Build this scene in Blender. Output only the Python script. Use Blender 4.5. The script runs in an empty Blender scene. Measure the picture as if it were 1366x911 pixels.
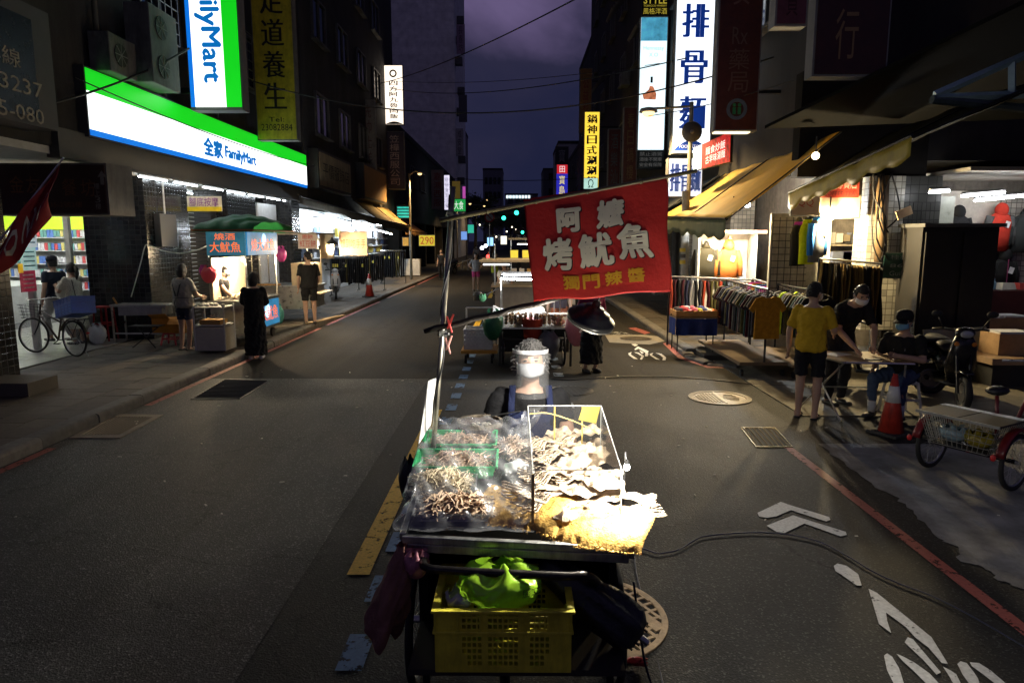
import bpy, math, random
import numpy as np
from mathutils import Vector, Matrix
R = math.radians
random.seed(7)
sc = bpy.context.scene
col = sc.collection
# ---------------------------------------------------------------- camera
H = 2.2; PITCH = R(8.46); YAW = R(0.44)
cam = bpy.data.cameras.new('camera'); cam.sensor_width = 36.0; cam.lens = 911/1366*36
cam.clip_start = .05; cam.clip_end = 2000
co = bpy.data.objects.new('camera', cam); col.objects.link(co)
co.location = (0, 0, H); co.rotation_euler = (math.pi/2-PITCH, 0, YAW)
sc.camera = co
sc.render.engine = 'CYCLES'
sc.view_settings.view_transform = 'Standard'; sc.view_settings.look = 'None'
sc.view_settings.exposure = 0.0; sc.view_settings.gamma = 1.0
sc.cycles.use_denoising = True
sc.cycles.max_bounces = 8; sc.cycles.diffuse_bounces = 3; sc.cycles.glossy_bounces = 3
sc.cycles.transparent_max_bounces = 16; sc.cycles.sample_clamp_indirect = 3.0
sc.cycles.caustics_reflective = False; sc.cycles.caustics_refractive = False
# ---------------------------------------------------------------- dusk sky
w = bpy.data.worlds.new('World'); sc.world = w; w.use_nodes = True
nt = w.node_tree; nt.nodes.clear(); N = nt.nodes.new; Lk = nt.links.new
wo = N('ShaderNodeOutputWorld'); bg = N('ShaderNodeBackground')
sky = N('ShaderNodeTexSky'); sky.sky_type = 'NISHITA'; sky.sun_disc = False
sky.sun_elevation = R(-2.0); sky.sun_rotation = R(200)
tc = N('ShaderNodeTexCoord'); mp = N('ShaderNodeMapping'); mp.inputs['Scale'].default_value = (2.2, 1.6, 3.6)
mp.inputs['Location'].default_value = (6.3, .7, -1.3)
n1 = N('ShaderNodeTexNoise'); n1.inputs['Scale'].default_value = 1.15; n1.inputs['Detail'].default_value = 8; n1.inputs['Roughness'].default_value = .5
n1.inputs['Distortion'].default_value = .35
cr = N('ShaderNodeValToRGB')
cr.color_ramp.elements[0].position = .42; cr.color_ramp.elements[0].color = (.02, .024, .07, 1)
cr.color_ramp.elements[1].position = .70; cr.color_ramp.elements[1].color = (.2, .15, .32, 1)
e = cr.color_ramp.elements.new(.55); e.color = (.036, .035, .082, 1)
sm = N('ShaderNodeVectorMath'); sm.operation = 'SCALE'; sm.inputs['Scale'].default_value = .006
ad = N('ShaderNodeVectorMath'); ad.operation = 'ADD'
Lk(tc.outputs['Generated'], mp.inputs['Vector']); Lk(mp.outputs[0], n1.inputs['Vector']); Lk(n1.outputs['Fac'], cr.inputs['Fac'])
Lk(sky.outputs[0], sm.inputs[0]); Lk(sm.outputs[0], ad.inputs[0]); Lk(cr.outputs['Color'], ad.inputs[1])
Lk(ad.outputs[0], bg.inputs['Color']); bg.inputs['Strength'].default_value = .62; Lk(bg.outputs[0], wo.inputs['Surface'])
sun = bpy.data.lights.new('sun', 'SUN'); sun.energy = .004; sun.angle = R(30); sun.color = (.75, .8, 1)
so = bpy.data.objects.new('sun', sun); col.objects.link(so); so.rotation_euler = (R(55), 0, R(20))
# ---------------------------------------------------------------- materials
_m = {}
def mat(c, rough=.6, metal=0., emit=0., var=.18, scale=6., bump=0., bscale=40., alpha=1., spec=.5, ec=None, trans=0., sheen=0., dirt=0.):
    key = (tuple(c), rough, metal, emit, var, scale, bump, bscale, alpha, spec, ec, trans, sheen, dirt)
    if key in _m: return _m[key]
    m = bpy.data.materials.new('surface'); m.use_nodes = True; t = m.node_tree
    b = t.nodes['Principled BSDF']; n = t.nodes.new; l = t.links.new
    b.inputs['Roughness'].default_value = rough; b.inputs['Metallic'].default_value = metal
    b.inputs['Base Color'].default_value = (*c, 1); b.inputs['Specular IOR Level'].default_value = spec
    if sheen: b.inputs['Sheen Weight'].default_value = sheen
    tcx = n('ShaderNodeTexCoord')
    if var > 0:
        nz = n('ShaderNodeTexNoise'); nz.inputs['Scale'].default_value = scale; nz.inputs['Detail'].default_value = 6; nz.inputs['Roughness'].default_value = .65
        l(tcx.outputs['Object'], nz.inputs['Vector'])
        mr = n('ShaderNodeMapRange'); mr.inputs['From Min'].default_value = .3; mr.inputs['From Max'].default_value = .7
        mr.inputs['To Min'].default_value = 1-var; mr.inputs['To Max'].default_value = 1+var
        l(nz.outputs['Fac'], mr.inputs['Value'])
        vm = n('ShaderNodeVectorMath'); vm.operation = 'SCALE'; vm.inputs[0].default_value = c; l(mr.outputs[0], vm.inputs['Scale'])
        src = vm.outputs[0]
        if dirt:
            n2 = n('ShaderNodeTexNoise'); n2.inputs['Scale'].default_value = scale*.35; n2.inputs['Detail'].default_value = 8; n2.inputs['Roughness'].default_value = .75
            mpp = n('ShaderNodeMapping'); mpp.inputs['Scale'].default_value = (3, 3, .5); l(tcx.outputs['Object'], mpp.inputs['Vector']); l(mpp.outputs[0], n2.inputs['Vector'])
            m2 = n('ShaderNodeMapRange'); m2.inputs['From Min'].default_value = .45; m2.inputs['From Max'].default_value = .7; m2.inputs['To Min'].default_value = 1; m2.inputs['To Max'].default_value = 1-dirt
            l(n2.outputs['Fac'], m2.inputs['Value']); v2 = n('ShaderNodeVectorMath'); v2.operation = 'SCALE'; l(src, v2.inputs[0]); l(m2.outputs[0], v2.inputs['Scale']); src = v2.outputs[0]
        l(src, b.inputs['Base Color'])
        r2 = n('ShaderNodeMapRange'); r2.inputs['To Min'].default_value = max(0, rough-.12); r2.inputs['To Max'].default_value = min(1, rough+.12)
        l(nz.outputs['Fac'], r2.inputs['Value']); l(r2.outputs[0], b.inputs['Roughness'])
    if bump:
        nb = n('ShaderNodeTexNoise'); nb.inputs['Scale'].default_value = bscale; nb.inputs['Detail'].default_value = 5
        l(tcx.outputs['Object'], nb.inputs['Vector']); bp = n('ShaderNodeBump'); bp.inputs['Strength'].default_value = bump; bp.inputs['Distance'].default_value = .02
        l(nb.outputs['Fac'], bp.inputs['Height']); l(bp.outputs[0], b.inputs['Normal'])
    if emit:
        b.inputs['Emission Color'].default_value = (*(ec or c), 1); b.inputs['Emission Strength'].default_value = emit
        if var > 0 and emit < 20:
            ve = n('ShaderNodeVectorMath'); ve.operation = 'SCALE'; ve.inputs[0].default_value = (ec or c); l(mr.outputs[0], ve.inputs['Scale']); l(ve.outputs[0], b.inputs['Emission Color'])
    if alpha < 1: b.inputs['Alpha'].default_value = alpha
    if trans:
        out = t.nodes['Material Output']; tr = n('ShaderNodeBsdfTranslucent'); tr.inputs['Color'].default_value = (*c, 1)
        mx = n('ShaderNodeMixShader'); mx.inputs['Fac'].default_value = trans; l(b.outputs[0], mx.inputs[1]); l(tr.outputs[0], mx.inputs[2]); l(mx.outputs[0], out.inputs['Surface'])
    _m[key] = m; return m
def clear(tint=(1, 1, 1), haze=.08, rough=.08, hazec=(.8, .8, .8), wr=0., base=.025):
    key = ('clear', tint, haze, rough, hazec, wr, base)
    if key in _m: return _m[key]
    m = bpy.data.materials.new('clear_film'); m.use_nodes = True; t = m.node_tree; t.nodes.clear(); n = t.nodes.new; l = t.links.new
    out = n('ShaderNodeOutputMaterial'); tr = n('ShaderNodeBsdfTransparent'); tr.inputs['Color'].default_value = (*tint, 1)
    df = n('ShaderNodeBsdfDiffuse'); df.inputs['Color'].default_value = (*hazec, 1)
    gl = n('ShaderNodeBsdfGlossy'); gl.inputs['Roughness'].default_value = rough
    fr = n('ShaderNodeLayerWeight'); fr.inputs['Blend'].default_value = .5; pw = n('ShaderNodeMath'); pw.operation = 'POWER'; pw.inputs[1].default_value = 5; l(fr.outputs['Facing'], pw.inputs[0]); ml = n('ShaderNodeMath'); ml.operation = 'MULTIPLY_ADD'; ml.inputs[1].default_value = .7; ml.inputs[2].default_value = base; l(pw.outputs[0], ml.inputs[0])
    m1 = n('ShaderNodeMixShader'); m2 = n('ShaderNodeMixShader'); m1.inputs['Fac'].default_value = haze
    l(tr.outputs[0], m1.inputs[1]); l(df.outputs[0], m1.inputs[2]); l(ml.outputs[0], m2.inputs['Fac']); l(m1.outputs[0], m2.inputs[1]); l(gl.outputs[0], m2.inputs[2])
    if wr:
        tcx = n('ShaderNodeTexCoord'); nb = n('ShaderNodeTexNoise'); nb.inputs['Scale'].default_value = wr; nb.inputs['Detail'].default_value = 3; nb.inputs['Distortion'].default_value = 1.5
        l(tcx.outputs['Object'], nb.inputs['Vector']); bp = n('ShaderNodeBump'); bp.inputs['Strength'].default_value = .8; bp.inputs['Distance'].default_value = .02
        l(nb.outputs['Fac'], bp.inputs['Height']); l(bp.outputs[0], gl.inputs['Normal']); l(bp.outputs[0], fr.inputs['Normal'])
    l(m2.outputs[0], out.inputs['Surface']); _m[key] = m; return m
# ---------------------------------------------------------------- mesh helpers
class MB:
    def __init__(s): s.v = []; s.f = []
    def add(s, vs, fs):
        k = len(s.v); s.v += [tuple(p) for p in vs]; s.f += [tuple(i+k for i in f) for f in fs]; return s
    def box(s, c, d, rz=0., M=None, taper=1.):
        x, y, z = d[0]/2, d[1]/2, d[2]/2; ca, sa = math.cos(rz), math.sin(rz); vs = []
        for dz in (-1, 1):
            k = 1. if dz < 0 else taper
            for dx, dy in ((-1, -1), (1, -1), (1, 1), (-1, 1)):
                px, py = dx*x*k, dy*y*k
                p = Vector((px*ca-py*sa, px*sa+py*ca, dz*z))
                if M is not None: p = M @ p
                vs.append((p.x+c[0], p.y+c[1], p.z+c[2]))
        return s.add(vs, [(3, 2, 1, 0), (4, 5, 6, 7), (0, 1, 5, 4), (1, 2, 6, 5), (2, 3, 7, 6), (3, 0, 4, 7)])
    def bx(s, x0, x1, y0, y1, z0, z1): return s.box(((x0+x1)/2, (y0+y1)/2, (z0+z1)/2), (abs(x1-x0), abs(y1-y0), abs(z1-z0)))
    def quad(s, *p): return s.add(p, [tuple(range(len(p)))])
    def slab(s, pts, n, t):
        # polygon pts extruded by t along vector n
        n = Vector(n).normalized()*t; k = len(pts); a = [Vector(p) for p in pts]; b = [p+n for p in a]
        return s.add(a+b, [tuple(range(k))[::-1], tuple(range(k, 2*k))]+[(i, (i+1) % k, k+(i+1) % k, k+i) for i in range(k)])
    def tube(s, pts, r, n=8, closed=False, ry=None, up=None, cap=True):
        P = [Vector(p) for p in pts]; k = len(P); rr = r if hasattr(r, '__len__') else [r]*k
        r2 = rr if ry is None else (ry if hasattr(ry, '__len__') else [ry]*k); vs = []; pv = Vector(up) if up is not None else None
        for i in range(k):
            a = P[(i-1) % k] if (i > 0 or closed) else P[i]; b = P[(i+1) % k] if (i < k-1 or closed) else P[i]
            t = b-a
            t = t.normalized() if t.length > 1e-9 else Vector((0, 0, 1))
            if pv is None: pv = Vector((1, 0, 0)) if abs(t.x) < .9 else Vector((0, 1, 0))
            u = pv-t*pv.dot(t)
            if u.length < 1e-4: u = Vector((0, 1, 0))-t*t.y
            if u.length < 1e-4: u = Vector((0, 0, 1))-t*t.z
            u.normalize(); q = t.cross(u); 
            if up is None: pv = u
            for j in range(n):
                an = 2*math.pi*j/n; vs.append(P[i]+u*(math.cos(an)*rr[i])+q*(math.sin(an)*r2[i]))
        fs = []
        for i in range(k if closed else k-1):
            for j in range(n):
                a = i*n+j; b = i*n+(j+1) % n; c = ((i+1) % k)*n+(j+1) % n; d = ((i+1) % k)*n+j; fs.append((a, b, c, d))
        if not closed and cap: fs += [tuple(range(n))[::-1], tuple(range((k-1)*n, k*n))]
        return s.add(vs, fs)
    def lathe(s, prof, c=(0, 0, 0), n=20, M=None, sx=1., sy=1., ring=False):
        vs = []; k = len(prof)
        for r, z in prof:
            for j in range(n):
                a = 2*math.pi*j/n; p = Vector((r*math.cos(a)*sx, r*math.sin(a)*sy, z))
                if M is not None: p = M @ p
                vs.append((p.x+c[0], p.y+c[1], p.z+c[2]))
        fs = [(i*n+j, i*n+(j+1) % n, (i+1)*n+(j+1) % n, (i+1)*n+j) for i in range(k-1) for j in range(n)]
        if ring: fs += [((k-1)*n+j, (k-1)*n+(j+1) % n, (j+1) % n, j) for j in range(n)]
        else: fs += [tuple(range(n))[::-1], tuple(range((k-1)*n, k*n))]
        return s.add(vs, fs)
    def ball(s, c, r, n=12, m=8, M=None):
        rx, ry, rz = r if hasattr(r, '__len__') else (r, r, r); vs = []
        for i in range(m+1):
            t = math.pi*i/m; tt = min(max(t, .02), math.pi-.02)
            for j in range(n):
                a = 2*math.pi*j/n; p = Vector((rx*math.sin(tt)*math.cos(a), ry*math.sin(tt)*math.sin(a), -rz*math.cos(t)))
                if M is not None: p = M @ p
                vs.append((p.x+c[0], p.y+c[1], p.z+c[2]))
        fs = [(i*n+j, i*n+(j+1) % n, (i+1)*n+(j+1) % n, (i+1)*n+j) for i in range(m) for j in range(n)]
        fs += [tuple(range(n))[::-1], tuple(range(m*n, (m+1)*n))]
        return s.add(vs, fs)
    def grid(s, fn, nu, nv, cu=False):
        vs = [fn(i/nu, j/nv) for j in range(nv+1) for i in range(nu+1)]
        fs = [(j*(nu+1)+i, j*(nu+1)+i+1, (j+1)*(nu+1)+i+1, (j+1)*(nu+1)+i) for j in range(nv) for i in range(nu)]
        return s.add(vs, fs)
    def mesh(s, name, m=None, smooth=False):
        me = bpy.data.meshes.new(name); me.from_pydata(s.v, [], s.f)
        if m: me.materials.append(m)
        if smooth and me.polygons: me.polygons.foreach_set('use_smooth', [True]*len(me.polygons))
        me.update(); return me
    def build(s, name, m, parent=None, smooth=False, bevel=0., solid=0., loc=None, rz=0.):
        o = bpy.data.objects.new(name, s.mesh(name, m, smooth)); col.objects.link(o)
        if parent is not None: o.parent = parent
        if loc is not None: o.location = loc
        if rz: o.rotation_euler[2] = rz
        if solid: k = o.modifiers.new('thick', 'SOLIDIFY'); k.thickness = solid; k.offset = 0
        if bevel: k = o.modifiers.new('bevel', 'BEVEL'); k.width = bevel; k.segments = 2; k.limit_method = 'ANGLE'
        return o
def tag(o, label=None, cat=None, group=None, kind=None):
    if label: o['label'] = label
    if cat: o['category'] = cat
    if group: o['group'] = group
    if kind: o['kind'] = kind
    return o
def thing(name, label, cat, loc=(0, 0, 0), rz=0., group=None):
    o = bpy.data.objects.new(name, None); col.objects.link(o); o.empty_display_size = .1
    o.location = loc; o.rotation_euler = (0, 0, rz); return tag(o, label, cat, group)
def inst(o, name=None, parent=None, loc=None, rz=None):
    c = o.copy(); c.name = name or o.name.split('.')[0]; col.objects.link(c)
    if parent is not None: c.parent = parent
    if loc is not None: c.location = loc
    if rz is not None: c.rotation_euler = (0, 0, rz)
    return c
KIDS = {}
def copy_tree(o, parent=None):
    c = o.copy(); col.objects.link(c)
    if parent is not None: c.parent = parent
    for ch in [x for x in list(col.objects) if x.parent == o] if o not in KIDS else KIDS[o]: copy_tree(ch, c)
    return c
def ray(u, v):
    x = (u-683)/911; y = -(v-455.5)/911; fw = math.cos(PITCH)+y*math.sin(PITCH); up = y*math.cos(PITCH)-math.sin(PITCH)
    return Vector((x*math.cos(YAW)-fw*math.sin(YAW), fw*math.cos(YAW)+x*math.sin(YAW), up))
def G(u, v, z=0.): d = ray(u, v); t = (z-H)/d.z; return Vector((d.x*t, d.y*t, z))
def AY(u, v, Y): d = ray(u, v); t = Y/d.y; return Vector((d.x*t, Y, H+d.z*t))
def AX(u, v, X): d = ray(u, v); t = X/d.x; return Vector((X, d.y*t, H+d.z*t))
# ---------------------------------------------------------------- writing
_ch = {}
def glyph(c, bold=0.):
    k = (c, bold)
    if k not in _ch:
        cu = bpy.data.curves.new('glyph', 'FONT'); cu.body = c; cu.size = 1; cu.resolution_u = 2; cu.offset = bold
        ob = bpy.data.objects.new('glyph', cu); me = ob.to_mesh()
        vs = [(v.co.x, v.co.y) for v in me.vertices]; fs = [tuple(p.vertices) for p in me.polygons]
        ob.to_mesh_clear(); bpy.data.objects.remove(ob); bpy.data.curves.remove(cu); _ch[k] = (vs, fs)
    return _ch[k]
def write(mb, s, o, xd, yd, w, h, bold=0., vert=False, fill=.9, skew=0., keep=False):
    # lay the string s in the w x h box centred at o on the plane (xd, yd)
    o = Vector(o); xd = Vector(xd).normalized(); yd = Vector(yd).normalized()
    if vert:
        n = len(s)
        for i, c in enumerate(s):
            if c != ' ': write(mb, c, o+yd*(h*(.5-(i+.5)/n)), xd, yd, w, h/n*fill, bold, skew=skew)
        return mb
    vs, fs = glyph(s, bold)
    if not vs: return mb
    xs = [p[0] for p in vs]; ys = [p[1] for p in vs]; x0, x1, y0, y1 = min(xs), max(xs), min(ys), max(ys)
    sx = w/max(x1-x0, 1e-4); sy = h/max(y1-y0, 1e-4)
    if keep: sx = sy = min(sx, sy)
    k = [o+xd*((p[0]-(x0+x1)/2)*sx+skew*(p[1]-(y0+y1)/2)*sy)+yd*((p[1]-(y0+y1)/2)*sy) for p in vs]
    return mb.add(k, fs)
# ================================================================ ground, road, pavements
def struct(o): o['kind'] = 'structure'; return o
def asphalt(base, warm=(1, 1, 1), speck=.5, rough=.72, bump=.5, spec=.3):
    m = bpy.data.materials.new('asphalt'); m.use_nodes = True; t = m.node_tree; b = t.nodes['Principled BSDF']; n = t.nodes.new; l = t.links.new
    tcx = n('ShaderNodeTexCoord'); P = tcx.outputs['Object']
    vo = n('ShaderNodeTexVoronoi'); vo.inputs['Scale'].default_value = 100; l(P, vo.inputs['Vector'])
    cr1 = n('ShaderNodeValToRGB'); cr1.color_ramp.elements[0].position = .86; cr1.color_ramp.elements[0].color = (0, 0, 0, 1); cr1.color_ramp.elements[1].position = .97; cr1.color_ramp.elements[1].color = (1, 1, 1, 1)
    sp = n('ShaderNodeSeparateColor'); l(vo.outputs['Color'], sp.inputs[0]); l(sp.outputs[0], cr1.inputs['Fac'])
    nz = n('ShaderNodeTexNoise'); nz.inputs['Scale'].default_value = .9; nz.inputs['Detail'].default_value = 9; nz.inputs['Roughness'].default_value = .68; l(P, nz.inputs['Vector'])
    mr = n('ShaderNodeMapRange'); mr.inputs['From Min'].default_value = .3; mr.inputs['From Max'].default_value = .7; mr.inputs['To Min'].default_value = .5; mr.inputs['To Max'].default_value = 1.4; l(nz.outputs['Fac'], mr.inputs['Value'])
    # tyre wear along the street, cracks
    mpw = n('ShaderNodeMapping'); mpw.inputs['Scale'].default_value = (2.6, .12, 1); l(P, mpw.inputs['Vector']); nw = n('ShaderNodeTexNoise'); nw.inputs['Scale'].default_value = 1; nw.inputs['Detail'].default_value = 6; l(mpw.outputs[0], nw.inputs['Vector'])
    mw = n('ShaderNodeMapRange'); mw.inputs['From Min'].default_value = .3; mw.inputs['From Max'].default_value = .7; mw.inputs['To Min'].default_value = .7; mw.inputs['To Max'].default_value = 1.25; l(nw.outputs['Fac'], mw.inputs['Value'])
    nd = n('ShaderNodeTexNoise'); nd.inputs['Scale'].default_value = 1.8; nd.inputs['Detail'].default_value = 6; l(P, nd.inputs['Vector']); vd = n('ShaderNodeVectorMath'); vd.operation = 'MULTIPLY_ADD'; vd.inputs[1].default_value = (.9, .9, .9); l(nd.outputs['Color'], vd.inputs[0]); l(P, vd.inputs[2])
    vc = n('ShaderNodeTexVoronoi'); vc.feature = 'DISTANCE_TO_EDGE'; vc.inputs['Scale'].default_value = .33; l(vd.outputs[0], vc.inputs['Vector'])
    mc = n('ShaderNodeMapRange'); mc.inputs['From Min'].default_value = .0015; mc.inputs['From Max'].default_value = .005; mc.inputs['To Min'].default_value = .3; mc.inputs['To Max'].default_value = 1; l(vc.outputs['Distance'], mc.inputs['Value'])
    mm = n('ShaderNodeMath'); mm.operation = 'MULTIPLY'; l(mw.outputs[0], mm.inputs[0]); l(mc.outputs[0], mm.inputs[1]); m0 = n('ShaderNodeMath'); m0.operation = 'MULTIPLY'; l(mm.outputs[0], m0.inputs[0]); l(mr.outputs[0], m0.inputs[1])
    n3 = n('ShaderNodeTexNoise'); n3.inputs['Scale'].default_value = 60; n3.inputs['Detail'].default_value = 4; l(P, n3.inputs['Vector'])
    m3 = n('ShaderNodeMapRange'); m3.inputs['To Min'].default_value = .45; m3.inputs['To Max'].default_value = 1.6; l(n3.outputs['Fac'], m3.inputs['Value'])
    mu = n('ShaderNodeMath'); mu.operation = 'MULTIPLY'; l(m0.outputs[0], mu.inputs[0]); l(m3.outputs[0], mu.inputs[1])
    # oil spots and chewing gum, cracks
    vg = n('ShaderNodeTexVoronoi'); vg.inputs['Scale'].default_value = 2.2; vg.inputs['Randomness'].default_value = 1; l(P, vg.inputs['Vector'])
    mg = n('ShaderNodeMapRange'); mg.inputs['From Min'].default_value = .035; mg.inputs['From Max'].default_value = .06; mg.inputs['To Min'].default_value = .45; mg.inputs['To Max'].default_value = 1; l(vg.outputs['Distance'], mg.inputs['Value'])
    mu2 = n('ShaderNodeMath'); mu2.operation = 'MULTIPLY'; l(mu.outputs[0], mu2.inputs[0]); l(mg.outputs[0], mu2.inputs[1])
    ms = n('ShaderNodeMath'); ms.operation = 'MULTIPLY'; ms.inputs[1].default_value = speck*5; l(cr1.outputs['Color'], ms.inputs[0])
    su = n('ShaderNodeMath'); su.operation = 'ADD'; l(mu2.outputs[0], su.inputs[0]); l(ms.outputs[0], su.inputs[1])
    vm = n('ShaderNodeVectorMath'); vm.operation = 'SCALE'; vm.inputs[0].default_value = [base*k for k in warm]; l(su.outputs[0], vm.inputs['Scale']); l(vm.outputs[0], b.inputs['Base Color'])
    rr = n('ShaderNodeMapRange'); rr.inputs['To Min'].default_value = rough-.2; rr.inputs['To Max'].default_value = rough+.15; l(nz.outputs['Fac'], rr.inputs['Value']); l(rr.outputs[0], b.inputs['Roughness'])
    bp = n('ShaderNodeBump'); bp.inputs['Strength'].default_value = bump; bp.inputs['Distance'].default_value = .006; l(n3.outputs['Fac'], bp.inputs['Height'])
    b2 = n('ShaderNodeBump'); b2.inputs['Strength'].default_value = bump; b2.inputs['Distance'].default_value = .004; l(vo.outputs['Distance'], b2.inputs['Height']); l(bp.outputs[0], b2.inputs['Normal']); l(b2.outputs[0], b.inputs['Normal'])
    b.inputs['Specular IOR Level'].default_value = spec
    return m
def randmat(c1, c2, rough=.8, bump=.3, scale=20, metal=0.):
    m = bpy.data.materials.new('varied'); m.use_nodes = True; t = m.node_tree; b = t.nodes['Principled BSDF']; n = t.nodes.new; l = t.links.new
    oi = n('ShaderNodeObjectInfo'); mx = n('ShaderNodeMix'); mx.data_type = 'RGBA'; mx.inputs[6].default_value = (*c1, 1); mx.inputs[7].default_value = (*c2, 1); l(oi.outputs['Random'], mx.inputs[0])
    tcx = n('ShaderNodeTexCoord'); nz = n('ShaderNodeTexNoise'); nz.inputs['Scale'].default_value = scale; nz.inputs['Detail'].default_value = 7; nz.inputs['Roughness'].default_value = .7
    va = n('ShaderNodeVectorMath'); va.operation = 'MULTIPLY_ADD'; va.inputs[1].default_value = (9, 9, 9); l(oi.outputs['Random'], va.inputs[0]); l(tcx.outputs['Object'], va.inputs[2]); l(va.outputs[0], nz.inputs['Vector'])
    mr = n('ShaderNodeMapRange'); mr.inputs['From Min'].default_value = .25; mr.inputs['From Max'].default_value = .75; mr.inputs['To Min'].default_value = .55; mr.inputs['To Max'].default_value = 1.35; l(nz.outputs['Fac'], mr.inputs['Value'])
    vm = n('ShaderNodeVectorMath'); vm.operation = 'SCALE'; l(mx.outputs[2], vm.inputs[0]); l(mr.outputs[0], vm.inputs['Scale']); l(vm.outputs[0], b.inputs['Base Color'])
    b.inputs['Roughness'].default_value = rough; b.inputs['Metallic'].default_value = metal
    bp = n('ShaderNodeBump'); bp.inputs['Strength'].default_value = bump; bp.inputs['Distance'].default_value = .01; l(nz.outputs['Fac'], bp.inputs['Height']); l(bp.outputs[0], b.inputs['Normal'])
    return m
def paint(c, wear=.5, scale=9.):
    m = bpy.data.materials.new('road_paint'); m.use_nodes = True; t = m.node_tree; b = t.nodes['Principled BSDF']; n = t.nodes.new; l = t.links.new
    tcx = n('ShaderNodeTexCoord'); nz = n('ShaderNodeTexNoise'); nz.inputs['Scale'].default_value = scale; nz.inputs['Detail'].default_value = 9; nz.inputs['Roughness'].default_value = .72; l(tcx.outputs['Object'], nz.inputs['Vector'])
    mr = n('ShaderNodeMapRange'); mr.inputs['From Min'].default_value = .33+.16*wear; mr.inputs['From Max'].default_value = .39+.18*wear; l(nz.outputs['Fac'], mr.inputs['Value']); l(mr.outputs[0], b.inputs['Alpha'])
    n2 = n('ShaderNodeTexNoise'); n2.inputs['Scale'].default_value = 45; n2.inputs['Detail'].default_value = 6; l(tcx.outputs['Object'], n2.inputs['Vector'])
    m2 = n('ShaderNodeMapRange'); m2.inputs['To Min'].default_value = .5; m2.inputs['To Max'].default_value = 1.3; l(n2.outputs['Fac'], m2.inputs['Value'])
    vm = n('ShaderNodeVectorMath'); vm.operation = 'SCALE'; vm.inputs[0].default_value = c; l(m2.outputs[0], vm.inputs['Scale']); l(vm.outputs[0], b.inputs['Base Color'])
    b.inputs['Roughness'].default_value = .65; return m
def sheet(name, x0, x1, y0, y1, z, m): return struct(MB().quad((x0, y0, z), (x1, y0, z), (x1, y1, z), (x0, y1, z)).build(name, m))
sheet('ground', -600, 600, -300, 900, -.06, mat((.03, .03, .03), .9, var=.3, scale=.3))
KL, KR = -5.05, 3.24
sheet('road', KL-.1, -1.42, -8, 10.72, 0, asphalt(.042, (1.0, 1, .95), .6, .7, .8))
sheet('road', -1.42, 16, -8, 10.72, -.003, asphalt(.020, (1.02, 1, .95), .45, .72, .6, .22))
sheet('road', KL-.1, 16, 10.72, 190, -.001, asphalt(.018, (1.1, 1, .88), .2, .8, .4, .12))
# concrete apron on the right
cb = [(1092, 592), (1130, 622), (1168, 650), (1196, 664), (1225, 690), (1248, 716), (1276, 730), (1281, 748), (1310, 757), (1335, 774), (1366, 786)]
rr_ = random.Random(3); pts = []
for i in range(len(cb)-1):
    a, b = G(*cb[i]), G(*cb[i+1])
    for k in range(6): pts.append(a.lerp(b, k/6)+Vector((rr_.uniform(-.015, .015), rr_.uniform(-.02, .02), 0)))
pts += [G(*cb[-1]), Vector((4.4, 2.5, 0))]
pts = sorted(pts, key=lambda p: -p.y); pts = [p+Vector((.012*math.sin(p.y*19)+.008*math.sin(p.y*47)+rr_.uniform(-.01, .01), 0, 0)) for p in pts]
apn = MB(); apn.add([(p.x, p.y, .004) for p in pts]+[(14, p.y, .004) for p in pts], [(i+1, i+1+len(pts), i+len(pts), i) for i in range(len(pts)-1)])
struct(apn.build('concrete_apron', mat((.2, .2, .2), .85, var=.5, scale=1.6, bump=.35, bscale=30, dirt=.55)))
# left pavement: kerb stones, pavers
pv = struct(MB().bx(-12.5, -5.25, -8, 120, -.05, .103).build('left_pavement', mat((.035, .033, .03), .9)))
ks = MB(); hw = .1
ks.slab([(-hw, 0, -.04), (hw, 0, -.04), (hw, 0, .085), (hw-.012, 0, .112), (hw-.04, 0, .126), (-hw, 0, .128)], (0, 1, 0), .985)
kst = ks.mesh('kerb_stone', randmat((.1, .096, .09), (.16, .15, .135), .85, .6, 9))
kl = struct(MB().bx(KL-.2, KL-.012, 46, 150, -.04, .12).build('left_kerb', mat((.16, .155, .14), .85)))
def piece(name, me, parent, loc, rz=0., s=None):
    o = bpy.data.objects.new(name, me); col.objects.link(o); o.parent = parent; o.location = loc; o.rotation_euler[2] = rz
    if s: o.scale = s
    return o
for i in range(44): piece('kerb_stone', kst, kl, (KL-.1+random.uniform(-.008, .008), 2+i, random.uniform(-.006, .004)), random.uniform(-.006, .006))
pm = MB().box((0, 0, -.012), (.392, .392, .03)).mesh('paver', randmat((.045, .038, .03), (.095, .078, .058), .8, .5, 14))
for j in range(42):
    for i in range(7):
        piece('paver', pm, pv, (-5.47-.4*i-.0, 5.2+.4*j+(.2 if i % 2 else 0), .11+random.uniform(-.002, .004)), random.uniform(-.006, .006))
pr = MB()
for j in range(90):
    for i in range(7):
        if j >= 42 or j < 0: pr.box((-5.47-.4*i, 5.2+.4*j+(.2 if i % 2 else 0), .098), (.392, .392, .03))
tag(pr.build('paver', mat((.085, .072, .058), .8, var=.4, scale=2.6, bump=.3), pv), kind='stuff')
fm_ = MB().box((0, 0, 0), (.594, .594, .02)).mesh('floor_tile', randmat((.16, .16, .16), (.22, .215, .2), .35, .1, 6))
af = struct(MB().bx(-14, -8.1, 6, 60, -.02, .118).build('arcade_floor', mat((.05, .05, .05), .8)))
for j in range(14):
    for i in range(6): piece('floor_tile', fm_, af, (-8.42-.6*i, 9.6+.6*j, .116))
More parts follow.
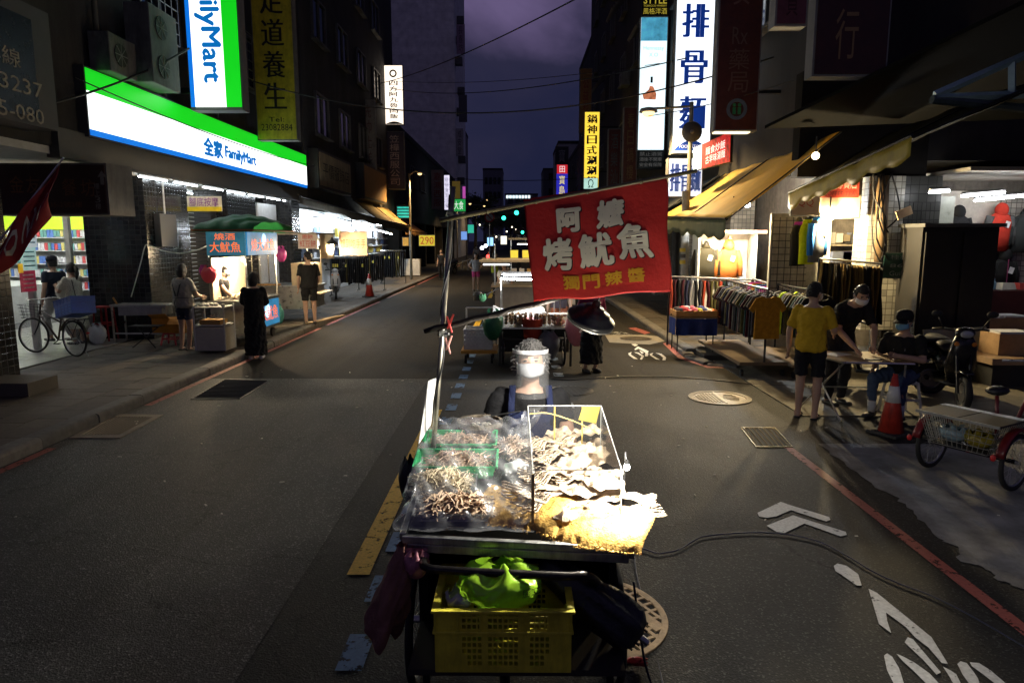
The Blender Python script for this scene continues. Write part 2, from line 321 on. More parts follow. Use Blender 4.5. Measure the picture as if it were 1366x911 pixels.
# right pavement
pvr = struct(MB().bx(KR+.2, 9, 12.4, 150, -.05, .103).build('right_pavement', mat((.05, .047, .04), .9)))
krr = struct(MB().bx(KR, KR+.2, 46, 150, -.04, .12).build('right_kerb', mat((.16, .155, .14), .85)))
for i in range(33): piece('kerb_stone', kst, krr, (KR+.1, 13+i, random.uniform(-.006, .004)), math.pi*0+random.uniform(-.006, .006), (-1, 1, 1))
cc = [G(881, 443), G(898, 458), G(919, 477), G(945, 487), G(985, 491)]
for k in range(4):
    a, b = cc[k], cc[k+1]; d = b-a; piece('kerb_stone', kst, krr, (a.x, a.y, -.03-.02*k), math.atan2(d.y, d.x)-math.pi/2, (1, d.length, 1))
for j in range(26):
    for i in range(6): piece('paver', pm, pvr, (KR+.42+.4*i, 13.4+.4*j+(.2 if i % 2 else 0), .11+random.uniform(-.003, .004)), random.uniform(-.008, .008))
pr = MB()
for j in range(26, 90):
    for i in range(6): pr.box((KR+.42+.4*i, 13.4+.4*j+(.2 if i % 2 else 0), .098), (.392, .392, .03))
tag(pr.build('paver', mat((.1, .09, .07), .8, var=.4, scale=2.6, bump=.3), pvr), kind='stuff')
struct(MB().bx(3.6, 14, 8.4, 12.39, -.03, .012).build('shop_forecourt', mat((.16, .14, .1), .75, var=.35, scale=2, bump=.3, dirt=.5)))
# painted markings: each a marking of the road
white = paint((.62, .62, .6), .12, 13.); red = paint((.3, .075, .06), .3, 12.); yel = paint((.8, .5, .03), .3); blue = paint((.07, .17, .36), .45); fade = paint((.3, .3, .28), .85)
def mark(name, pts, m, z=.004): return struct(MB().quad(*[(p[0], p[1], z) for p in pts]).build(name, m))
def rect(x0, x1, y0, y1): return [(x0, y0), (x1, y0), (x1, y1), (x0, y1)]
for y0, y1 in ((3.0, 7.0), (8.9, 12.9), (13.2, 17.0), (17.6, 24.5), (26, 33), (34, 44), (45, 60)): mark('red_line', rect(KL+.04, KL+.14, y0, y1), red)
for y0, y1 in ((4.25, 8.7), (15.1, 19.4), (26, 30.3), (36.5, 41), (47, 51.5)): mark('yellow_line', rect(-1.13, -.98, y0, y1), yel)
for i in range(26): mark('blue_dash', rect(-.94, -.80, 2.55+.68*i, 2.55+.68*i+.33), blue)
for y in (8.8, 9.6, 10.9, 11.6, 12.4): mark('blue_dash', rect(.60, .76, y, y+.3), paint((.22, .27, .34), .5))
mark('red_line', [(2.845, 2.2), (2.94, 2.2), (2.95, 7.1), (2.855, 7.1)], red)
mark('red_line', [G(884, 458), G(893, 457), G(912, 474), G(945, 487), G(968, 491), G(944, 491), G(905, 478)], red, .005)
mark('red_line', [G(838, 438), G(848, 437), G(868, 444), G(860, 446)], red, .005)
z3 = lambda L: [G(1000+x/3.628, 660+y/3.628) for x, y in L]
z4 = lambda L: [G(780+x/9.757, 430+y/9.757) for x, y in L]
for L in ([(38, 88), (150, 35), (200, 52), (385, 108), (390, 122), (370, 130), (200, 75), (130, 105), (85, 112), (45, 105)], [(82, 150), (210, 100), (265, 118), (465, 180), (470, 195), (440, 202), (265, 140), (170, 185), (130, 180)]): mark('chevron_marking', z3(L), white)
for L in ([(407, 345), (425, 333), (470, 345), (525, 385), (542, 440), (520, 440), (440, 385), (415, 370)], [(575, 455), (615, 475), (880, 690), (960, 820), (930, 815), (865, 740), (800, 690), (755, 640), (660, 570), (665, 610), (685, 670), (625, 625)], [(765, 690), (790, 700), (840, 760), (925, 860), (905, 872), (840, 800), (750, 715)], [(650, 780), (665, 768), (690, 785), (720, 835), (730, 860), (760, 960), (720, 960), (665, 850)], [(710, 770), (745, 785), (800, 815), (870, 865), (950, 950), (880, 940), (790, 850), (740, 805)], [(935, 832), (970, 850), (1000, 870), (1040, 950), (1000, 940), (960, 870)], [(1005, 820), (1020, 806), (1050, 815), (1085, 860), (1105, 890), (1120, 940), (1080, 940), (1030, 870)], [(1065, 812), (1110, 815), (1165, 850), (1270, 940), (1220, 940), (1130, 870), (1075, 830)]): mark('bicycle_marking', z3(L), white)
for L in ([(605, 285), (660, 282), (695, 295), (655, 315)], [(690, 315), (830, 375), (820, 410), (785, 395), (700, 345), (660, 362), (645, 355)], [(710, 370), (740, 380), (770, 400), (745, 410)], [(790, 400), (830, 410), (820, 445), (785, 445)], [(565, 405), (610, 388), (600, 420), (690, 480), (640, 475), (575, 430)], [(640, 390), (700, 395), (775, 440), (745, 488), (720, 480), (740, 445), (690, 410)], [(845, 410), (895, 400), (870, 425), (980, 490), (930, 485), (850, 430)], [(920, 400), (1000, 410), (1060, 460), (1050, 495), (1010, 495), (1020, 460), (970, 420)]): mark('bicycle_marking', z4(L), white)
for L in ([(330, 130), (470, 118), (680, 178), (600, 172), (480, 138), (360, 150)], [(350, 160), (480, 145), (590, 172), (540, 174), (470, 158), (390, 168)]): mark('chevron_marking', z4(L), fade)
# covers and grates
iron = mat((.17, .14, .1), .55, .6, var=.3, scale=25, bump=.3); tan = mat((.36, .25, .14), .6, .1, var=.35, scale=14, bump=.2, dirt=.4); darkhole = mat((.004, .004, .004), .9)
def disc(mb, x, y, r, z, n=40): mb.add([(x+r*math.cos(2*math.pi*i/n), y+r*math.sin(2*math.pi*i/n), z) for i in range(n)], [tuple(range(n))])
def ringp(mb, x, y, r0, r1, z0, z1, n=48): mb.lathe([(r0, z0), (r0, z1), (r1, z1), (r1, z0)], (x, y, 0), n, ring=True)
def clipbars(mb, x, y, r, sp, wd, z0, z1, ang, off=0., skip=()):
    ca, sa = math.cos(ang), math.sin(ang); k = int(r/sp)+1
    for i in range(-k, k+1):
        d = i*sp+off
        if abs(d) >= r: continue
        L = math.sqrt(r*r-d*d); mb.box((x-sa*d, y+ca*d, (z0+z1)/2), (2*L, wd if i not in skip else sp*1.1, z1-z0), ang)
mh = thing('manhole_cover', 'big round tan waffle manhole cover under the squid cart', 'manhole', (.41, 3.76, 0)); mh.scale = (1.25, 1.25, 1.)
b_ = MB(); ringp(b_, 0, 0, .348, .38, -.002, .012); b_.build('rim', tan, mh, bevel=.004)
b_ = MB(); clipbars(b_, 0, 0, .35, .058, .017, .002, .010, .5); clipbars(b_, 0, 0, .35, .058, .017, .002, .0106, .5+math.pi/2, skip=(-4, 0, 4)); b_.build('grid', tan, mh)
b_ = MB(); disc(b_, 0, 0, .355, .0015); b_.build('well', darkhole, mh)
c_ = G(960, 531)
mh = thing('manhole_cover', 'round ribbed manhole cover in front of the clothes racks', 'manhole', (c_.x, c_.y, 0))
b_ = MB(); ringp(b_, 0, 0, .36, .43, -.002, .012); b_.build('rim', mat((.28, .24, .17), .7, .1, var=.35, bump=.3), mh)
b_ = MB(); disc(b_, 0, 0, .365, .006); b_.build('plate', iron, mh)
b_ = MB()
for i in range(7):
    for j in range(11):
        x, y = -.3+.045*i, -.25+.05*j
        if x*x+y*y < .105: b_.box((x, y, .011), (.03, .036, .008), 0)
for j in range(5): b_.box((.16, -.16+.08*j, .011), (.22-.05*abs(j-2), .03, .008))
b_.box((0, 0, .0115), (.03, .68, .008)); b_.build('studs', mat((.30, .25, .17), .6, .3, var=.3), mh)
c_ = G(848, 452); mh = thing('manhole_cover', 'dark round manhole cover in a pale square patch by the far bicycle marking', 'manhole', (c_.x, c_.y, 0))
b_ = MB().quad(*[Vector((p.x-c_.x, p.y-c_.y, .005)) for p in [G(807, 447), G(813, 457), G(866, 460), G(888, 455), G(878, 449), G(862, 447)]]); b_.build('surround', mat((.2, .18, .14), .8, var=.3), mh)
b_ = MB(); disc(b_, 0, 0, .36, .009); b_.build('plate', mat((.05, .04, .035), .6, .4), mh); b_ = MB(); clipbars(b_, 0, 0, .33, .06, .02, .009, .014, .3); b_.build('ribs', iron, mh)
c_ = G(762, 521); mh = thing('manhole_cover', 'worn dark manhole cover between the squid seller and the next cart', 'manhole', (c_.x, c_.y, 0))
b_ = MB(); disc(b_, 0, 0, .33, .004); b_.build('plate', mat((.03, .028, .026), .55, .4), mh); b_ = MB(); clipbars(b_, 0, 0, .31, .055, .02, .004, .009, .8); b_.build('ribs', mat((.05, .045, .04), .6, .4), mh)
def grate(label, P, nb, fw, mf, mbm, along=0, well=None):
    c = sum(P, Vector())/4; t = thing('drain_grate', label, 'drain', (c.x, c.y, 0)); q = [p-c for p in P]
    inn = [p*(1-fw) for p in q]; f = MB()
    for i in range(4):
        j = (i+1) % 4; f.slab([q[i], q[j], inn[j], inn[i]], (0, 0, 1), .011)
    f.build('frame', mf, t); MB().quad(*[p+Vector((0, 0, .002)) for p in inn]).build('well', well or darkhole, t)
    for k in range(nb):
        s = (k+.5)/nb; a = inn[along].lerp(inn[(along+1) % 4], s); b = inn[(along+3) % 4].lerp(inn[(along+2) % 4], s)
        MB().tube([a+Vector((0, 0, .007)), b+Vector((0, 0, .007))], .008, 4).build('bar', mbm, t)
grate('square kerbside drain grate in a pale stone frame', [G(92, 585), G(160, 585), G(218, 554), G(150, 553)], 12, .24, mat((.2, .17, .13), .85, var=.3, bump=.4), mat((.06, .05, .045), .6, .5), 0, mat((.02, .018, .016), .9))
grate('flat steel grating set in the left lane beside the kerb', [G(254, 533), G(320, 533), G(360, 508), G(300, 506)], 14, .06, mat((.07, .065, .06), .6, .3), mat((.05, .048, .045), .7, .2), 1, mat((.036, .036, .034), .85))
grate('brassy drain grate at the end of the right red line', [G(988, 571), G(1034, 571), G(1058, 597), G(1008, 597)], 7, .05, mat((.22, .17, .09), .5, .6), mat((.2, .15, .08), .5, .6), 0)
cab = [G(u, v, .01) for u, v in ((846, 741), (880, 738), (905, 733), (922, 723), (940, 715), (980, 711), (1020, 710), (1060, 714), (1095, 723), (1130, 741), (1165, 762), (1200, 778), (1240, 793), (1290, 818), (1366, 862), (1430, 905))]
cab = [Vector((.5, 2.75, .75)), Vector((.58, 2.8, .3)), Vector((.72, 3.0, .012))]+[p for p in cab if p.x > .75]
def smooth_path(P, k=5):
    P = [Vector(p) for p in P]; o = []
    for i in range(len(P)-1):
        a, b, c, d = P[max(i-1, 0)], P[i], P[i+1], P[min(i+2, len(P)-1)]
        for s in range(k):
            t = s/k; o.append(.5*((2*b)+(c-a)*t+(2*a-5*b+4*c-d)*t*t+(3*b-a-3*c+d)*t*t*t))
    return o+[P[-1]]
tag(MB().tube(smooth_path(cab), .005, 6).build('extension_cable', mat((.006, .009, .035), .55, var=0), smooth=True), 'dark blue extension cable trailing from the squid cart across the bike lane', 'cable')
cb2 = [G(u, v, .008) for u, v in ((735, 505), (760, 507), (800, 504), (860, 502), (920, 504), (1000, 512), (1060, 515), (1150, 520))]
tag(MB().tube(smooth_path(cb2), .008, 5).build('extension_cable', mat((.012, .012, .012), .5, var=0), smooth=True), 'thin black cable lying across the road towards the clothes racks', 'cable')
lt = MB()
for i in range(70):
    x, y = random.uniform(-5, 4.2), random.uniform(3.4, 12); a = random.uniform(0, 3.1); s = random.uniform(.008, .02)
    lt.box((x, y, .008), (s*2.2, s*.8, .006), a)
tag(lt.build('litter', mat((.55, .52, .46), .8)), 'tiny paper scraps and cigarette ends scattered on the asphalt', 'litter', kind='stuff')
# ================================================================ people
_dg = None
def remesh(mb, vox, name, m, parent=None, smooth_it=3, extra=None, fold=0., seed=0):
    me = mb.mesh('tmp'); ob = bpy.data.objects.new('tmp', me); col.objects.link(ob)
    k = ob.modifiers.new('r', 'REMESH'); k.mode = 'VOXEL'; k.voxel_size = vox; k.use_smooth_shade = True
    k = ob.modifiers.new('s', 'SMOOTH'); k.factor = .5; k.iterations = smooth_it
    dg = bpy.context.evaluated_depsgraph_get(); ev = ob.evaluated_get(dg)
    out = bpy.data.meshes.new_from_object(ev); bpy.data.objects.remove(ob); bpy.data.meshes.remove(me)
    nv = len(out.vertices); a = np.empty(nv*3, 'f'); out.vertices.foreach_get('co', a); a = a.reshape(-1, 3)
    if fold:
        nn = np.empty(nv*3, 'f'); out.vertices.foreach_get('normal', nn); nn = nn.reshape(-1, 3); s = seed*1.7
        d = np.sin(a[:, 2]*34+np.sin(a[:, 0]*19+s)*1.9+a[:, 1]*13+s)*np.sin(a[:, 0]*23+a[:, 2]*9+s*2)+.6*np.sin(a[:, 0]*47+a[:, 1]*41-a[:, 2]*15+s)
        d = d+.7*np.sin(a[:, 0]*71+np.sin(a[:, 2]*38+s)*2.2+a[:, 1]*53)*np.sin(a[:, 2]*29-a[:, 0]*17); a = a+nn*(d*fold)[:, None]
    if extra is not None:
        nf = len(out.polygons); fl = [tuple(p.vertices) for p in out.polygons]
        vs = [tuple(p) for p in a]; kx = len(vs); vs += extra.v; fl += [tuple(i+kx for i in f) for f in extra.f]
        bpy.data.meshes.remove(out); out = bpy.data.meshes.new(name); out.from_pydata(vs, [], fl)
    else: out.vertices.foreach_set('co', a.reshape(-1))
    out.name = name; out.materials.clear(); out.materials.append(m)
    out.polygons.foreach_set('use_smooth', [True]*len(out.polygons)); out.update()
    o = bpy.data.objects.new(name, out); col.objects.link(o)
    if parent is not None: o.parent = parent
    return o
SKIN = mat((.42, .26, .18), .55, var=.08, scale=20); 
def fab(c, var=.15): return mat(c, .85, var=var, scale=14, bump=.25, bscale=90, spec=.2)
def person(label, loc, rz, h=1.68, pose={}, skin=None, shirt=None, sleeve=.5, shirt_hem=.86, pants=None, pant_len=.5, skirt=None, skirt_len=.1, skirt_w=.25, hair=(.012, .01, .009), hairstyle='short', mask=None, shoes=(.02, .02, .02), sandals=False, cap=None, vox=.0125, group=None, build=1., socks=None, tufts=60):
    """standing figure facing local +Y; every joint may be moved by pose"""
    t = thing('person', label, 'person', loc, rz, group); s = h/1.70; sk = skin or SKIN
    J = dict(hip=(0, 0, .92), neck=(0, 0, 1.43), head=(0, .02, 1.585), sl=(-.168, 0, 1.37), sr=(.168, 0, 1.37), el=(-.235, -.03, 1.10), er=(.235, -.03, 1.10), wl=(-.24, .05, .86), wr=(.24, .05, .86),
             hl=(-.09, 0, .92), hr=(.09, 0, .92), kl=(-.1, .02, .49), kr=(.1, .02, .49), al=(-.1, -.02, .085), ar=(.1, -.02, .085), look=(0, 1, 0))
    J.update(pose); V = {k: Vector(v)*(s if k != 'look' else 1) for k, v in J.items()}; bw = build
    hipc, nk, hd = V['hip'], V['neck'], V['head']
    def torso(mb, pad, z0=0., z1=1., n=18):
        # hips -> shoulders with elliptical sections
        P = []; ra = []; rb = []
        for f, rx, ry in ((-.14, .13, .10), (-.07, .168, .118), (.06, .165, .115), (.30, .142, .103), (.52, .152, .112), (.72, .168, .112), (.86, .158, .095), (.95, .115, .075), (1.0, .068, .06)):
            if f < z0-.001 or f > z1+.001: continue
            P.append(hipc.lerp(nk, f)); ra.append((rx*bw+pad)*s); rb.append((ry*bw+pad)*s)
        side = (V['sr']-V['sl']); mb.tube(P, ra, n, ry=rb, up=side)
    def limb(mb, pts, rads, pad, n=12): mb.tube([p for p in pts], [(r+pad)*s for r in rads], n)
    def arm(mb, a, e_, w_, pad, upto=1.):
        A, E_, W = V[a], V[e_], V[w_]
        if upto <= 1.0:
            k = min(max(upto, .2), 1); pts = [A+(E_-A)*q*k for q in (0, .33, .66, 1)]; limb(mb, pts, [.052, .05, .046, .043], pad); mb.ball(A, (.05+pad*.8)*s, 10, 8)
        else:
            limb(mb, [A, A.lerp(E_, .5), E_], [.052, .048, .041], pad); mb.ball(A, (.05+pad*.8)*s, 10, 8); mb.ball(E_, (.041+pad)*s, 10, 6)
            k = upto-1; limb(mb, [E_, E_.lerp(W, .35*k), E_.lerp(W, k)], [.041, .041, .031], pad)
    def leg(mb, hh, kk, aa, pad, upto=2.):
        A, K, F = V[hh], V[kk], V[aa]
        k = min(upto, 1.); limb(mb, [A+(K-A)*q*k for q in (0, .3, .65, 1)], [.088, .085, .072, .058 if k == 1 else .068], pad); mb.ball(A, (.088+pad)*s, 12, 8)
        if upto > 1:
            k = upto-1; mb.ball(K, (.058+pad)*s, 10, 6); limb(mb, [K+(F-K)*q*k for q in (0, .3, .6, 1)], [.056, .056, .046, .036], pad)
    # body
    B = MB(); torso(B, 0); B.tube([nk+(hipc-nk)*.08, nk.lerp(hd, .4), hd], [.058*s, .052*s, .05*s], 12)
    look = V['look'].normalized(); side = look.cross(Vector((0, 0, 1))).normalized(); upv = side.cross(look); HM = Matrix((side, look, upv)).transposed()
    hp = lambda x, y, z: hd+HM @ (Vector((x, y, z))*s)
    B.ball(hd, (.075*s, .092*s, .112*s), 18, 14, HM); B.ball(hp(0, .035, -.06), (.055*s, .055*s, .055*s), 12, 8, HM)
    B.tube([hp(0, .085, .015), hp(0, .108, -.028), hp(0, .09, -.04)], [.01*s, .016*s, .012*s], 8)
    for q in (-1, 1): B.ball(hp(.076*q, -.005, -.005), (.014*s, .022*s, .032*s), 8, 6, HM)
    arm(B, 'sl', 'el', 'wl', 0, 2.); arm(B, 'sr', 'er', 'wr', 0, 2.); leg(B, 'hl', 'kl', 'al', 0); leg(B, 'hr', 'kr', 'ar', 0)
    X = MB()
    for q, e_, w_ in ((-1, 'el', 'wl'), (1, 'er', 'wr')):
        d = (V[w_]-V[e_]).normalized(); W = V[w_]; ref = V['sr']-V['sl']; nrm = d.cross(Vector((0, 1, 0)) if abs(d.y) < .8 else Vector((0, 0, 1))).normalized(); fl = d.cross(nrm)
        pc = W+d*.045*s; B.tube([W-d*.02*s, W+d*.03*s, W+d*.08*s], [.026*s, .036*s, .034*s], 10, ry=[.022*s, .016*s, .014*s], up=fl)
        for i, L in enumerate((.062, .072, .068, .052)):
            b0 = W+d*.075*s+fl*((i-1.5)*.019*s); X.tube([b0-d*.02*s, b0+d*L*.45*s, b0+d*L*.8*s+nrm*.012*s*q, b0+d*L*s*.95+nrm*.028*s*q], [.009*s, .0085*s, .008*s, .0065*s], 6)
        tb = W+d*.03*s+fl*.03*s; X.tube([tb, tb+fl*.022*s+d*.02*s, tb+fl*.03*s+d*.045*s+nrm*.01*s*q], [.011*s, .01*s, .008*s], 6)
    for aa, kk in (('al', 'kl'), ('ar', 'kr')):
        a = V[aa]; fd = Vector((0, 1, 0)) if 'foot' not in pose else Vector(pose['foot']); B.tube([a+Vector((0, 0, .02)), a-Vector((0, 0, .05*s))-fd*.03*s, a-Vector((0, 0, .058*s))+fd*.09*s, a-Vector((0, 0, .066*s))+fd*.16*s], [.04*s, .04*s, .04*s, .03*s], 10, ry=[.036*s, .032*s, .024*s, .016*s], up=Vector((0, 0, 1)).cross(fd))
    remesh(B, vox, 'body', sk, t, 2, X)
    # clothes
    if shirt:
        S = MB(); hemf = (shirt_hem*s-hipc.z)/(nk.z-hipc.z); torso(S, .03, max(-.14, hemf-.02), .95); arm(S, 'sl', 'el', 'wl', .018, sleeve); arm(S, 'sr', 'er', 'wr', .018, sleeve)
        remesh(S, vox, 'shirt', shirt, t, 3, fold=.0045*s, seed=h*10)
    if pants:
        S = MB(); torso(S, .012, -.14, .12); leg(S, 'hl', 'kl', 'al', .014, pant_len*2); leg(S, 'hr', 'kr', 'ar', .014, pant_len*2); remesh(S, vox, 'trousers', pants, t, 3, fold=.006*s, seed=h*7)
    if skirt:
        S = MB(); k = skirt_w; zb = skirt_len*s; P = [hipc.lerp(nk, .3), hipc+Vector((0, 0, .02)), Vector((hipc.x, hipc.y, (hipc.z+zb)/2)), Vector((hipc.x, hipc.y, zb))]
        S.tube(P, [.16*s, .19*s, (.19+k)/2*s, k*s], 24, ry=[.12*s, .145*s, (.15+k*.75)/2*s, k*.75*s], up=(1, 0, 0)); remesh(S, vox, 'skirt', skirt, t, 3, fold=.009*s, seed=h*3)
    # hair
    if hair is not None:
        HB = MB(); n, m = 22, 16; vs = []; rg = random.Random(int(h*1000))
        for i in range(m+1):
            th = math.pi*min(max(i/m, .01), .99)
            for j in range(n):
                a = 2*math.pi*j/n; x, y, z = math.sin(th)*math.cos(a), math.sin(th)*math.sin(a), math.cos(th)
                low = -.15 if hairstyle == 'short' else (-.95 if hairstyle == 'bob' else -.4)
                face = y > .25 and z < .42 and abs(x) < .86; k = 1.13+rg.uniform(-.02, .05)
                if face: k = .8
                if z < (low if y > -.2 else min(low, -.6)): k = .8
                if hairstyle == 'bob' and z < .1 and not face: k *= 1.12
                p = hp(x*.078*k, y*.095*k-.004, z*.116*k); vs.append(p)
        HB.add(vs, [(i*n+j, i*n+(j+1) % n, (i+1)*n+(j+1) % n, (i+1)*n+j) for i in range(m) for j in range(n)])
        if hairstyle == 'bob': HB.ball(hp(0, -.03, -.07), (.092*s, .08*s, .1*s), 14, 10, HM)
        if hairstyle == 'pony': HB.tube([hp(0, -.09, .04), hp(0, -.15, .0), hp(0, -.16, -.1), hp(0, -.13, -.24)], [.03*s, .04*s, .038*s, .012*s], 10)
        for _ in range(tufts):
            a = rg.uniform(0, 6.283); zz = rg.uniform(.05, 1) if rg.random() < .8 else rg.uniform(-.4, .05); rr = math.sqrt(max(0, 1-zz*zz)); x, y = rr*math.cos(a), rr*math.sin(a)
            if y > .3 and zz < .5: continue
            p0 = hp(x*.086, y*.104-.004, zz*.128); sw = Vector((rg.uniform(-.5, .5)+x*.6, rg.uniform(-.5, .3)+y*.6, rg.uniform(-.7, .1))); p1 = hp(x*.09+sw.x*.02, y*.108-.004+sw.y*.02, zz*.134+sw.z*.018); p2 = hp(x*.092+sw.x*.036, y*.11+sw.y*.036, zz*.130+sw.z*.045); HB.tube([p0, p1, p2], [.0045*s, .0035*s, .0008*s], 4)
        HB.build('hair', mat(hair, .5, var=.5, scale=60, bump=.8, bscale=120, spec=.4), t, True)
    if cap:
        CB = MB(); CB.lathe([(.096*s, 0), (.1*s, .04*s), (.085*s, .085*s), (.04*s, .112*s), (.005, .116*s)], hp(0, -.005, .035), 18, HM); CB.build('cap', fab(cap[0]), t, True)
        CB = MB(); CB.grid(lambda u, v: hp((u-.5)*.17, .07+v*.085*math.cos((u-.5)*2.2), .045-v*.025-.04*(u-.5)**2*2), 8, 4); CB.build('cap_brim', fab(cap[1]), t, True, solid=.006)
    E_ = MB()
    for q in (-1, 1): E_.ball(hp(.03*q, .083, .01), (.012*s, .008*s, .006*s), 8, 6, HM); 
    E_.build('eyes', mat((.02, .015, .012), .3, var=0), t, True)
    E_ = MB()
    for q in (-1, 1): E_.box(hp(.031*q, .088, .031), (.03*s, .008*s, .006*s), 0, HM)
    E_.build('eyebrows', mat((.03, .025, .02), .8, var=0), t)
    if mask:
        KB = MB(); KB.grid(lambda u, v: hp(.083*math.sin((u-.5)*2.5), -.012+.142*math.cos((u-.5)*2.2)*(1-.10*(abs(v-.55)*2)**2), .0-.085*v*(1-.35*abs(u-.5)*2)-.02*abs(u-.5)), 14, 8)
        KB.build('face_mask', mat(mask, .8, var=.06, scale=40, trans=.15), t, True, solid=.003)
        KB = MB()
        for q in (-1, 1): KB.tube([hp(.076*q, .045, -.01), hp(.088*q, -.01, .012), hp(.086*q, -.018, -.03), hp(.074*q, .04, -.05)], .0018, 4)
        KB.build('mask_loops', mat((.7, .7, .7), .7, var=0), t)
    else: 
        MB().ball(hp(0, .082, -.062), (.022*s, .008*s, .006*s), 8, 6, HM).build('mouth', mat((.3, .1, .09), .5, var=0), t, True)
    if shoes:
        for aa in ('al', 'ar'):
            a = V[aa]; fd = Vector((0, 1, 0)) if 'foot' not in pose else Vector(pose['foot']); sd = fd.cross(Vector((0, 0, 1))); SB = MB(); zz = a.z-.085*s
            prof = [(-.075, .03), (-.06, .04), (.0, .042), (.08, .047), (.14, .045), (.18, .03)]
            g = (.03 if sandals else 1.)
            P = [Vector((a.x, a.y, zz+(.012 if sandals else .034)*s))+fd*y*s for y, r in prof]
            SB.tube(P, [r*s*1.06 for y, r in prof], 12, ry=[(.011 if sandals else (.036 if y < .1 else .027))*s for y, r in prof], up=sd)
            if sandals: SB.tube([a+Vector((0, 0, -.05*s))+sd*.04*s+fd*.07*s, a+Vector((0, 0, -.028*s))+fd*.085*s, a+Vector((0, 0, -.05*s))-sd*.04*s+fd*.07*s], .012*s, 6)
            SB.build('shoe', mat(shoes, .5, var=.2), t, True)
    if socks:
        for aa, kk in (('al', 'kl'), ('ar', 'kr')):
            MB().tube([V[aa]-Vector((0, 0, .02*s)), V[aa].lerp(V[kk], .3)], [.043*s, .05*s], 12).build('sock', fab(socks), t, True)
    return t, V, hp, HM, s
# ================================================================ the squid cart and what it carries
WORLD = set()
def wthing(name, label, cat, loc, group=None):
    o = thing(name, label, cat, loc, 0., group); WORLD.add(o.name); return o
def wp(mb, name, m, parent, **k): return mb.build(name, m, parent, loc=-parent.location, **k)   # part given in world coordinates
def noise3(p, s=0.):
    x, y, z = p; return math.sin(x*1.7+s)*math.cos(y*2.3-s*.7)+.5*math.sin(x*4.1-y*3.3+z*2.9+s*1.3)+.25*math.sin(x*9.3+y*8.1-z*7.7+s)
def bag_mesh(c, r, seed=0, pinch=.35, n=28, m=18, wr=.09, handles=True):
    b = MB(); vs = []
    for i in range(m+1):
        f = i/m
        for j in range(n):
            a = 2*math.pi*j/n; k = math.sin(math.pi*min(f*.78+.05, 1))**.6 if f < .8 else math.sin(math.pi*.674)**.6*(1-(f-.8)/.2*(1-pinch))
            k *= 1+wr*(abs(math.sin(a*3.5+seed+f*4))*1.4-.6+.6*math.sin(a*7+f*11+seed*2)+.4*math.sin(a*13-f*17+seed))
            vs.append((c[0]+r[0]*k*math.cos(a), c[1]+r[1]*k*math.sin(a), c[2]+r[2]*(2*f-1)+.02*math.sin(a*5+seed)*f))
    b.add(vs, [(i*n+j, i*n+(j+1) % n, (i+1)*n+(j+1) % n, (i+1)*n+j) for i in range(m) for j in range(n)]+[tuple(range(n))[::-1]])
    if handles:
        for q in (-1, 1):
            b.grid(lambda u, v: (c[0]+q*r[0]*(.25+.2*math.sin(v*3))+(u-.5)*.05, c[1]+.01*math.sin(u*9), c[2]+r[2]*(.95+.35*v)), 3, 5)
    return b
alu = mat((.42, .42, .4), .42, .85, var=.3, scale=18, dirt=.5); steel = mat((.5, .5, .48), .3, .9, var=.2, scale=10); blk = mat((.012, .012, .012), .5, .0, var=.3); blackmetal = mat((.02, .02, .02), .4, .6, var=.3)
rubber = mat((.012, .012, .012), .75, var=.2)
def wheel_parts(mb_t, mb_r, c, r, ax, spokes=24, tr=.02, n=36):
    ax = Vector(ax).normalized(); u = ax.cross(Vector((0, 0, 1))).normalized(); v = u.cross(ax); c = Vector(c)
    P = lambda a, q: c+(u*math.cos(a)+v*math.sin(a))*q
    mb_t.tube([P(2*math.pi*i/n, r-tr) for i in range(n)], tr, 8, True, up=ax)
    mb_r.tube([P(2*math.pi*i/n, r-tr*2.1) for i in range(n)], tr*.5, 6, True, up=ax)
    mb_r.tube([c-ax*.035, c+ax*.035], .018, 8)
    for i in range(spokes):
        a = 2*math.pi*i/spokes; mb_r.tube([P(a+.5*(1 if i % 2 else -1), .016)+ax*(.03 if (i//2) % 2 else -.03), P(a, r-tr*2)], .0016, 3, cap=False)
ct = wthing('food_cart', 'squid seller\'s cart in the middle foreground, black frame with steel rimmed top', 'cart', (0, 3.1, 0))
b = MB(); A = Vector((-.47, 2.66, .985)); Bp = Vector((.46, 2.56, .985)); C = Vector((.47, 3.55, 1.0)); D = Vector((-.5, 3.6, 1.0))
for p, q in ((A, Bp), (Bp, C), (C, D), (D, A)):
    d = (q-p); L = d.length; an = math.atan2(d.y, d.x); b.box((p+q)/2+Vector((0, 0, .0)), (L, .028, .03), an); b.box((p+q)/2+Vector((0, 0, -.036)), (L-.03, .02, .036), an)
wp(b, 'rim', alu, ct, bevel=.003)
wp(MB().slab([A+Vector((.01, .01, -.02)), Bp+Vector((-.01, .01, -.02)), C+Vector((-.01, -.01, -.02)), D+Vector((.01, -.01, -.02))], (0, 0, 1), .012), 'tabletop', mat((.03, .028, .026), .5, .2, var=.5), ct)
SL = lambda y: 1.0+max(0, y-2.66)*.15
wp(MB().slab([(-.44, 2.72, SL(2.72)), (.44, 2.66, SL(2.66)), (.45, 3.5, SL(3.5)), (-.46, 3.5, SL(3.5))], (0, 0, 1), .008), 'display_board', mat((.025, .022, .02), .55, var=.5), ct)
wp(MB().tube(smooth_path([(-.38, 2.9, .9), (-.38, 2.62, .915), (-.36, 2.54, .92), (-.28, 2.515, .92), (0, 2.49, .918), (.2, 2.475, .918), (.26, 2.49, .915), (.31, 2.56, .86), (.36, 2.75, .72)], 4), .0165, 10), 'handlebar', mat((.05, .045, .04), .35, .8, var=.5, scale=20), ct, smooth=True)
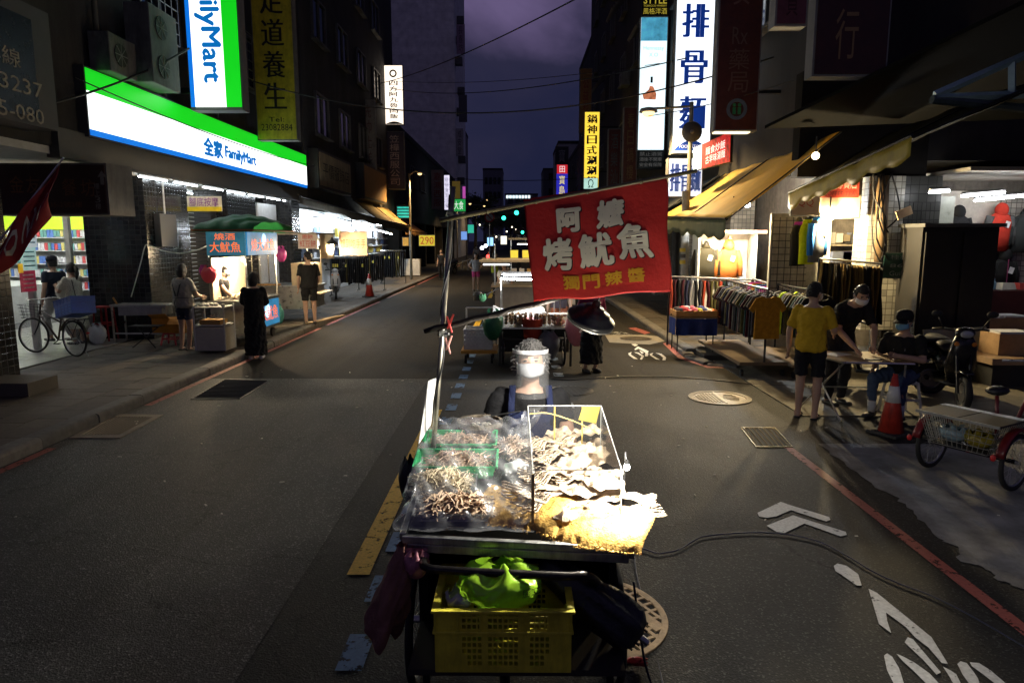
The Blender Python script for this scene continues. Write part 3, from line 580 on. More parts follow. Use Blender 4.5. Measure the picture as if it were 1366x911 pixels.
for x, y in ((-.4, 2.78), (.4, 2.7), (-.44, 3.5), (.42, 3.48)): wp(MB().box((x, y, .52), (.03, .03, .92)), 'leg', blackmetal, ct)
wp(MB().bx(-.42, .42, 2.42, 3.5, .535, .56), 'shelf', mat((.03, .025, .02), .8), ct)
b = MB(); b.bx(-.445, -.435, 2.9, 3.5, .25, .95); b.bx(.425, .435, 2.9, 3.48, .25, .95); b.bx(-.43, .42, 3.49, 3.5, .25, .95); wp(b, 'shade_panels', mat((.012, .011, .01), .8, var=.4), ct)  # black sheets added to keep the underside dark and cast the cart's ground shadow
for x in (-.5, .49):
    tb, rb = MB(), MB(); wheel_parts(tb, rb, (x, 3.2, .31), .31, (1, 0, 0)); o = wp(tb, 'wheel', rubber, ct, smooth=True); rb.build('spokes', steel, o)
tb, rb = MB(), MB(); wheel_parts(tb, rb, (-.05, 2.62, .2), .2, (1, 0, 0), 16); o = wp(tb, 'wheel', rubber, ct, smooth=True); rb.build('spokes', steel, o)
# crate hanging under the front edge
def holed(mb, o, xd, zd, w, h, nc, nr, hole, bar=.3):
    o, xd, zd = Vector(o), Vector(xd), Vector(zd); cw, ch = w/nc, h/nr
    def q(x0, x1, z0, z1):
        if x1-x0 > 1e-6 and z1-z0 > 1e-6: mb.quad(o+xd*x0+zd*z0, o+xd*x1+zd*z0, o+xd*x1+zd*z1, o+xd*x0+zd*z1)
    for j in range(nr):
        i = 0
        while i < nc:
            if hole(i, j):
                x, z = i*cw, j*ch; bx_, bz_ = cw*bar/2, ch*bar/2
                q(x, x+bx_, z, z+ch); q(x+cw-bx_, x+cw, z, z+ch); q(x+bx_, x+cw-bx_, z, z+bz_); q(x+bx_, x+cw-bx_, z+ch-bz_, z+ch); i += 1
            else:
                k = i
                while k < nc and not hole(k, j): k += 1
                q(i*cw, k*cw, j*ch, (j+1)*ch); i = k
def crate(label, x0, x1, y0, y1, z0, z1, m, hole, nc=26, nr=10, loc=None, rz=0., M=None, group=None, sides=6):
    c = ((x0+x1)/2, (y0+y1)/2, z0); t = wthing('crate', label, 'crate', c, group) ; dx, dy, hh = x1-x0, y1-y0, z1-z0; ox, oy = -dx/2, -dy/2
    b = MB(); ns = max(4, int(nc*dy/dx))
    holed(b, (ox, oy, 0), (1, 0, 0), (0, 0, 1), dx, hh, nc, nr, hole); holed(b, (ox, -oy, 0), (1, 0, 0), (0, 0, 1), dx, hh, nc, nr, hole)
    holed(b, (ox, oy, 0), (0, 1, 0), (0, 0, 1), dy, hh, ns, nr, lambda i, j: hole(int(i*nc/ns), j)); holed(b, (-ox, oy, 0), (0, 1, 0), (0, 0, 1), dy, hh, ns, nr, lambda i, j: hole(int(i*nc/ns), j))
    b.build('walls', m, t, solid=.005); bb = MB(); bb.box((0, 0, .004), (dx-.01, dy-.01, .006)); bb.build('base', m, t)
    r = MB()
    for z, wd in ((hh, .014), (hh*.66, .010)):
        for sy in (-1, 1): r.box((0, sy*dy/2, z), (dx+wd*2, wd*2, .012))
        for sx in (-1, 1): r.box((sx*dx/2, 0, z), (wd*2, dy-wd*2, .012))
    r.build('rim', m, t, bevel=.003)
    rme = MB().box((0, 0, 0), (.008, .01, hh*.31)).mesh('rib', m)
    for i in range(sides+1):
        for sy in (-1, 1): piece('rib', rme, t, (ox+dx*i/sides, sy*(dy/2+.004), hh*.83))
    t.rotation_euler[2] = rz
    return t
ycr = crate('yellow plastic crate on the shelf below the squid cart\'s front edge', -.31, .205, 2.40, 2.76, .565, .815, mat((.78, .68, .05), .5, var=.3, scale=7, dirt=.4), lambda i, j: j >= 1 and ((5 <= i <= 8) or (10 <= i <= 15) or (18 <= i <= 21)) and not (i in (5, 21) and j < 3) and j not in (6,))
gb = bag_mesh((-.07, 2.55, .84), (.16, .125, .09), 1.3, .35, 48, 30, .1); tag(gb.build('plastic_bag', mat((.5, .9, .05), .3, var=.15, trans=.3, spec=.7), smooth=True), 'lime green plastic bag bulging out of the yellow crate', 'bag')
gx = [o for o in bpy.data.objects if o.name.startswith('plastic_bag')][-1]
lb = MB(); write(lb, '勝立', (.055, 2.425, .88), (.93, .2, .2), (0, -.25, 1), .07, .04); lb.build('lettering', mat((.02, .08, .02), .6, var=0), gx)
crn = bag_mesh((-.22, 2.52, .80), (.06, .05, .03), 4.1, .9, 18, 10, .12, False); tag(crn.build('paper_wad', mat((.6, .58, .52), .8), smooth=True), 'crumpled white paper in the corner of the yellow crate', 'paper')
pb = MB()
def sack(u, v):
    a = u*2*math.pi; k = .045+.055*math.sin(math.pi*min(1, v*1.05))**.7+.02*(1-v); k *= 1+.16*math.sin(a*4+v*6)+.08*math.sin(a*9-v*15)
    k *= .55+.45*(1-v); return (-.47-.10*(1-v)**1.3+k*math.cos(a)*.8, 2.64+k*math.sin(a)*1.1, .56+.41*v-.04*math.sin(a*3)*(1-v))
tag(pb.grid(sack, 28, 22).build('cloth_sack', mat((.26, .12, .09), .85, var=.3, bump=.6, bscale=25), smooth=True), 'dusty pink sack hanging at the left corner of the squid cart', 'sack')
pb = bag_mesh((-.41, 2.62, .89), (.05, .05, .055), 2.2, .5, 22, 14, .14); tag(pb.build('plastic_bag', mat((.5, .2, .24), .4, var=.6, scale=30, trans=.2), smooth=True), 'small pink and white striped bag tied by the left corner of the squid cart', 'bag')
um = wthing('umbrella', 'folded black umbrella lying under the right side of the squid cart', 'umbrella', (.3, 2.6, .6))
ua, ub = Vector((.1, 2.66, .88)), Vector((.49, 2.57, .615)); P = [ua.lerp(ub, k/12) for k in range(13)]
b = MB(); n = 24; vs = []
dr = (ub-ua).normalized(); uu = dr.cross(Vector((0, 0, 1))).normalized(); vv = uu.cross(dr)
for i, p in enumerate(P):
    f = i/12; r = .045+.045*min(1, f*1.6)-(.03 if i == 12 else 0)
    for j in range(n):
        a = 2*math.pi*j/n; k = r*(1+.13*math.cos(a*6+f*2)+.06*math.sin(a*11-f*8)); vs.append(p+uu*math.cos(a)*k+vv*math.sin(a)*k)
b.add(vs, [(i*n+j, i*n+(j+1) % n, (i+1)*n+(j+1) % n, (i+1)*n+j) for i in range(12) for j in range(n)]+[tuple(range(n))[::-1], tuple(range(12*n, 13*n))])
wp(b, 'canopy', mat((.014, .016, .022), .38, var=.3, bump=.3, bscale=30), um, smooth=True); wp(MB().tube([ub-dr*.02, ub+dr*.05], .014, 10), 'tip', steel, um)
for k in range(6):
    a = k*math.pi/3; q = ub+(uu*math.cos(a)+vv*math.sin(a))*.06; wp(MB().tube([q-dr*.03, q+dr*.012], .005, 5), 'rib_end', blk, um)
cn = bag_mesh((0, 0, 0), (.022, .022, .05), .7, .8, 14, 12, .18, False)
o = cn.build('drink_can', mat((.4, .03, .03), .3, .5, var=.5, scale=40), smooth=True); o.location = (.62, 3.28, .03); o.rotation_euler = (R(80), 0, R(70)); tag(o, 'crushed red and silver can lying by the waffle manhole cover', 'can')
# trays of food
def tray(name, label, cx, cy, dx, dy, hh, m, group=None, rz=0.):
    z0 = SL(cy)+.02; t = thing(name, label, 'tray', (cx, cy, z0), rz, group); b = MB(); th = .004
    o = [(-dx/2*.9, -dy/2*.86), (dx/2*.9, -dy/2*.86), (dx/2*.9, dy/2*.86), (-dx/2*.9, dy/2*.86)]; q = [(-dx/2, -dy/2), (dx/2, -dy/2), (dx/2, dy/2), (-dx/2, dy/2)]
    lipq = [(x*1.05, y*1.07) for x, y in q]; vs = [(x, y, 0) for x, y in o]+[(x, y, hh) for x, y in q]+[(x, y, hh+.002) for x, y in lipq]+[(x, y, hh-.008) for x, y in lipq]
    b.add(vs, [(0, 1, 2, 3)]+[(i, (i+1) % 4, 4+(i+1) % 4, 4+i) for i in range(4)]+[(4+i, 4+(i+1) % 4, 8+(i+1) % 4, 8+i) for i in range(4)]+[(8+i, 8+(i+1) % 4, 12+(i+1) % 4, 12+i) for i in range(4)])
    b.build('shell', m, t, solid=.003, bevel=.004); t.rotation_euler[0] = math.atan(.15)
    return t, z0
def shreds(name, label, t_, z0, cx, cy, dx, dy, hh, m, n=160, seed=1, cat='food', r=.003):
    g = random.Random(seed); b = MB()
    for i in range(n):
        x, y = g.uniform(-dx/2, dx/2)*.8, g.uniform(-dy/2, dy/2)*.78; z = hh*(.25+.75*g.random())*(1.25-1.2*(2*x/dx)**2*.5-.5*(2*y/dy)**2); a = g.uniform(0, 3.14); L = g.uniform(.02, .05)
        dv = Vector((math.cos(a)*L, math.sin(a)*L, g.uniform(-.01, .012))); p = Vector((x, y, z)); b.tube([p-dv, p+Vector((g.uniform(-.006, .006), g.uniform(-.006, .006), g.uniform(0, .012))), p+dv], g.uniform(.6, 1.5)*r, 3)
    b.ball((0, 0, hh*.2), (dx*.4, dy*.4, hh*.65), 14, 8)
    o = b.build(name, m); o.location = (cx, cy, z0+.005); o.rotation_euler[0] = math.atan(.15); return tag(o, label, cat)
grn = mat((.09, .62, .24), .4, var=.1, trans=.25); shr = mat((.6, .42, .28), .7, var=.4, scale=40); pal = mat((.72, .6, .4), .7, var=.3, scale=40); brn = mat((.58, .4, .25), .65, var=.45, scale=30); gold = mat((.62, .37, .1), .95, var=.25, scale=18, bump=.35, bscale=130, spec=.08)
t, z = tray('food_tray', 'green plastic tray nearest the charcoal stove', -.29, 3.4, .36, .16, .07, grn, 'green food trays'); shreds('shredded_squid', 'brown shreds in the rear green tray', t, z, -.29, 3.4, .34, .14, .06, shr, 420, 3, r=.0016)
t, z = tray('food_tray', 'green plastic tray in front of the other green tray', -.29, 3.17, .38, .18, .07, grn, 'green food trays'); shreds('shredded_squid', 'heap of pale brown shreds in the front green tray', t, z, -.29, 3.17, .36, .16, .07, shr, 480, 4, r=.0016)
clr = clear((.97, .98, .98), .15, .1, (.8, .8, .78))
t, z = tray('food_tray', 'clear tray of pale shredded squid below the green trays', -.34, 2.97, .3, .15, .05, clr); shreds('shredded_squid', 'pale cream shreds in the clear tray below the green trays', t, z, -.34, 2.97, .29, .14, .08, pal, 700, 5, r=.0015)
t, z = tray('food_tray', 'long clear tray of brown squid legs at the cart\'s front left', -.27, 2.79, .32, .15, .04, clr); shreds('dried_tentacles', 'brown dried squid legs in the long clear tray', t, z, -.27, 2.79, .32, .14, .06, brn, 420, 6, r=.0034)
shreds('squid_strips', 'grey brown dried strips lying between the green trays and the clear case', None, SL(3.3)+.03, -.03, 3.33, .15, .2, .06, mat((.45, .33, .24), .7, var=.4, scale=30), 260, 9, r=.003)
wb = MB(); wb.grid(lambda u, v: (-.06+.13*u, 3.08+.14*v, SL(3.1)+.05+.04*math.sin(u*3.1)*math.sin(v*3.1)+.006*math.sin(u*17+v*9)), 14, 12)
tag(wb.build('paper_bags', mat((.8, .8, .78), .6, var=.1), smooth=True, solid=.006), 'white paper bags beside the front green tray', 'bags')
def slabpile(name, label, c, sx, sy, th, rot, m, seed, droop=.0, group=None):
    b = MB(); g = random.Random(seed)
    def top(u, v):
        fr = .004*math.sin(v*71+seed)+.003*math.sin(v*133+seed*2); x = (u-.5)*sx+fr*(1 if u > .5 else -1)*(abs(u-.5)*2)**4; y = (v-.5)*sy+(.004*math.sin(u*67+seed)+.003*math.sin(u*131)+.012*math.sin(u*5+seed))*(1 if v > .5 else -1)*(abs(v-.5)*2)**4
        e_ = (1-(abs(u-.5)*2)**6)*(1-(abs(v-.5)*2)**6); z = th*e_+.0025*noise3((u*9, v*14, 0), seed)*e_+.0012*math.sin(u*31+v*5+seed)*e_-droop*max(0, .5-v)**2*4
        return (x, y, z)
    b.grid(top, 26, 22); b.grid(lambda u, v: (top(u, v)[0], top(u, v)[1], -droop*max(0, .5-v)**2*4-.004), 26, 22)
    for k in range(120):
        u = g.random(); v = g.choice([0, 0, 1, g.random()]); p = Vector(top(u, v)); a = -1.6+g.uniform(-.8, .8) if v == 0 else g.uniform(0, 6.3); d = Vector((math.cos(a), math.sin(a), g.uniform(-.4, .3)))*g.uniform(.006, .02); b.tube([p, p+d], [.0016, .0006], 3)
    o = b.build(name, m, smooth=True); o.location = c; o.rotation_euler = rot; return tag(o, label, 'squid', group)
g0 = ['leftmost golden pressed squid slab under the plastic film', 'golden pressed squid slab beside the wooden stick', 'golden pressed squid slab right of the wooden stick', 'middle golden pressed squid slab below the clear case', 'golden pressed squid slab next to the cart\'s right corner', 'rightmost golden squid slab with frayed end over the cart\'s corner']
for i in range(6):
    f = i/5; x = -.09+.53*f; y = 2.86-.22*f; slabpile('pressed_squid', g0[i], (x, y, SL(y)+.03+.008*(i % 3)), .19, .27, .02, (.16, .02*(i-2), R(-22)), gold, i+1, .02, 'golden squid slabs on the cart front')
# whole dried squid
sqb = MB()
def mantle(u, v):
    w_ = (.055+.03*math.exp(-((v-.85)/.12)**2))*math.sin(math.pi*min(1, .12+v*.9))**.5; return ((u-.5)*2*w_, v*.17, .008*math.sin(u*8+v*5)+.006*math.cos(v*16)+.012*(1-abs(u-.5)*2))
sqb.grid(mantle, 18, 22); sqb.grid(lambda u, v: ((u-.5)*.05, -.04+v*.045, .01), 3, 3)
for k in range(8):
    x = -.02+.0057*k; sqb.tube(smooth_path([(x, -.035, .008), (x*1.7, -.08, .016+.004*(k % 3)), (x*2.4, -.12, .006), (x*3.2+.01*math.sin(k*2.1), -.155, .014), (x*3.0+.02*math.sin(k*3.3), -.175, .02)], 2), [.004]*8+[.0018], 5)
sqm = sqb.mesh('dried_squid', mat((.62, .48, .34), .55, var=.35, scale=24, bump=.5, bscale=50, trans=.12), True)
g = random.Random(11)
for i in range(36):
    o = bpy.data.objects.new('dried_squid', sqm); col.objects.link(o); yy = 2.82+.62*((i*.618) % 1); o.location = (.24+g.uniform(-.1, .1), yy, SL(yy)+.03+.010*(i % 8)); o.rotation_euler = (g.uniform(.02, .2), g.uniform(-.08, .08), g.uniform(-2.4, -.6) if i % 3 else g.uniform(0, 6.2)); o.scale = [g.uniform(.85, 1.2)]*3
    tag(o, 'pale whole dried squid heaped inside the clear acrylic case', 'squid', 'whole dried squid in the acrylic case')
for i, (x, y, a, lb_) in enumerate(((.43, 2.86, 1.35, 'dried squid whose curled tentacles stick out right of the clear case, upper one'), (.45, 2.78, 1.62, 'dried squid whose tentacles stick out right of the clear case, lower one'))):
    o = bpy.data.objects.new('dried_squid', sqm); col.objects.link(o); o.location = (x, y, SL(y)+.06-.02*i); o.rotation_euler = (.1, 0, a); tag(o, lb_, 'squid')
ac = wthing('acrylic_case', 'clear acrylic display case over the dried squid', 'display case', (.24, 3.1, 1.05))
acr = clear((.985, .985, .975), .006, .04); e0 = .004
TL, TR, FL_, FR_ = Vector((.055, 3.37, 1.37)), Vector((.425, 3.37, 1.37)), Vector((.065, 2.70, 1.265)), Vector((.43, 2.70, 1.265))
bt = lambda p: Vector((p.x, p.y, SL(p.y)+.03))
for nm, q in (('top_panel', (FL_, FR_, TR, TL)), ('right_panel', (bt(FR_), bt(TR), TR, FR_)), ('left_panel', (bt(TL), bt(FL_), FL_, TL)), ('front_panel', (bt(FL_)+Vector((0, 0, .04)), bt(FR_)+Vector((0, 0, .04)), FR_, FL_)), ('back_panel', (bt(TL), bt(TR), TR, TL))):
    nn = (q[1]-q[0]).cross(q[2]-q[0]); wp(MB().slab(q, nn, e0), nm, acr, ac)
b = MB()
for p, q in ((TL, TR), (TR, FR_), (FR_, FL_), (FL_, TL), (TR, bt(TR)), (TL, bt(TL)), (FR_, bt(FR_)), (FL_, bt(FL_))): b.tube([p, q], .0022, 4)
wp(b, 'edge_highlights', mat((.8, .8, .76), .3, var=0, alpha=.75), ac)  # pale tubes paint the bright highlight along the acrylic edges
tp = mat((.75, .55, .12), .5, var=.1, alpha=.9)
for x in (.19, .33): wp(MB().box((x, 3.366, 1.27), (.007, .003, .2)), 'tape_strip', tp, ac)
wp(MB().tube(smooth_path([(.06, 3.362, 1.33), (.15, 3.36, 1.335), (.24, 3.36, 1.31), (.33, 3.36, 1.275), (.41, 3.36, 1.23)]), .003, 5), 'elastic_band', mat((.8, .6, .2), .5, var=0), ac)
wp(MB().quad((.31, 3.362, 1.3), (.4, 3.362, 1.28), (.42, 3.362, 1.37), (.33, 3.362, 1.368)), 'sticker', mat((.75, .62, .1), .5, alpha=.6), ac)
tag(MB().box((.065, 2.68, 1.13), (.011, .006, .25)).build('wooden_stick', mat((.5, .33, .12), .7)), 'thin wooden stick standing at the case\'s front left corner', 'stick')
film = clear((.94, .95, .97), .12, .22, (.85, .87, .9), 11, .09)
b = MB()
def fm2(u, v):
    x = -.50+.56*u+(.03*(1-v) if u > .9 else 0); y = 2.655+.86*v; base = SL(y)+.125-.10*(1-v)**2*(.4+.6*abs(math.sin(u*2.2+.4)))
    edge = max(0, .07-u)*1.8+max(0, .06-v)*1.6
    return (x-.02*math.sin(v*23)*(u < .08), y+.01*math.sin(u*19), max(base-edge+.016*abs(math.sin(u*13+v*9+1.2*math.sin(v*7)))+.012*abs(math.sin(u*7-v*21))+.008*math.sin(u*37+v*29), SL(y)+.02)+.05*max(0, u-.8)*math.sin(v*3))
b.grid(fm2, 70, 80); tag(b.build('plastic_film', film, smooth=True), 'crumpled clear plastic film over the trays on the left half of the squid cart', 'plastic film')
b = MB(); b.grid(lambda u, v: (.01+.05*u+.02*math.sin(v*9)+.05*v*u, 3.38+.06*v+.03*math.sin(u*7), 1.15+.2*v*(1-.5*abs(u-.6))+.012*math.sin(u*17+v*11)), 16, 20); b.grid(lambda u, v: (-.15+.2*u, 3.44+.02*math.sin(u*12), 1.12+.12*u*v+.03*v+.01*math.sin(u*23)), 20, 8)
tag(b.build('plastic_film', film, smooth=True), 'gathered clear plastic film against the left side of the acrylic case', 'plastic film')
# charcoal stove
st = wthing('charcoal_stove', 'round clay charcoal stove with ashy rim beside the squid seller', 'stove', (-.2, 3.58, 1.0))
wp(MB().lathe([(.09, 1.0), (.105, 1.1), (.115, 1.2), (.122, 1.222), (.118, 1.235), (.09, 1.23), (.075, 1.19), (.01, 1.18)], (-.2, 3.56, 0), 28), 'pot', mat((.06, .04, .03), .8, var=.6, scale=15, bump=.6), st, smooth=True)
g = random.Random(5); b = MB()
for i in range(26): a = g.uniform(0, 6.3); r = g.uniform(0, .075); b.ball((-.2+r*math.cos(a), 3.56+r*math.sin(a), 1.195+g.uniform(0, .02)), (g.uniform(.01, .02), g.uniform(.008, .016), g.uniform(.006, .012)), 6, 4)
wp(b, 'charcoal', mat((.35, .32, .26), .9, var=.7, scale=60), st); b = MB(); ringp(b, -.2, 3.56, .108, .124, 1.222, 1.245, 28); wp(b, 'rim', mat((.16, .13, .09), .9, var=.6, scale=30, bump=.8), st)
tag(MB().tube([(-.15, 3.6, 1.256), (.02, 3.66, 1.27)], .004, 5).build('iron_tongs', blackmetal), 'thin iron rod in the seller\'s hand over the charcoal stove', 'tongs')
# pole, rod, stick, lamp
pl = wthing('support_pole', 'leaning steel pole clamped to the squid cart\'s left side', 'pole', (-.47, 3.3, 0))
pa, pb_ = Vector((-.475, 3.3, .55)), Vector((-.305, 3.32, 2.45)); wp(MB().tube([pa, pb_], .0125, 10), 'tube', mat((.36, .34, .27), .38, .8, var=.4, scale=12, dirt=.5), pl, smooth=True)
b = MB(); P = []
for i in range(60): f = i/59; q = pa.lerp(pb_, .3+.68*f); P.append(q+Vector((.016*math.cos(f*16), .016*math.sin(f*16), 0)))
wp(MB().tube(P, .0035, 4), 'wire', blk, pl)
for f in (.3, .63, .93): q = pa.lerp(pb_, f); wp(MB().box(q, (.04, .035, .03), .4), 'clamp', mat((.12, .12, .11), .4, .8), pl); wp(MB().tube([q, q+Vector((.035, -.02, 0))], .006, 6), 'clamp_screw', steel, pl)
bm = MB(); ra, rb_ = AY(587, 294, 3.3), AY(930, 228, 3.0); rp = [ra.lerp(rb_, k/10) for k in range(11)]; bm.tube(rp, [.011-.0003*k for k in range(11)], 8)
for k in range(2, 10, 2): bm.tube([rp[k]-Vector((.006, 0, .001)), rp[k]+Vector((.006, 0, .001))], .0125, 8)
tag(bm.build('bamboo_rod', mat((.2, .17, .08), .5, var=.4), smooth=True), 'long bamboo rod at the top of the steel pole carrying the red banner', 'rod')
sa_, sb_ = Vector((-.455, 3.32, 1.755)), Vector((.38, 3.16, 1.98)); b = MB(); P = [sa_.lerp(sb_, k/14)+Vector((0, 0, .004*math.sin(k*1.9))) for k in range(15)]; b.tube(P, [.012+.003*abs(math.sin(k*1.3)) for k in range(15)], 8)
tag(b.build('dark_stick', mat((.03, .024, .018), .7, var=.5, bump=.6), smooth=True), 'dark tape wrapped stick holding the lamp below the red banner', 'stick')
lp = wthing('hanging_lamp', 'black lamp with wide round shade hanging below the red banner', 'lamp', (.345, 3.17, 1.855)); LM = Matrix.Rotation(R(-13), 3, 'Y') @ Matrix.Rotation(R(-9), 3, 'X'); LC = AY(790, 421, 3.17)
LM = Matrix.Rotation(R(16), 3, 'Y') @ Matrix.Rotation(R(20), 3, 'X')
wp(MB().lathe([(.01, .02), (.07, .004), (.105, -.030), (.112, -.030), (.116, -.012), (.11, -.006), (.085, .012), (.08, .022), (.05, .03), (.045, .045), (.02, .05), (.018, .075), (.005, .08)], LC, 36, LM), 'lamp_shade', mat((.045, .045, .045), .32, .5, var=.3, scale=20), lp, smooth=True)
wp(MB().lathe([(.104, -.032), (.113, -.032), (.113, -.036), (.104, -.036)], LC, 36, LM, ring=True), 'shade_rim', mat((.4, .38, .33), .4, .8), lp)
wp(MB().tube([LC+LM@Vector((0, 0, .07)), LC+LM@Vector((.01, 0, .13)), (.352, 3.16, 1.97)], .006, 6), 'hook', blackmetal, lp)
BULB = LC+LM@Vector((0, 0, -.03)); wp(MB().ball(BULB, (.026, .026, .026), 12, 8), 'bulb', mat((1, .95, .85), emit=60, var=0, ec=(1, .95, .86)), lp)
def point(name, loc, power, c=(1, 1, 1), r=.03, parent=None):
    l = bpy.data.lights.new(name, 'POINT'); l.energy = power; l.color = c; l.shadow_soft_size = r; o = bpy.data.objects.new(name, l); col.objects.link(o); o.location = loc
    if parent is not None: o.parent = parent; o.location = Vector(loc)-parent.location
    return o
point('lamp_light', BULB+LM@Vector((0, 0, -.055)), 66, (1, .955, .87), .03, lp)
lb2 = wthing('clip_bulb', 'small bare bulb clipped at the front right corner of the acrylic case', 'bulb', (.452, 2.71, 1.285)); wp(MB().ball((.452, 2.71, 1.275), (.012, .012, .014), 10, 8), 'glass', mat((1, .95, .85), emit=200, var=0, ec=(1, .93, .8)), lb2); wp(MB().tube([(.452, 2.71, 1.288), (.45, 2.712, 1.305)], .009, 8), 'socket', blk, lb2); wp(MB().tube(smooth_path([(.45, 2.712, 1.305), (.46, 2.8, 1.31), (.475, 2.9, 1.2), (.48, 2.95, 1.02)]), .003, 5), 'lead', blk, lb2)
point('bulb_light', (.456, 2.705, 1.25), 52, (1, .945, .83), .02, lb2)
for i, f in enumerate((.655, .60)):
    q = pa.lerp(pb_, f)+Vector((.035, -.03, 0)); b = MB(); b.tube([q+Vector((.02, 0, .05)), q, q+Vector((-.01, 0, -.02))], [.005, .007, .004], 6); b.tube([q+Vector((-.012, 0, .04)), q, q+Vector((.012, 0, -.04))], [.005, .007, .004], 6)
    tag(b.build('clothes_peg', mat((.6, .06, .05) if i == 0 else (.62, .3, .25), .5, var=0)), ('upper bright red' if i == 0 else 'lower pale red')+' plastic clip hanging on the steel pole', 'clip')
tag(MB().slab([AY(572, 508, 3.36), AY(559, 592, 3.22), AY(575, 566, 3.4), AY(582, 504, 3.58)], (-1, 0, 0), .003).build('price_board', mat((.85, .85, .83), .5, var=.05)), 'blank white board tied to the left of the steel pole', 'board')
o = bag_mesh((-.53, 3.25, 1.02), (.055, .08, .11), 5.5, .5, 20, 14, .1, False).build('pouch', mat((.015, .015, .017), .45), smooth=True); tag(o, 'black pouch hanging at the foot of the steel pole', 'pouch')
# ------------------------------------------------ banner
bn = wthing('banner', 'large red cloth banner with cream lettering hanging over the squid cart', 'banner', (.36, 3.08, 2.2))
q00, q10, q01, q11 = AY(712, 403, 3.12), AY(896, 388, 3.0), AY(698, 266, 3.195), AY(889, 238, 3.03)
def cloth(u, v):
    p = q00.lerp(q10, u).lerp(q01.lerp(q11, u), v); w_ = (1-v)**.7
    y = .009*math.sin(u*6.5+1.+v*1.3)*w_+.0025*math.sin(u*15+v*4)*w_+.0011*math.sin(v*17+u*9)*(1-.4*v)
    if u > .9 and v < .25: y += .3*(u-.9)*(.25-v)
    return p+Vector((.006*math.sin(v*9)*(1 if u > .5 else .3), y, .006*math.sin(u*11)*(1-v)))
b = MB(); b.grid(cloth, 60, 46); wp(b, 'cloth', mat((.64, .032, .022), .55, var=.12, scale=5, bump=.2, bscale=50, trans=.15, spec=.5), bn, smooth=True, solid=.002)
def on_cloth(s, u, v, wu, hv, fat, m, off, dx=0., dz=0., skew=0., name='lettering'):
    flat = MB(); offs = [(0, 0)]+([(fat*math.cos(k*math.pi/4), fat*math.sin(k*math.pi/4)) for k in range(8)] if fat else [])
    tmp = MB()
    for k, (ax_, az_) in enumerate(offs):
        one = MB(); write(one, s, (u+ax_*.76, v+az_, 0), (1, 0, 0), (0, 1, 0), wu, hv, skew=skew); tmp.add([(p[0], p[1], k) for p in one.v], one.f)
    vs = []
    for x, y, k in tmp.v:
        p = cloth(x, y); a = cloth(x+.01, y); c_ = cloth(x, y+.01); nn = (a-p).cross(c_-p).normalized(); vs.append(p+nn*(off+.00012*k)+Vector((dx, 0, dz)))
    flat.add(vs, tmp.f); return wp(flat, name, m, bn)
cream = mat((.85, .79, .58), .65, var=.1); shade = mat((.03, .012, .01), .7, var=0); gld = mat((.85, .42, .02), .6, var=.1)
for s_, u, v, wu, hv in (('阿', .315, .745, .16, .21), ('嬤', .605, .755, .175, .24), ('烤', .215, .43, .2, .29), ('魷', .49, .44, .23, .29), ('魚', .77, .475, .23, .3)):
    on_cloth(s_, u, v, wu, hv, .012, cream, .0042, name='character'); on_cloth(s_, u+.007, v-.009, wu, hv, .012, shade, .0024, name='character_shadow')
for s_, u in (('獨', .29), ('門', .435), ('辣', .59), ('醬', .75)): on_cloth(s_, u, .155+.02*(u-.3), .115, .125, .0045, gld, .003, name='character')
# ------------------------------------------------ seller
navy = fab((.012, .017, .05)); blackf = fab((.012, .012, .013))
t, V, hp, HM, s = person('squid seller in black shirt and navy apron wearing mask and face shield', (.075, 3.82, 0), math.pi, 1.63, dict(er=(.29, .03, 1.13), wr=(.23, .2, 1.05), el=(-.24, .05, 1.1), wl=(-.12, .25, 1.05), look=(0, 1, .06), head=(0, .03, 1.59)), shirt=blackf, sleeve=.5, pants=fab((.02, .02, .025)), pant_len=1., hair=(.10, .095, .09), mask=(.4, .41, .43), vox=.009, tufts=420)
b = MB()
def bib(u, v):
    x = (u-.5)*.28; z = .5+v*.82; return Vector((x*s*(1-.25*max(0, v-.7)), (.158+.02*math.cos(x*7)-.03*abs(v-.6)+.004*math.sin(u*15+v*7)-.9*x*x)*s, z*s))
b.grid(bib, 16, 22); b.build('apron', navy, t, True, solid=.004)
for q in (-1, 1): b = MB(); b.tube([Vector((.115*q, .152, 1.24))*s, Vector((.112*q, .14, 1.35))*s, Vector((.105*q, .07, 1.45))*s, Vector((.1*q, -.06, 1.42))*s], [.02*s]*4, 8, ry=.005*s, up=(1, 0, 0)); b.build('apron_strap', navy, t, True)
b = MB(); b.grid(lambda u, v: hp(.108*math.sin((u-.5)*2.7), -.02+.165*math.cos((u-.5)*2.3)+.02*(1-v), .055-.255*(1-v)), 24, 12); b.build('face_shield', clear((.95, .95, .95), .06, .2, (.95, .95, .95), 0., .05), t, True)
b = MB(); b.grid(lambda u, v: hp(.102*math.sin((u-.5)*3.1), -.03+.155*math.cos((u-.5)*2.9), .05+.022*v), 24, 3); b.build('shield_band', mat((.5, .5, .5), .5, var=0), t, True, solid=.008)
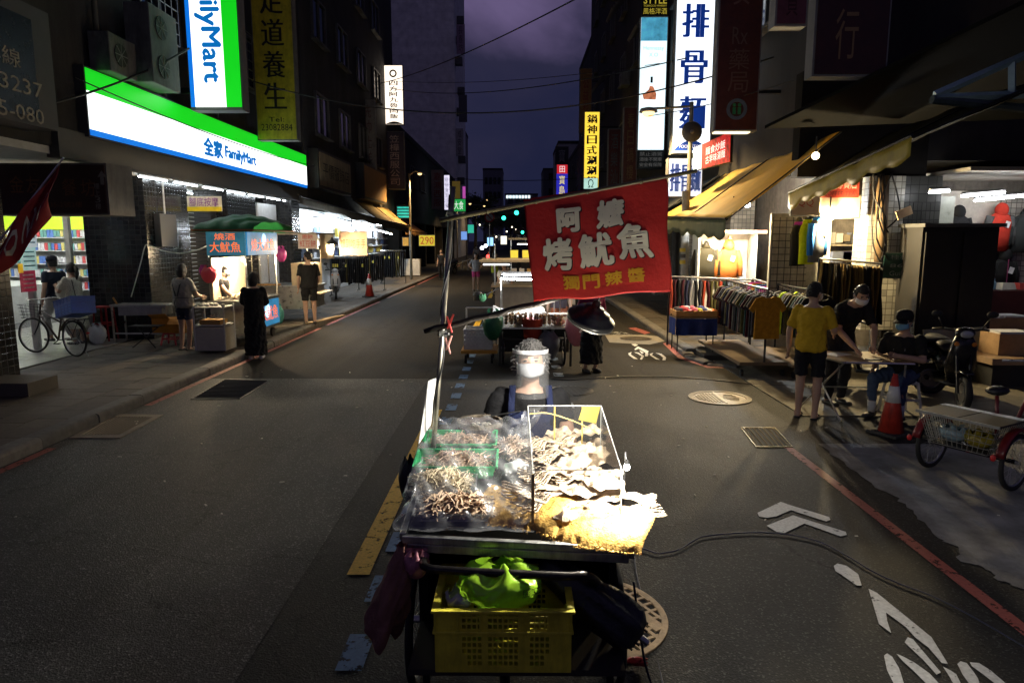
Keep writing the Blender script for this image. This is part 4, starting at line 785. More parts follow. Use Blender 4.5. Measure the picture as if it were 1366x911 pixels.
# ================================================================ left side of the street
def tilemat(c, mortar, w=.1, h=.1, rough=.25, var=.3, bumps=.4, off=0.):
    m = bpy.data.materials.new('tiles'); m.use_nodes = True; t = m.node_tree; b = t.nodes['Principled BSDF']; n = t.nodes.new; l = t.links.new
    tcx = n('ShaderNodeTexCoord'); sx = n('ShaderNodeSeparateXYZ'); l(tcx.outputs['Object'], sx.inputs[0]); a = n('ShaderNodeMath'); l(sx.outputs[0], a.inputs[0]); l(sx.outputs[1], a.inputs[1])
    cx = n('ShaderNodeCombineXYZ'); l(a.outputs[0], cx.inputs[0]); l(sx.outputs[2], cx.inputs[1])
    br = n('ShaderNodeTexBrick'); br.offset = off; br.inputs['Scale'].default_value = 1; br.inputs['Brick Width'].default_value = w; br.inputs['Row Height'].default_value = h; br.inputs['Mortar Size'].default_value = .006; br.inputs['Mortar Smooth'].default_value = .1
    br.inputs['Color1'].default_value = (*[k*(1-var) for k in c], 1); br.inputs['Color2'].default_value = (*[k*(1+var) for k in c], 1); br.inputs['Mortar'].default_value = (*mortar, 1); l(cx.outputs[0], br.inputs['Vector'])
    nz = n('ShaderNodeTexNoise'); nz.inputs['Scale'].default_value = 1.5; nz.inputs['Detail'].default_value = 8; l(tcx.outputs['Object'], nz.inputs['Vector']); mr = n('ShaderNodeMapRange'); mr.inputs['To Min'].default_value = .5; mr.inputs['To Max'].default_value = 1.4; l(nz.outputs['Fac'], mr.inputs['Value'])
    vm = n('ShaderNodeVectorMath'); vm.operation = 'SCALE'; l(br.outputs['Color'], vm.inputs[0]); l(mr.outputs[0], vm.inputs['Scale']); l(vm.outputs[0], b.inputs['Base Color'])
    r2 = n('ShaderNodeMapRange'); r2.inputs['To Min'].default_value = rough; r2.inputs['To Max'].default_value = .85; l(br.outputs['Fac'], r2.inputs['Value']); l(r2.outputs[0], b.inputs['Roughness'])
    bp = n('ShaderNodeBump'); bp.inputs['Strength'].default_value = bumps; bp.inputs['Distance'].default_value = .008; bp.invert = True; l(br.outputs['Fac'], bp.inputs['Height']); l(bp.outputs[0], b.inputs['Normal']); return m
XL = -7.1
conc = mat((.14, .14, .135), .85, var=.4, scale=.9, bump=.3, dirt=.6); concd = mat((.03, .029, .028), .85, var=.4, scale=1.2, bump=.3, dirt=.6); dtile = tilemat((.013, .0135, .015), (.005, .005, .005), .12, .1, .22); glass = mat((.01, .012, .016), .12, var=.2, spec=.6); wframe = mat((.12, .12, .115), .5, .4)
def building(name, label, x0, x1, y0, y1, z0, z1, m, win=(), face=1, holes=None):
    t = thing(name, label, 'building', ((x0+x1)/2, y0, 0)); o = t.location; b = MB(); b.bx(x0-o.x, x1-o.x, 0, y1-y0, z0, z1); b.build('wall', m, t)
    xf = (x1 if face > 0 else x0)-o.x
    rl = MB(); rl.bx(x0-o.x-.06, x1-o.x+.06, -.06, y1-y0+.06, z1, z1+.35); rl.build('parapet', concd, t)
    wm = gm = bm_ = sm_ = None
    for (yy, zz, ww, hh) in win:
        wdw = MB()
        for a, c in (((0, 0, hh/2), (.1, ww, .06)), ((0, 0, -hh/2), (.1, ww, .06)), ((0, ww/2, 0), (.1, .06, hh)), ((0, -ww/2, 0), (.1, .06, hh)), ((0, 0, 0), (.08, .05, hh-.06))): wdw.box(a, c)
        f = wdw.build('window', wframe, t); f.location = (xf+.04*face, yy-y0, zz)
        MB().box((-.03*face, 0, 0), (.02, ww-.05, hh-.05)).build('pane', glass, f); MB().box((.06*face, 0, -hh/2-.06), (.2, ww+.2, .06)).build('sill', conc, f)
    return t
def lit(mb, name, m, t): return wp(mb, name, m, t)
# convenience store building
W1 = [(y, z, 1.5, 1.3) for z in (6.8, 9.8, 12.8) for y in (10, 14.2, 18.6, 21.5)]
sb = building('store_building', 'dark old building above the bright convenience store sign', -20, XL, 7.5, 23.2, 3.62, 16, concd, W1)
so_ = sb.location
for (x0, x1, y0, y1) in ((-9.0, -7.7, 14.3, 16.2), (-8.6, -7.7, 18.4, 20.4), (-8.3, -7.3, 9.0, 9.8), (-8.2, -7.3, 22.4, 23.2)): wp(MB().bx(x0, x1, y0, y1, .12, 3.62), 'column', dtile, sb)
sh = MB()
for i in range(30): sh.box((-8.02, 17.3, .2+.1*i), (.03, 2.2, .085), 0, Matrix.Rotation(.25, 3, 'Y'))
wp(sh, 'roller_shutter', mat((.045, .045, .047), .5, .5), sb)
wp(MB().bx(-14, -7.15, 8, 23.1, 3.5, 3.615), 'arcade_ceiling', mat((.5, .5, .48), .7, var=.15), sb)
wp(MB().bx(-7.2, -7.0, 10.7, 23.2, 3.45, 3.9), 'fascia', mat((.06, .06, .06), .6), sb)
tubem = mat((1, 1, 1), emit=24, var=0, ec=(.86, .95, 1)); tubew = mat((1, 1, 1), emit=9, var=0, ec=(1, .95, .86)); fix = mat((.25, .25, .25), .5)
def tube_light(label, a, b_, m=None, group=None, r=.014):
    a, b_ = Vector(a), Vector(b_); t = wthing('tube_light', label, 'light', (a+b_)/2, group); wp(MB().tube([a, b_], r, 8), 'tube', m or tubem, t); up = Vector((0, 0, .045)); wp(MB().tube([a+up, b_+up], .03, 4), 'fitting', fix, t)
    return t
for i in range(8): tube_light('%s arcade ceiling tube from the left under the long store sign' % ('first', 'second', 'third', 'fourth', 'fifth', 'sixth', 'seventh', 'eighth')[i], (-7.5, 12.4+1.4*i, 3.44), (-7.5, 13.5+1.4*i, 3.44), group='arcade tubes below the store sign')
for i in range(3): tube_light('fluorescent tube deeper in the arcade behind the dark tiled column, %s' % ('nearest one', 'middle one', 'farthest one')[i], (-8.85, 16.4+1.5*i, 3.44), (-8.85, 17.7+1.5*i, 3.44), group='arcade tubes behind the column')
# store interior
inn = thing('store_interior', 'bright convenience store interior seen behind the blue crate bicycle', 'shop', (-11, 14, .12)); WORLD.add(inn.name)
wp(MB().bx(-16.2, -16.1, 9, 22, .12, 3.4), 'back_wall', mat((.75, .77, .75), .6, var=.05), inn); wp(MB().bx(-16.1, -9.2, 20.5, 20.6, .12, 3.4), 'end_wall', mat((.7, .72, .7), .6), inn)
wp(MB().bx(-16.05, -9.8, 20.3, 20.48, 2.5, 3.3), 'lime_band', mat((.5, .75, .03), .5, emit=.55, ec=(.42, .7, .02), var=.05), inn)
g = random.Random(2)
for k in range(5):
    z = .75+.38*k; wp(MB().bx(-15.8, -11.8, 20.05, 20.45, z-.02, z), 'shelf', mat((.8, .8, .8), .5), inn); cm = {}
    for i in range(40):
        c = g.choice([0, 0, 1, 2, 3, 4]); cm.setdefault(c, MB()).box((-15.7+.098*i, 20.2, z+.11), (.08, .12, g.uniform(.16, .24)))
    for c, b in cm.items(): o = wp(b, 'products', mat([(.75, .75, .75), (.1, .2, .5), (.55, .08, .08), (.7, .6, .2), (.15, .35, .3)][c], .5), inn); o['kind'] = 'stuff'
for y in (13.0, 15.0, 17.0, 19.0): wp(MB().bx(-15.4, -9.9, y, y+.12, 3.34, 3.38), 'ceiling_light', mat((1, 1, 1), emit=24, var=0), inn)
wp(MB().bx(-14.9, -12.6, 16.4, 19.5, .12, 1.05), 'counter', mat((.6, .62, .6), .5), inn)
for y in (12.95, 14.15): wp(MB().bx(-9.3, -9.2, y-.05, y+.05, .12, 3.3), 'door_frame', mat((.75, .74, .66), .5), inn)
for i, (u0, u1, v0, v1, c, lb_) in enumerate(((21, 52, 290, 296, (.05, .3, .7), 'a'), (24, 50, 296, 330, (.75, .85, .9), 'b'), (26, 50, 330, 360, (.55, .8, .75), 'c'), (26, 49, 362, 388, (.3, .02, .05), 'd'), (24, 31, 352, 364, (.9, .5, .02), 'e'))):
    p, q = AX(u0, v0, -9.15), AX(u1, v1, -9.15); wp(MB().bx(-9.16, -9.15+.002*i, p.y, q.y, q.z, p.z), 'poster', mat(c, .5, emit=.35, var=.35, scale=5), inn)
    if i in (1, 2, 3):
        g2 = MB(); 
        for k in range(4): g2.box((-9.14, p.y+(q.y-p.y)*.5, p.z+(q.z-p.z)*(.2+.2*k)), (.008, (q.y-p.y)*.7, .025))
        wp(g2, 'poster_lines', mat((.1, .25, .3) if i < 3 else (.7, .6, .55), .6, var=.5, scale=20), inn)
# long store sign
sgn = wthing('shop_sign', 'long illuminated green white and blue sign above the convenience store', 'sign', (XL, 11.4, 3.88)); y0, y1, zb, zt = 11.4, 22.95, 3.88, 4.93; hh = zt-zb
wp(MB().bx(XL, -6.93, y0-.03, y1+.03, zb-.03, zt+.03), 'case', mat((.05, .05, .05), .5), sgn)
EG = mat((.02, .5, .03), .4, emit=1.0, ec=(.006, .62, .012), var=.06, scale=.5); EW = mat((.9, .9, .9), .4, emit=1.9, ec=(.93, 1, .97), var=.04, scale=.4); EB = mat((.02, .2, .7), .4, emit=1., ec=(.003, .17, .72), var=.05); LB = mat((.02, .2, .7), .4, emit=.6, ec=(.003, .24, .75), var=0)
for nm, a, c, m in (('green_band', .665, 1, EG), ('white_band', .09, .665, EW), ('blue_band', 0, .09, EB)): wp(MB().bx(-6.93, -6.92, y0, y1, zb+hh*a, zb+hh*c), nm, m, sgn)
def yb(u): return AX(u, 210, -6.915).y
b = MB()
write(b, '全家', (-6.914, (yb(273)+yb(297))/2, zb+hh*.36), (0, 1, 0), (0, 0, 1), yb(297)-yb(273), hh*.36, 0)
for k_, (dx, dz_) in enumerate(((-.035, 0), (.035, 0), (0, .02), (0, -.02), (.02, .015), (-.02, -.015))): write(b, '全家', (-6.913+k_*.0004, (yb(273)+yb(297))/2+dx, zb+hh*.36+dz_), (0, 1, 0), (0, 0, 1), yb(297)-yb(273), hh*.36, 0)
write(b, 'FamilyMart', (-6.914, (yb(301)+yb(341))/2, zb+hh*.33), (0, 1, 0), (0, 0, 1), yb(341)-yb(301), hh*.32)
for k, (dx, dz_) in enumerate(((-.03, 0), (.03, 0), (0, .015), (0, -.015))): write(b, 'FamilyMart', (-6.9135+.0004*k, (yb(301)+yb(341))/2+dx, zb+hh*.33+dz_), (0, 1, 0), (0, 0, 1), yb(341)-yb(301), hh*.32)
wp(b, 'lettering', LB, sgn)
# upright store sign
YS = 14.5; xa, xb = AY(250, 60, YS).x, AY(318, 60, YS).x; za, zc = AY(284, 143, YS).z, 8.2; ww = xb-xa
sgn = wthing('shop_sign', 'upright illuminated blue white and green sign projecting above the long store sign', 'sign', ((xa+xb)/2, YS, za)); wp(MB().bx(xa-.02, xb+.02, YS+.01, YS+.36, za-.06, zc), 'case', mat((.16, .16, .16), .6), sgn)
for nm, a, c, m in (('blue_band', 0, .085, EB), ('white_band', .085, .70, EW), ('green_band', .70, 1, EG)): wp(MB().bx(xa+ww*a, xa+ww*c, YS-.01, YS+.01, za, zc-.02), nm, m, sgn)
b = MB(); zt_, zl = AY(284, 110, YS).z, AY(284, -64, YS).z; write(b, 'FamilyMart', (xa+ww*.42, YS-.016, (zt_+zl)/2), (0, 0, -1), (1, 0, 0), zl-zt_, ww*.47)
for k, (dx, dz) in enumerate(((.015, 0), (-.015, 0), (0, .02), (0, -.02))): write(b, 'FamilyMart', (xa+ww*.42+dx, YS-.0165-.0004*k, (zt_+zl)/2+dz), (0, 0, -1), (1, 0, 0), zl-zt_, ww*.47)
wp(b, 'lettering', LB, sgn)
wp(MB().box((xb-.02, YS+.18, za-.03), (.03, .3, .02)), 'bracket', steel, sgn); wp(MB().bx(XL, xa, YS+.1, YS+.25, za+.3, za+.4), 'bracket', blackmetal, sgn); wp(MB().bx(XL, xa, YS+.1, YS+.25, za+2.3, za+2.4), 'bracket', blackmetal, sgn)
def vsign(label, u0, u1, vb, zt, Y, face, mface, letters, mlet, depth=.28, vt=None, lw=.6, lo=.5, lh=.9, extra=None, side=None, X0=None, name='shop_sign', fat=.0, group=None, wall=None, texty=None, fill=.84):
    """upright box sign projecting from a facade, its face towards the camera"""
    xa, xb = AY(u0, vb, Y).x, AY(u1, vb, Y).x; za = AY(u0, vb, Y).z; zt = AY(u0, vt, Y).z if vt is not None else zt; w_ = xb-xa
    t = wthing(name, label, 'sign', ((xa+xb)/2, Y, za), group); wp(MB().bx(xa-.03, xb+.03, Y+.01, Y+depth, za-.03, zt+.03), 'case', side or mat((.2, .2, .19), .6, var=.3, dirt=.5), t); wp(MB().bx(xa, xb, Y-.012, Y+.01, za, zt), 'face', mface, t)
    if letters:
        b = MB(); 
        for k, dx in enumerate((0, fat, -fat) if fat else (0,)): write(b, letters, ((xa+xb)/2+dx+(lo-.5)*w_, Y-.018-.0006*k, (za+zt)/2 if texty is None else za+(zt-za)*texty), (1, 0, 0), (0, 0, 1), w_*lw, (zt-za)*lh, 0, True, fill)
        wp(b, 'lettering', mlet, t)
    if wall is not None:
        for k in (.2, .8): wp(MB().bx(min(wall, xa, xb) if wall < 0 else xb, xa if wall < 0 else wall, Y+.1, Y+.16, za+(zt-za)*k, za+(zt-za)*k+.06), 'bracket', blackmetal, t)
    return t, xa, xb, za, zt
inkb = mat((.015, .013, .01), .6, var=0); olive = mat((.62, .5, .03), .5, var=.25, dirt=.35)
t, xa, xb, za, zt = vsign('unlit yellow upright sign with black calligraphy beyond the upright store sign', 345, 396, 186, 8.75, 18.6, 1, olive, '足道養生', inkb, lw=.56, lh=.8, fat=.012, texty=.58)
b = MB(); write(b, 'Tel:', ((xa+xb)/2, 18.58, za+.5), (1, 0, 0), (0, 0, 1), .4, .12); write(b, '23082884', ((xa+xb)/2, 18.58, za+.3), (1, 0, 0), (0, 0, 1), .82, .17); wp(b, 'lettering', inkb, t)
# dark signs at the near left
t = wthing('shop_sign', 'dark sign with pale phone numbers at the upper left edge', 'sign', (-6.7, 9.2, 3.9)); p, q = AX(-90, 40, -6.6), AX(68, 175, -6.6); wp(MB().bx(-7.1, -6.62, 7.2, 10.15, 3.75, 5.35), 'case', mat((.05, .05, .055), .5), t); wp(MB().bx(-6.62, -6.6, 7.3, 9.75, 3.85, 5.15), 'face', mat((.012, .014, .02), .25), t)
b = MB(); dy = lambda u, v: AX(u, v, -6.595)
for s_, u0, u1, vc, hz, in (('專線', -25, 27, 77, .24), ('28-3237', -45, 56, 113, .2), ('0915-080', -47, 58, 150, .2)):
    a, c = dy(u0, vc), dy(u1, vc); m_ = (a+c)/2; zz = AX((u0+u1)/2, vc-6, -6.595).z; b = MB(); write(b, s_, (-6.594, m_.y, zz), (0, 1, 0), (0, 0, 1), abs(c.y-a.y), hz); wp(b, 'lettering', mat((.28, .26, .2), .6, var=.2), t)
t = wthing('shop_sign', 'dark brown box sign of an upstairs restaurant hanging under the arcade', 'sign', (-7.4, 11, 2.6)); c0, c1 = AY(-30, 222, 11.), AY(146, 287, 11.); wp(MB().bx(c0.x, c1.x, 11.02, 11.75, c1.z, c0.z+.05), 'case', mat((.13, .125, .115), .6, var=.3, dirt=.4), t); wp(MB().bx(c0.x, c1.x-.03, 11.0, 11.02, c1.z+.03, c0.z+.02), 'face', mat((.035, .012, .01), .4), t)
b = MB(); 
for s_, u, v, w_, h_ in (('金', 22, 246, .28, .26), ('友', 44, 247, .28, .26), ('餐', 92, 250, .28, .26), ('坊', 117, 251, .28, .26)): p = AY(u, v, 10.99); write(b, s_, p, (1, 0, 0), (0, 0, 1), w_*.8, h_)
p = AY(70, 273, 10.99); write(b, '桂林路235-2號2樓', p, (1, 0, 0), (0, 0, 1), .95, .09); wp(b, 'lettering', mat((.16, .06, .03), .6, var=0), t)
b = MB(); p = AY(136, 238, 10.99); b.quad(*[p+Vector(k) for k in ((-.03, 0, -.1), (.03, 0, -.1), (.03, 0, .02), (.07, 0, .02), (0, 0, .12), (-.07, 0, .02), (-.03, 0, .02))]); p = AY(130, 262, 10.99); write(b, '樓上3樓', p, (1, 0, 0), (0, 0, 1), .09, .42, 0, True); wp(b, 'lettering', mat((.22, .2, .17), .6, var=0), t)
# red flag at the left edge
t = wthing('flag', 'red flag with cream letters drooping at the left edge', 'flag', (-5.3, 7.6, 2.4)); YF = 7.6; fa = [AY(u, v, YF) for u, v in ((-8, 372), (-8, 325), (78, 220), (61, 302), (44, 332))]
TLf, TRf, BRf, BLf = AY(40, 262, YF), AY(78, 218, YF), AY(58, 318, YF), AY(-14, 378, YF)
def flag(u, v): p = AY(-20, 352, YF).lerp(TRf, u).lerp(AY(-20, 392, YF).lerp(AY(64, 300, YF), u), v*math.sin(math.pi*min(.95, .12+.8*(1-u)*.9+.1))**.3); return p+Vector((0, .05*math.sin(u*9+v*4)+.03*math.sin(v*7), 0))
wp(MB().grid(flag, 24, 14), 'cloth', mat((.33, .03, .03), .7, var=.2, trans=.1), t, smooth=True, solid=.003)
b = MB()
for s_, u in (('S', .22), ('0', .42), ('S', .62), ('C', .82)):
    one = MB(); write(one, s_, (u, .5, 0), (0, 1, 0), (-1, 0, 0), .6, .15, .0); b.add([flag(min(max(x, 0), 1), min(max(y, 0), 1))+Vector((0, -.012, 0)) for x, y, z in one.v], one.f)
wp(b, 'lettering', mat((.62, .56, .42), .7, var=.1), t); wp(MB().tube([AY(-60, 398, YF+.02), TRf+Vector((.05, .02, .06))], .012, 6), 'pole', steel, t)
# air conditioners
def aircon(label, x, y, z, w_, d_, h_, fans=1, rz=0.):
    t = thing('air_conditioner', label, 'air conditioner', (x, y, z), rz); MB().bx(-d_/2, d_/2, -w_/2, w_/2, 0, h_).build('body', mat((.13, .13, .125), .6, var=.3, dirt=.6), t, bevel=.015)
    for k in range(fans):
        zc = h_*(k+.5)/fans; f = MB(); f.lathe([(.02, .01), (.3*min(1, h_/fans), .012), (.3*min(1, h_/fans), 0)], (0, 0, 0), 20, Matrix.Rotation(R(90), 3, 'Y')); o = f.build('fan_grille', mat((.03, .03, .03), .6), t); o.location = (d_/2+.002, -.1*w_, zc)
        for j in range(4): bb = MB(); bb.box((0, 0, 0), (.012, .6*min(1, h_/fans), .01), 0, Matrix.Rotation(j*math.pi/4, 3, 'X')); bb.build('grille_bar', fix, o).location = (.012, 0, 0)
    return t
aircon('tall double fan air conditioner above the long store sign', -6.7, 13.15, 4.98, 1.0, .45, 1.35, 2); aircon('small air conditioner beside the tall double one above the store sign', -6.85, 12.1, 4.95, .8, .35, .62); aircon('air conditioner high on the dark wall near the upper left corner', -6.9, 10.4, 6.1, .8, .35, .6)
for i, (y, z, h_) in enumerate(((11.9, 5.2, 9), (14.0, 5.2, 9), (16.4, 5.3, 9))):
    t = tag(MB().tube([(-6.98, y, 5), (-6.98, y, 14)], .045, 8).build('drain_pipe', mat((.06, .06, .058), .6), smooth=True), 'grey drain pipe on the dark wall %s the upright store sign' % ('well left of', 'just left of', 'just right of')[i], 'pipe')
for y0_, y1_ in ((13.3, 14.3), (15.2, 18.2)):
    t = wthing('window_cage', 'iron window cage on the wall %s the upright store sign' % ('left of' if y0_ < 14 else 'right of'), 'window cage', (-6.9, y0_, 6))
    for k in range(7): wp(MB().box((-6.75, (y0_+y1_)/2, 6+.22*k), (.02, y1_-y0_, .02)), 'bar', wframe, t)
    for k in range(5): wp(MB().box((-6.745, y0_+(y1_-y0_)*k/4, 6.66), (.02, .02, 1.34)), 'bar', wframe, t)
# ---------------------------------------------------------------- bicycle with crate
bk = wthing('bicycle', 'dark old bicycle parked on the pavement with a crate on its rack', 'bicycle', (-8.3, 12.2, .12)); rw = Vector((-7.93, 12.05, .12+.33)); fw = Vector((-8.98, 12.5, .12+.33)); ax = (fw-rw).normalized(); sd = ax.cross(Vector((0, 0, 1))); Zv = Vector((0, 0, 1))
for c, a_ in ((rw, sd), (fw, sd+ax*.25)):
    tb, rb = MB(), MB(); wheel_parts(tb, rb, c, .33, a_, 28, .018); o = wp(tb, 'wheel', rubber, bk, smooth=True); rb.build('spokes', steel, o)
bp_ = lambda f, z: rw+ax*f+Zv*(z-.33)
b = MB()
for p, q, r in ((bp_(0, .33), bp_(.45, .28), .012), (bp_(.45, .28), bp_(.28, .78), .016), (bp_(0, .33), bp_(.3, .7), .01), (bp_(.45, .28), bp_(.9, .72), .019), (bp_(.33, .6), bp_(.88, .8), .014), (bp_(.86, .92), bp_(.93, .62), .018)): b.tube([p, q], r, 8)
wp(b, 'frame', mat((.05, .03, .025), .4, .3), bk, smooth=True)
b = MB(); hb = bp_(.84, 1.0); b.tube(smooth_path([bp_(.93, .62), bp_(1.0, .5), fw], 3), .013, 8); wp(b, 'fork', blackmetal, bk); b = MB(); b.tube([bp_(.86, .9), hb], .013, 8); b.tube(smooth_path([hb+sd*.28-ax*.18, hb+sd*.24+Zv*.02, hb+ax*.04, hb-sd*.24+Zv*.02, hb-sd*.28-ax*.18], 4), .011, 8); wp(b, 'handlebar', steel, bk, smooth=True)
wp(MB().ball(bp_(.24, .84), (.13, .08, .04), 12, 8), 'saddle', blk, bk, smooth=True)
b = MB(); 
for s_ in (-1, 1): b.tube([bp_(.28, .62)+sd*.06*s_, bp_(-.35, .7)+sd*.06*s_], .007, 6); b.tube([rw+sd*.06*s_, bp_(-.25, .7)+sd*.06*s_], .006, 6)
wp(b, 'rack', blackmetal, bk); P = [rw+ax*(.36*math.cos(a))+Zv*(.36*math.sin(a)) for a in [R(k) for k in range(20, 200, 15)]]; wp(MB().tube(P, .028, 6, ry=.006, up=sd), 'mudguard', mat((.1, .08, .06), .35, .6), bk, smooth=True)
wp(MB().ball(rw-ax*.37+Zv*.12, (.03, .03, .02)), 'reflector', mat((.5, .01, .01), .3), bk); b = MB(); b.tube([bp_(.45, .28), bp_(.6, .2)], .01, 6); b.box(bp_(.62, .19)+sd*.08, (.1, .04, .02)); wp(b, 'pedal', blk, bk); wp(MB().tube([rw+sd*.05, rw-ax*.15-Zv*.32+sd*.12], .008, 6), 'kickstand', steel, bk)
b = MB(); fb = bp_(1.12, .78)
for k in range(5): z = -.12+.06*k; w_ = .13+.03*k/4; b.tube([fb+Zv*z+ax*w_+sd*w_, fb+Zv*z-ax*w_+sd*w_, fb+Zv*z-ax*w_-sd*w_, fb+Zv*z+ax*w_-sd*w_], .004, 4, True)
for k in range(16): a = 2*math.pi*k/16; d = ax*math.cos(a)+sd*math.sin(a); b.tube([fb-Zv*.12+d*.14, fb+Zv*.12+d*.18], .003, 3)
wp(b, 'front_basket', blackmetal, bk)
bc = crate('blue plastic crate riding on the bicycle\'s rear rack', -.29, .29, -.2, .2, 0, .3, mat((.01, .07, .42), .45, var=.25, scale=5), lambda i, j: False, 12, 4, sides=5); bc.location = bp_(-.1, .72)+Zv*.03; bc.rotation_euler = (R(-4), R(-12), math.atan2(-ax.y, -ax.x)-.12)
b = MB()
for i in range(5):
    for j in range(4):
        for sy in (-1, 1): b.box((-.23+.115*i, sy*.2035, .045+.05*j), (.085, .006, .03))
b.build('wall_ribs', mat((.03, .13, .55), .5), bc)['kind'] = 'stuff'
# stuff by the column
t = wthing('steel_sink_table', 'stainless steel sink table against the dark tiled column', 'table', (-8.0, 14.0, .12)); x0, x1, y0, y1 = -8.25, -7.1, 13.7, 14.2
b = MB(); b.bx(x0, x1, y0, y1, .86, .9); wp(b, 'top', steel, t, bevel=.005); wp(MB().bx(x0+.15, x1-.1, y0+.03, y1-.04, .68, .858), 'basin', mat((.35, .35, .34), .35, .9), t, bevel=.01)
for x in (x0+.03, x1-.03):
    for y in (y0+.03, y1-.03): wp(MB().tube([(x, y, .12), (x, y, .86)], .02, 8), 'leg', steel, t)
wp(MB().bx(x0+.03, x1-.03, y0+.01, y0+.04, .3, .33), 'stretcher', steel, t); tag(MB().box((-8.2, 13.85, .95), (.03, .02, .2), 0, Matrix.Rotation(-.5, 3, 'Y')).build('wooden_spatula', mat((.5, .22, .05), .6)), 'orange wooden spatula standing in the steel sink', 'spatula')
o = bag_mesh((-8.45, 13.55, .30), (.17, .13, .19), 3.3, .75, 26, 16, .1); tag(o.build('plastic_bag', mat((.62, .64, .66), .35, var=.15, trans=.2), smooth=True), 'white plastic bag on the floor left of the steel sink table', 'bag')
t = wthing('bin', 'grey plastic bin behind the bicycle\'s rear wheel', 'bin', (-8.95, 13.9, .12)); wp(MB().lathe([(.17, .12), (.2, .62), (.21, .64)], (-8.95, 13.9, 0), 20), 'body', mat((.25, .25, .25), .5), t, smooth=True); wp(MB().lathe([(.21, .64), (.2, .7), (.1, .74), (.01, .75)], (-8.95, 13.9, 0), 20), 'lid', mat((.3, .3, .3), .5), t, smooth=True)
def stool(label, x, y, z, w_, h_, m, rz=0., group=None):
    t = thing('stool', label, 'stool', (x, y, z), rz, group); MB().box((0, 0, h_-.02), (w_*.8, w_*.8, .035)).build('seat', m, t, bevel=.01)
    for sx in (-1, 1):
        for sy in (-1, 1): b = MB(); b.tube([(sx*w_*.36, sy*w_*.36, h_-.02), (sx*w_*.5, sy*w_*.5, 0)], [.022, .018], 6); b.build('leg', m, t)
    for sx in (-1, 1): MB().box((sx*w_*.43, 0, h_*.45), (.015, w_*.8, .03)).build('brace', m, t); MB().box((0, sx*w_*.43, h_*.5), (w_*.8, .015, .03)).build('brace', m, t)
    return t
redp = mat((.5, .02, .02), .45, var=.1); stool('tall red plastic stool behind the blue crate', -8.62, 14.1, .12, .34, .72, mat((.28, .01, .015), .45)); pinkp = mat((.62, .07, .09), .45); stool('small pink red stool under the orange box by the grey shirt person', -6.95, 13.55, .12, .3, .25, pinkp)
t = wthing('cardboard_box', 'orange cardboard box standing behind the grey shirt person', 'box', (-6.9, 13.75, .4)); wp(MB().bx(-7.25, -6.6, 13.4, 13.75, .37, .66), 'carton', mat((.62, .25, .02), .7, var=.15), t); wp(MB().slab([(-7.25, 13.4, .66), (-6.9, 13.4, .66), (-6.92, 13.3, .76), (-7.27, 13.3, .74)], (0, 0, 1), .004), 'flap', mat((.66, .3, .04), .7), t); wp(MB().slab([(-6.88, 13.4, .66), (-6.6, 13.4, .66), (-6.58, 13.32, .55), (-6.9, 13.3, .56)], (0, -1, 0), .004), 'flap', mat((.6, .22, .02), .7), t)
t = wthing('steel_table', 'small steel prep table left of the grey shirt person', 'table', (-6.9, 14, .12)); wp(MB().bx(-7.0, -6.4, 13.85, 14.4, .84, .88), 'top', steel, t)
for x in (-6.95, -6.45):
    for y in (13.9, 14.35): wp(MB().tube([(x, y, .12), (x, y, .84)], .015, 6), 'leg', steel, t)
t = wthing('folding_stand', 'black folding stand by the orange box', 'stand', (-7.3, 13.2, .12)); wp(MB().tube([(-7.5, 13.1, .12), (-7.05, 13.3, .52)], .012, 6), 'leg', blk, t); wp(MB().tube([(-7.05, 13.1, .12), (-7.5, 13.3, .52)], .012, 6), 'leg', blk, t); wp(MB().box((-7.28, 13.25, .53), (.6, .3, .02)), 'top', blk, t)
rp = [AY(u, v, 14.25) for u, v in ((175, 396), (181, 375), (188, 350), (193, 330), (198, 327), (215, 334), (240, 338), (262, 334), (276, 328))]; tag(MB().tube(smooth_path(rp), .012, 6).build('white_cable', mat((.6, .58, .5), .6), smooth=True), 'white cable looping across the dark tiled column', 'cable')
t = wthing('step_block', 'low dark stone step at the left edge of the pavement', 'step', (-6.8, 8.4, .12)); wp(MB().bx(-8.0, -6.55, 8.9, 9.5, .12, .3), 'block', mat((.07, .06, .05), .85, bump=.5), t)
t = wthing('arcade_notice', 'yellow and white notice under the tubes above the roller shutter', 'sign', (-7.7, 16.5, 2.9)); p, q = AY(249, 262, 16.), AY(296, 282, 16.); wp(MB().bx(p.x, q.x, 16, 16.03, q.z, p.z), 'panel', mat((.75, .72, .6), .5), t); wp(MB().bx(p.x, q.x, 15.985, 15.998, q.z, q.z+.1), 'stripe', mat((.7, .55, .02), .5), t); b = MB(); write(b, '腳底按摩', ((p.x+q.x)/2, 15.98, (p.z+q.z)/2+.04), (1, 0, 0), (0, 0, 1), (q.x-p.x)*.85, .2); wp(b, 'lettering', mat((.25, .05, .3), .6, var=0), t)
t = wthing('junction_box', 'dark metal box on the tiled column above the white cable', 'box', (-7.6, 15, 2.4)); wp(MB().bx(-7.69, -7.55, 14.6, 15.3, 2.05, 2.75), 'body', mat((.05, .05, .055), .5, .3), t, bevel=.01); wp(MB().tube([(-7.62, 14.95, 2.75), (-7.62, 14.95, 3.45)], .02, 6), 'conduit', mat((.5, .5, .5), .5), t)
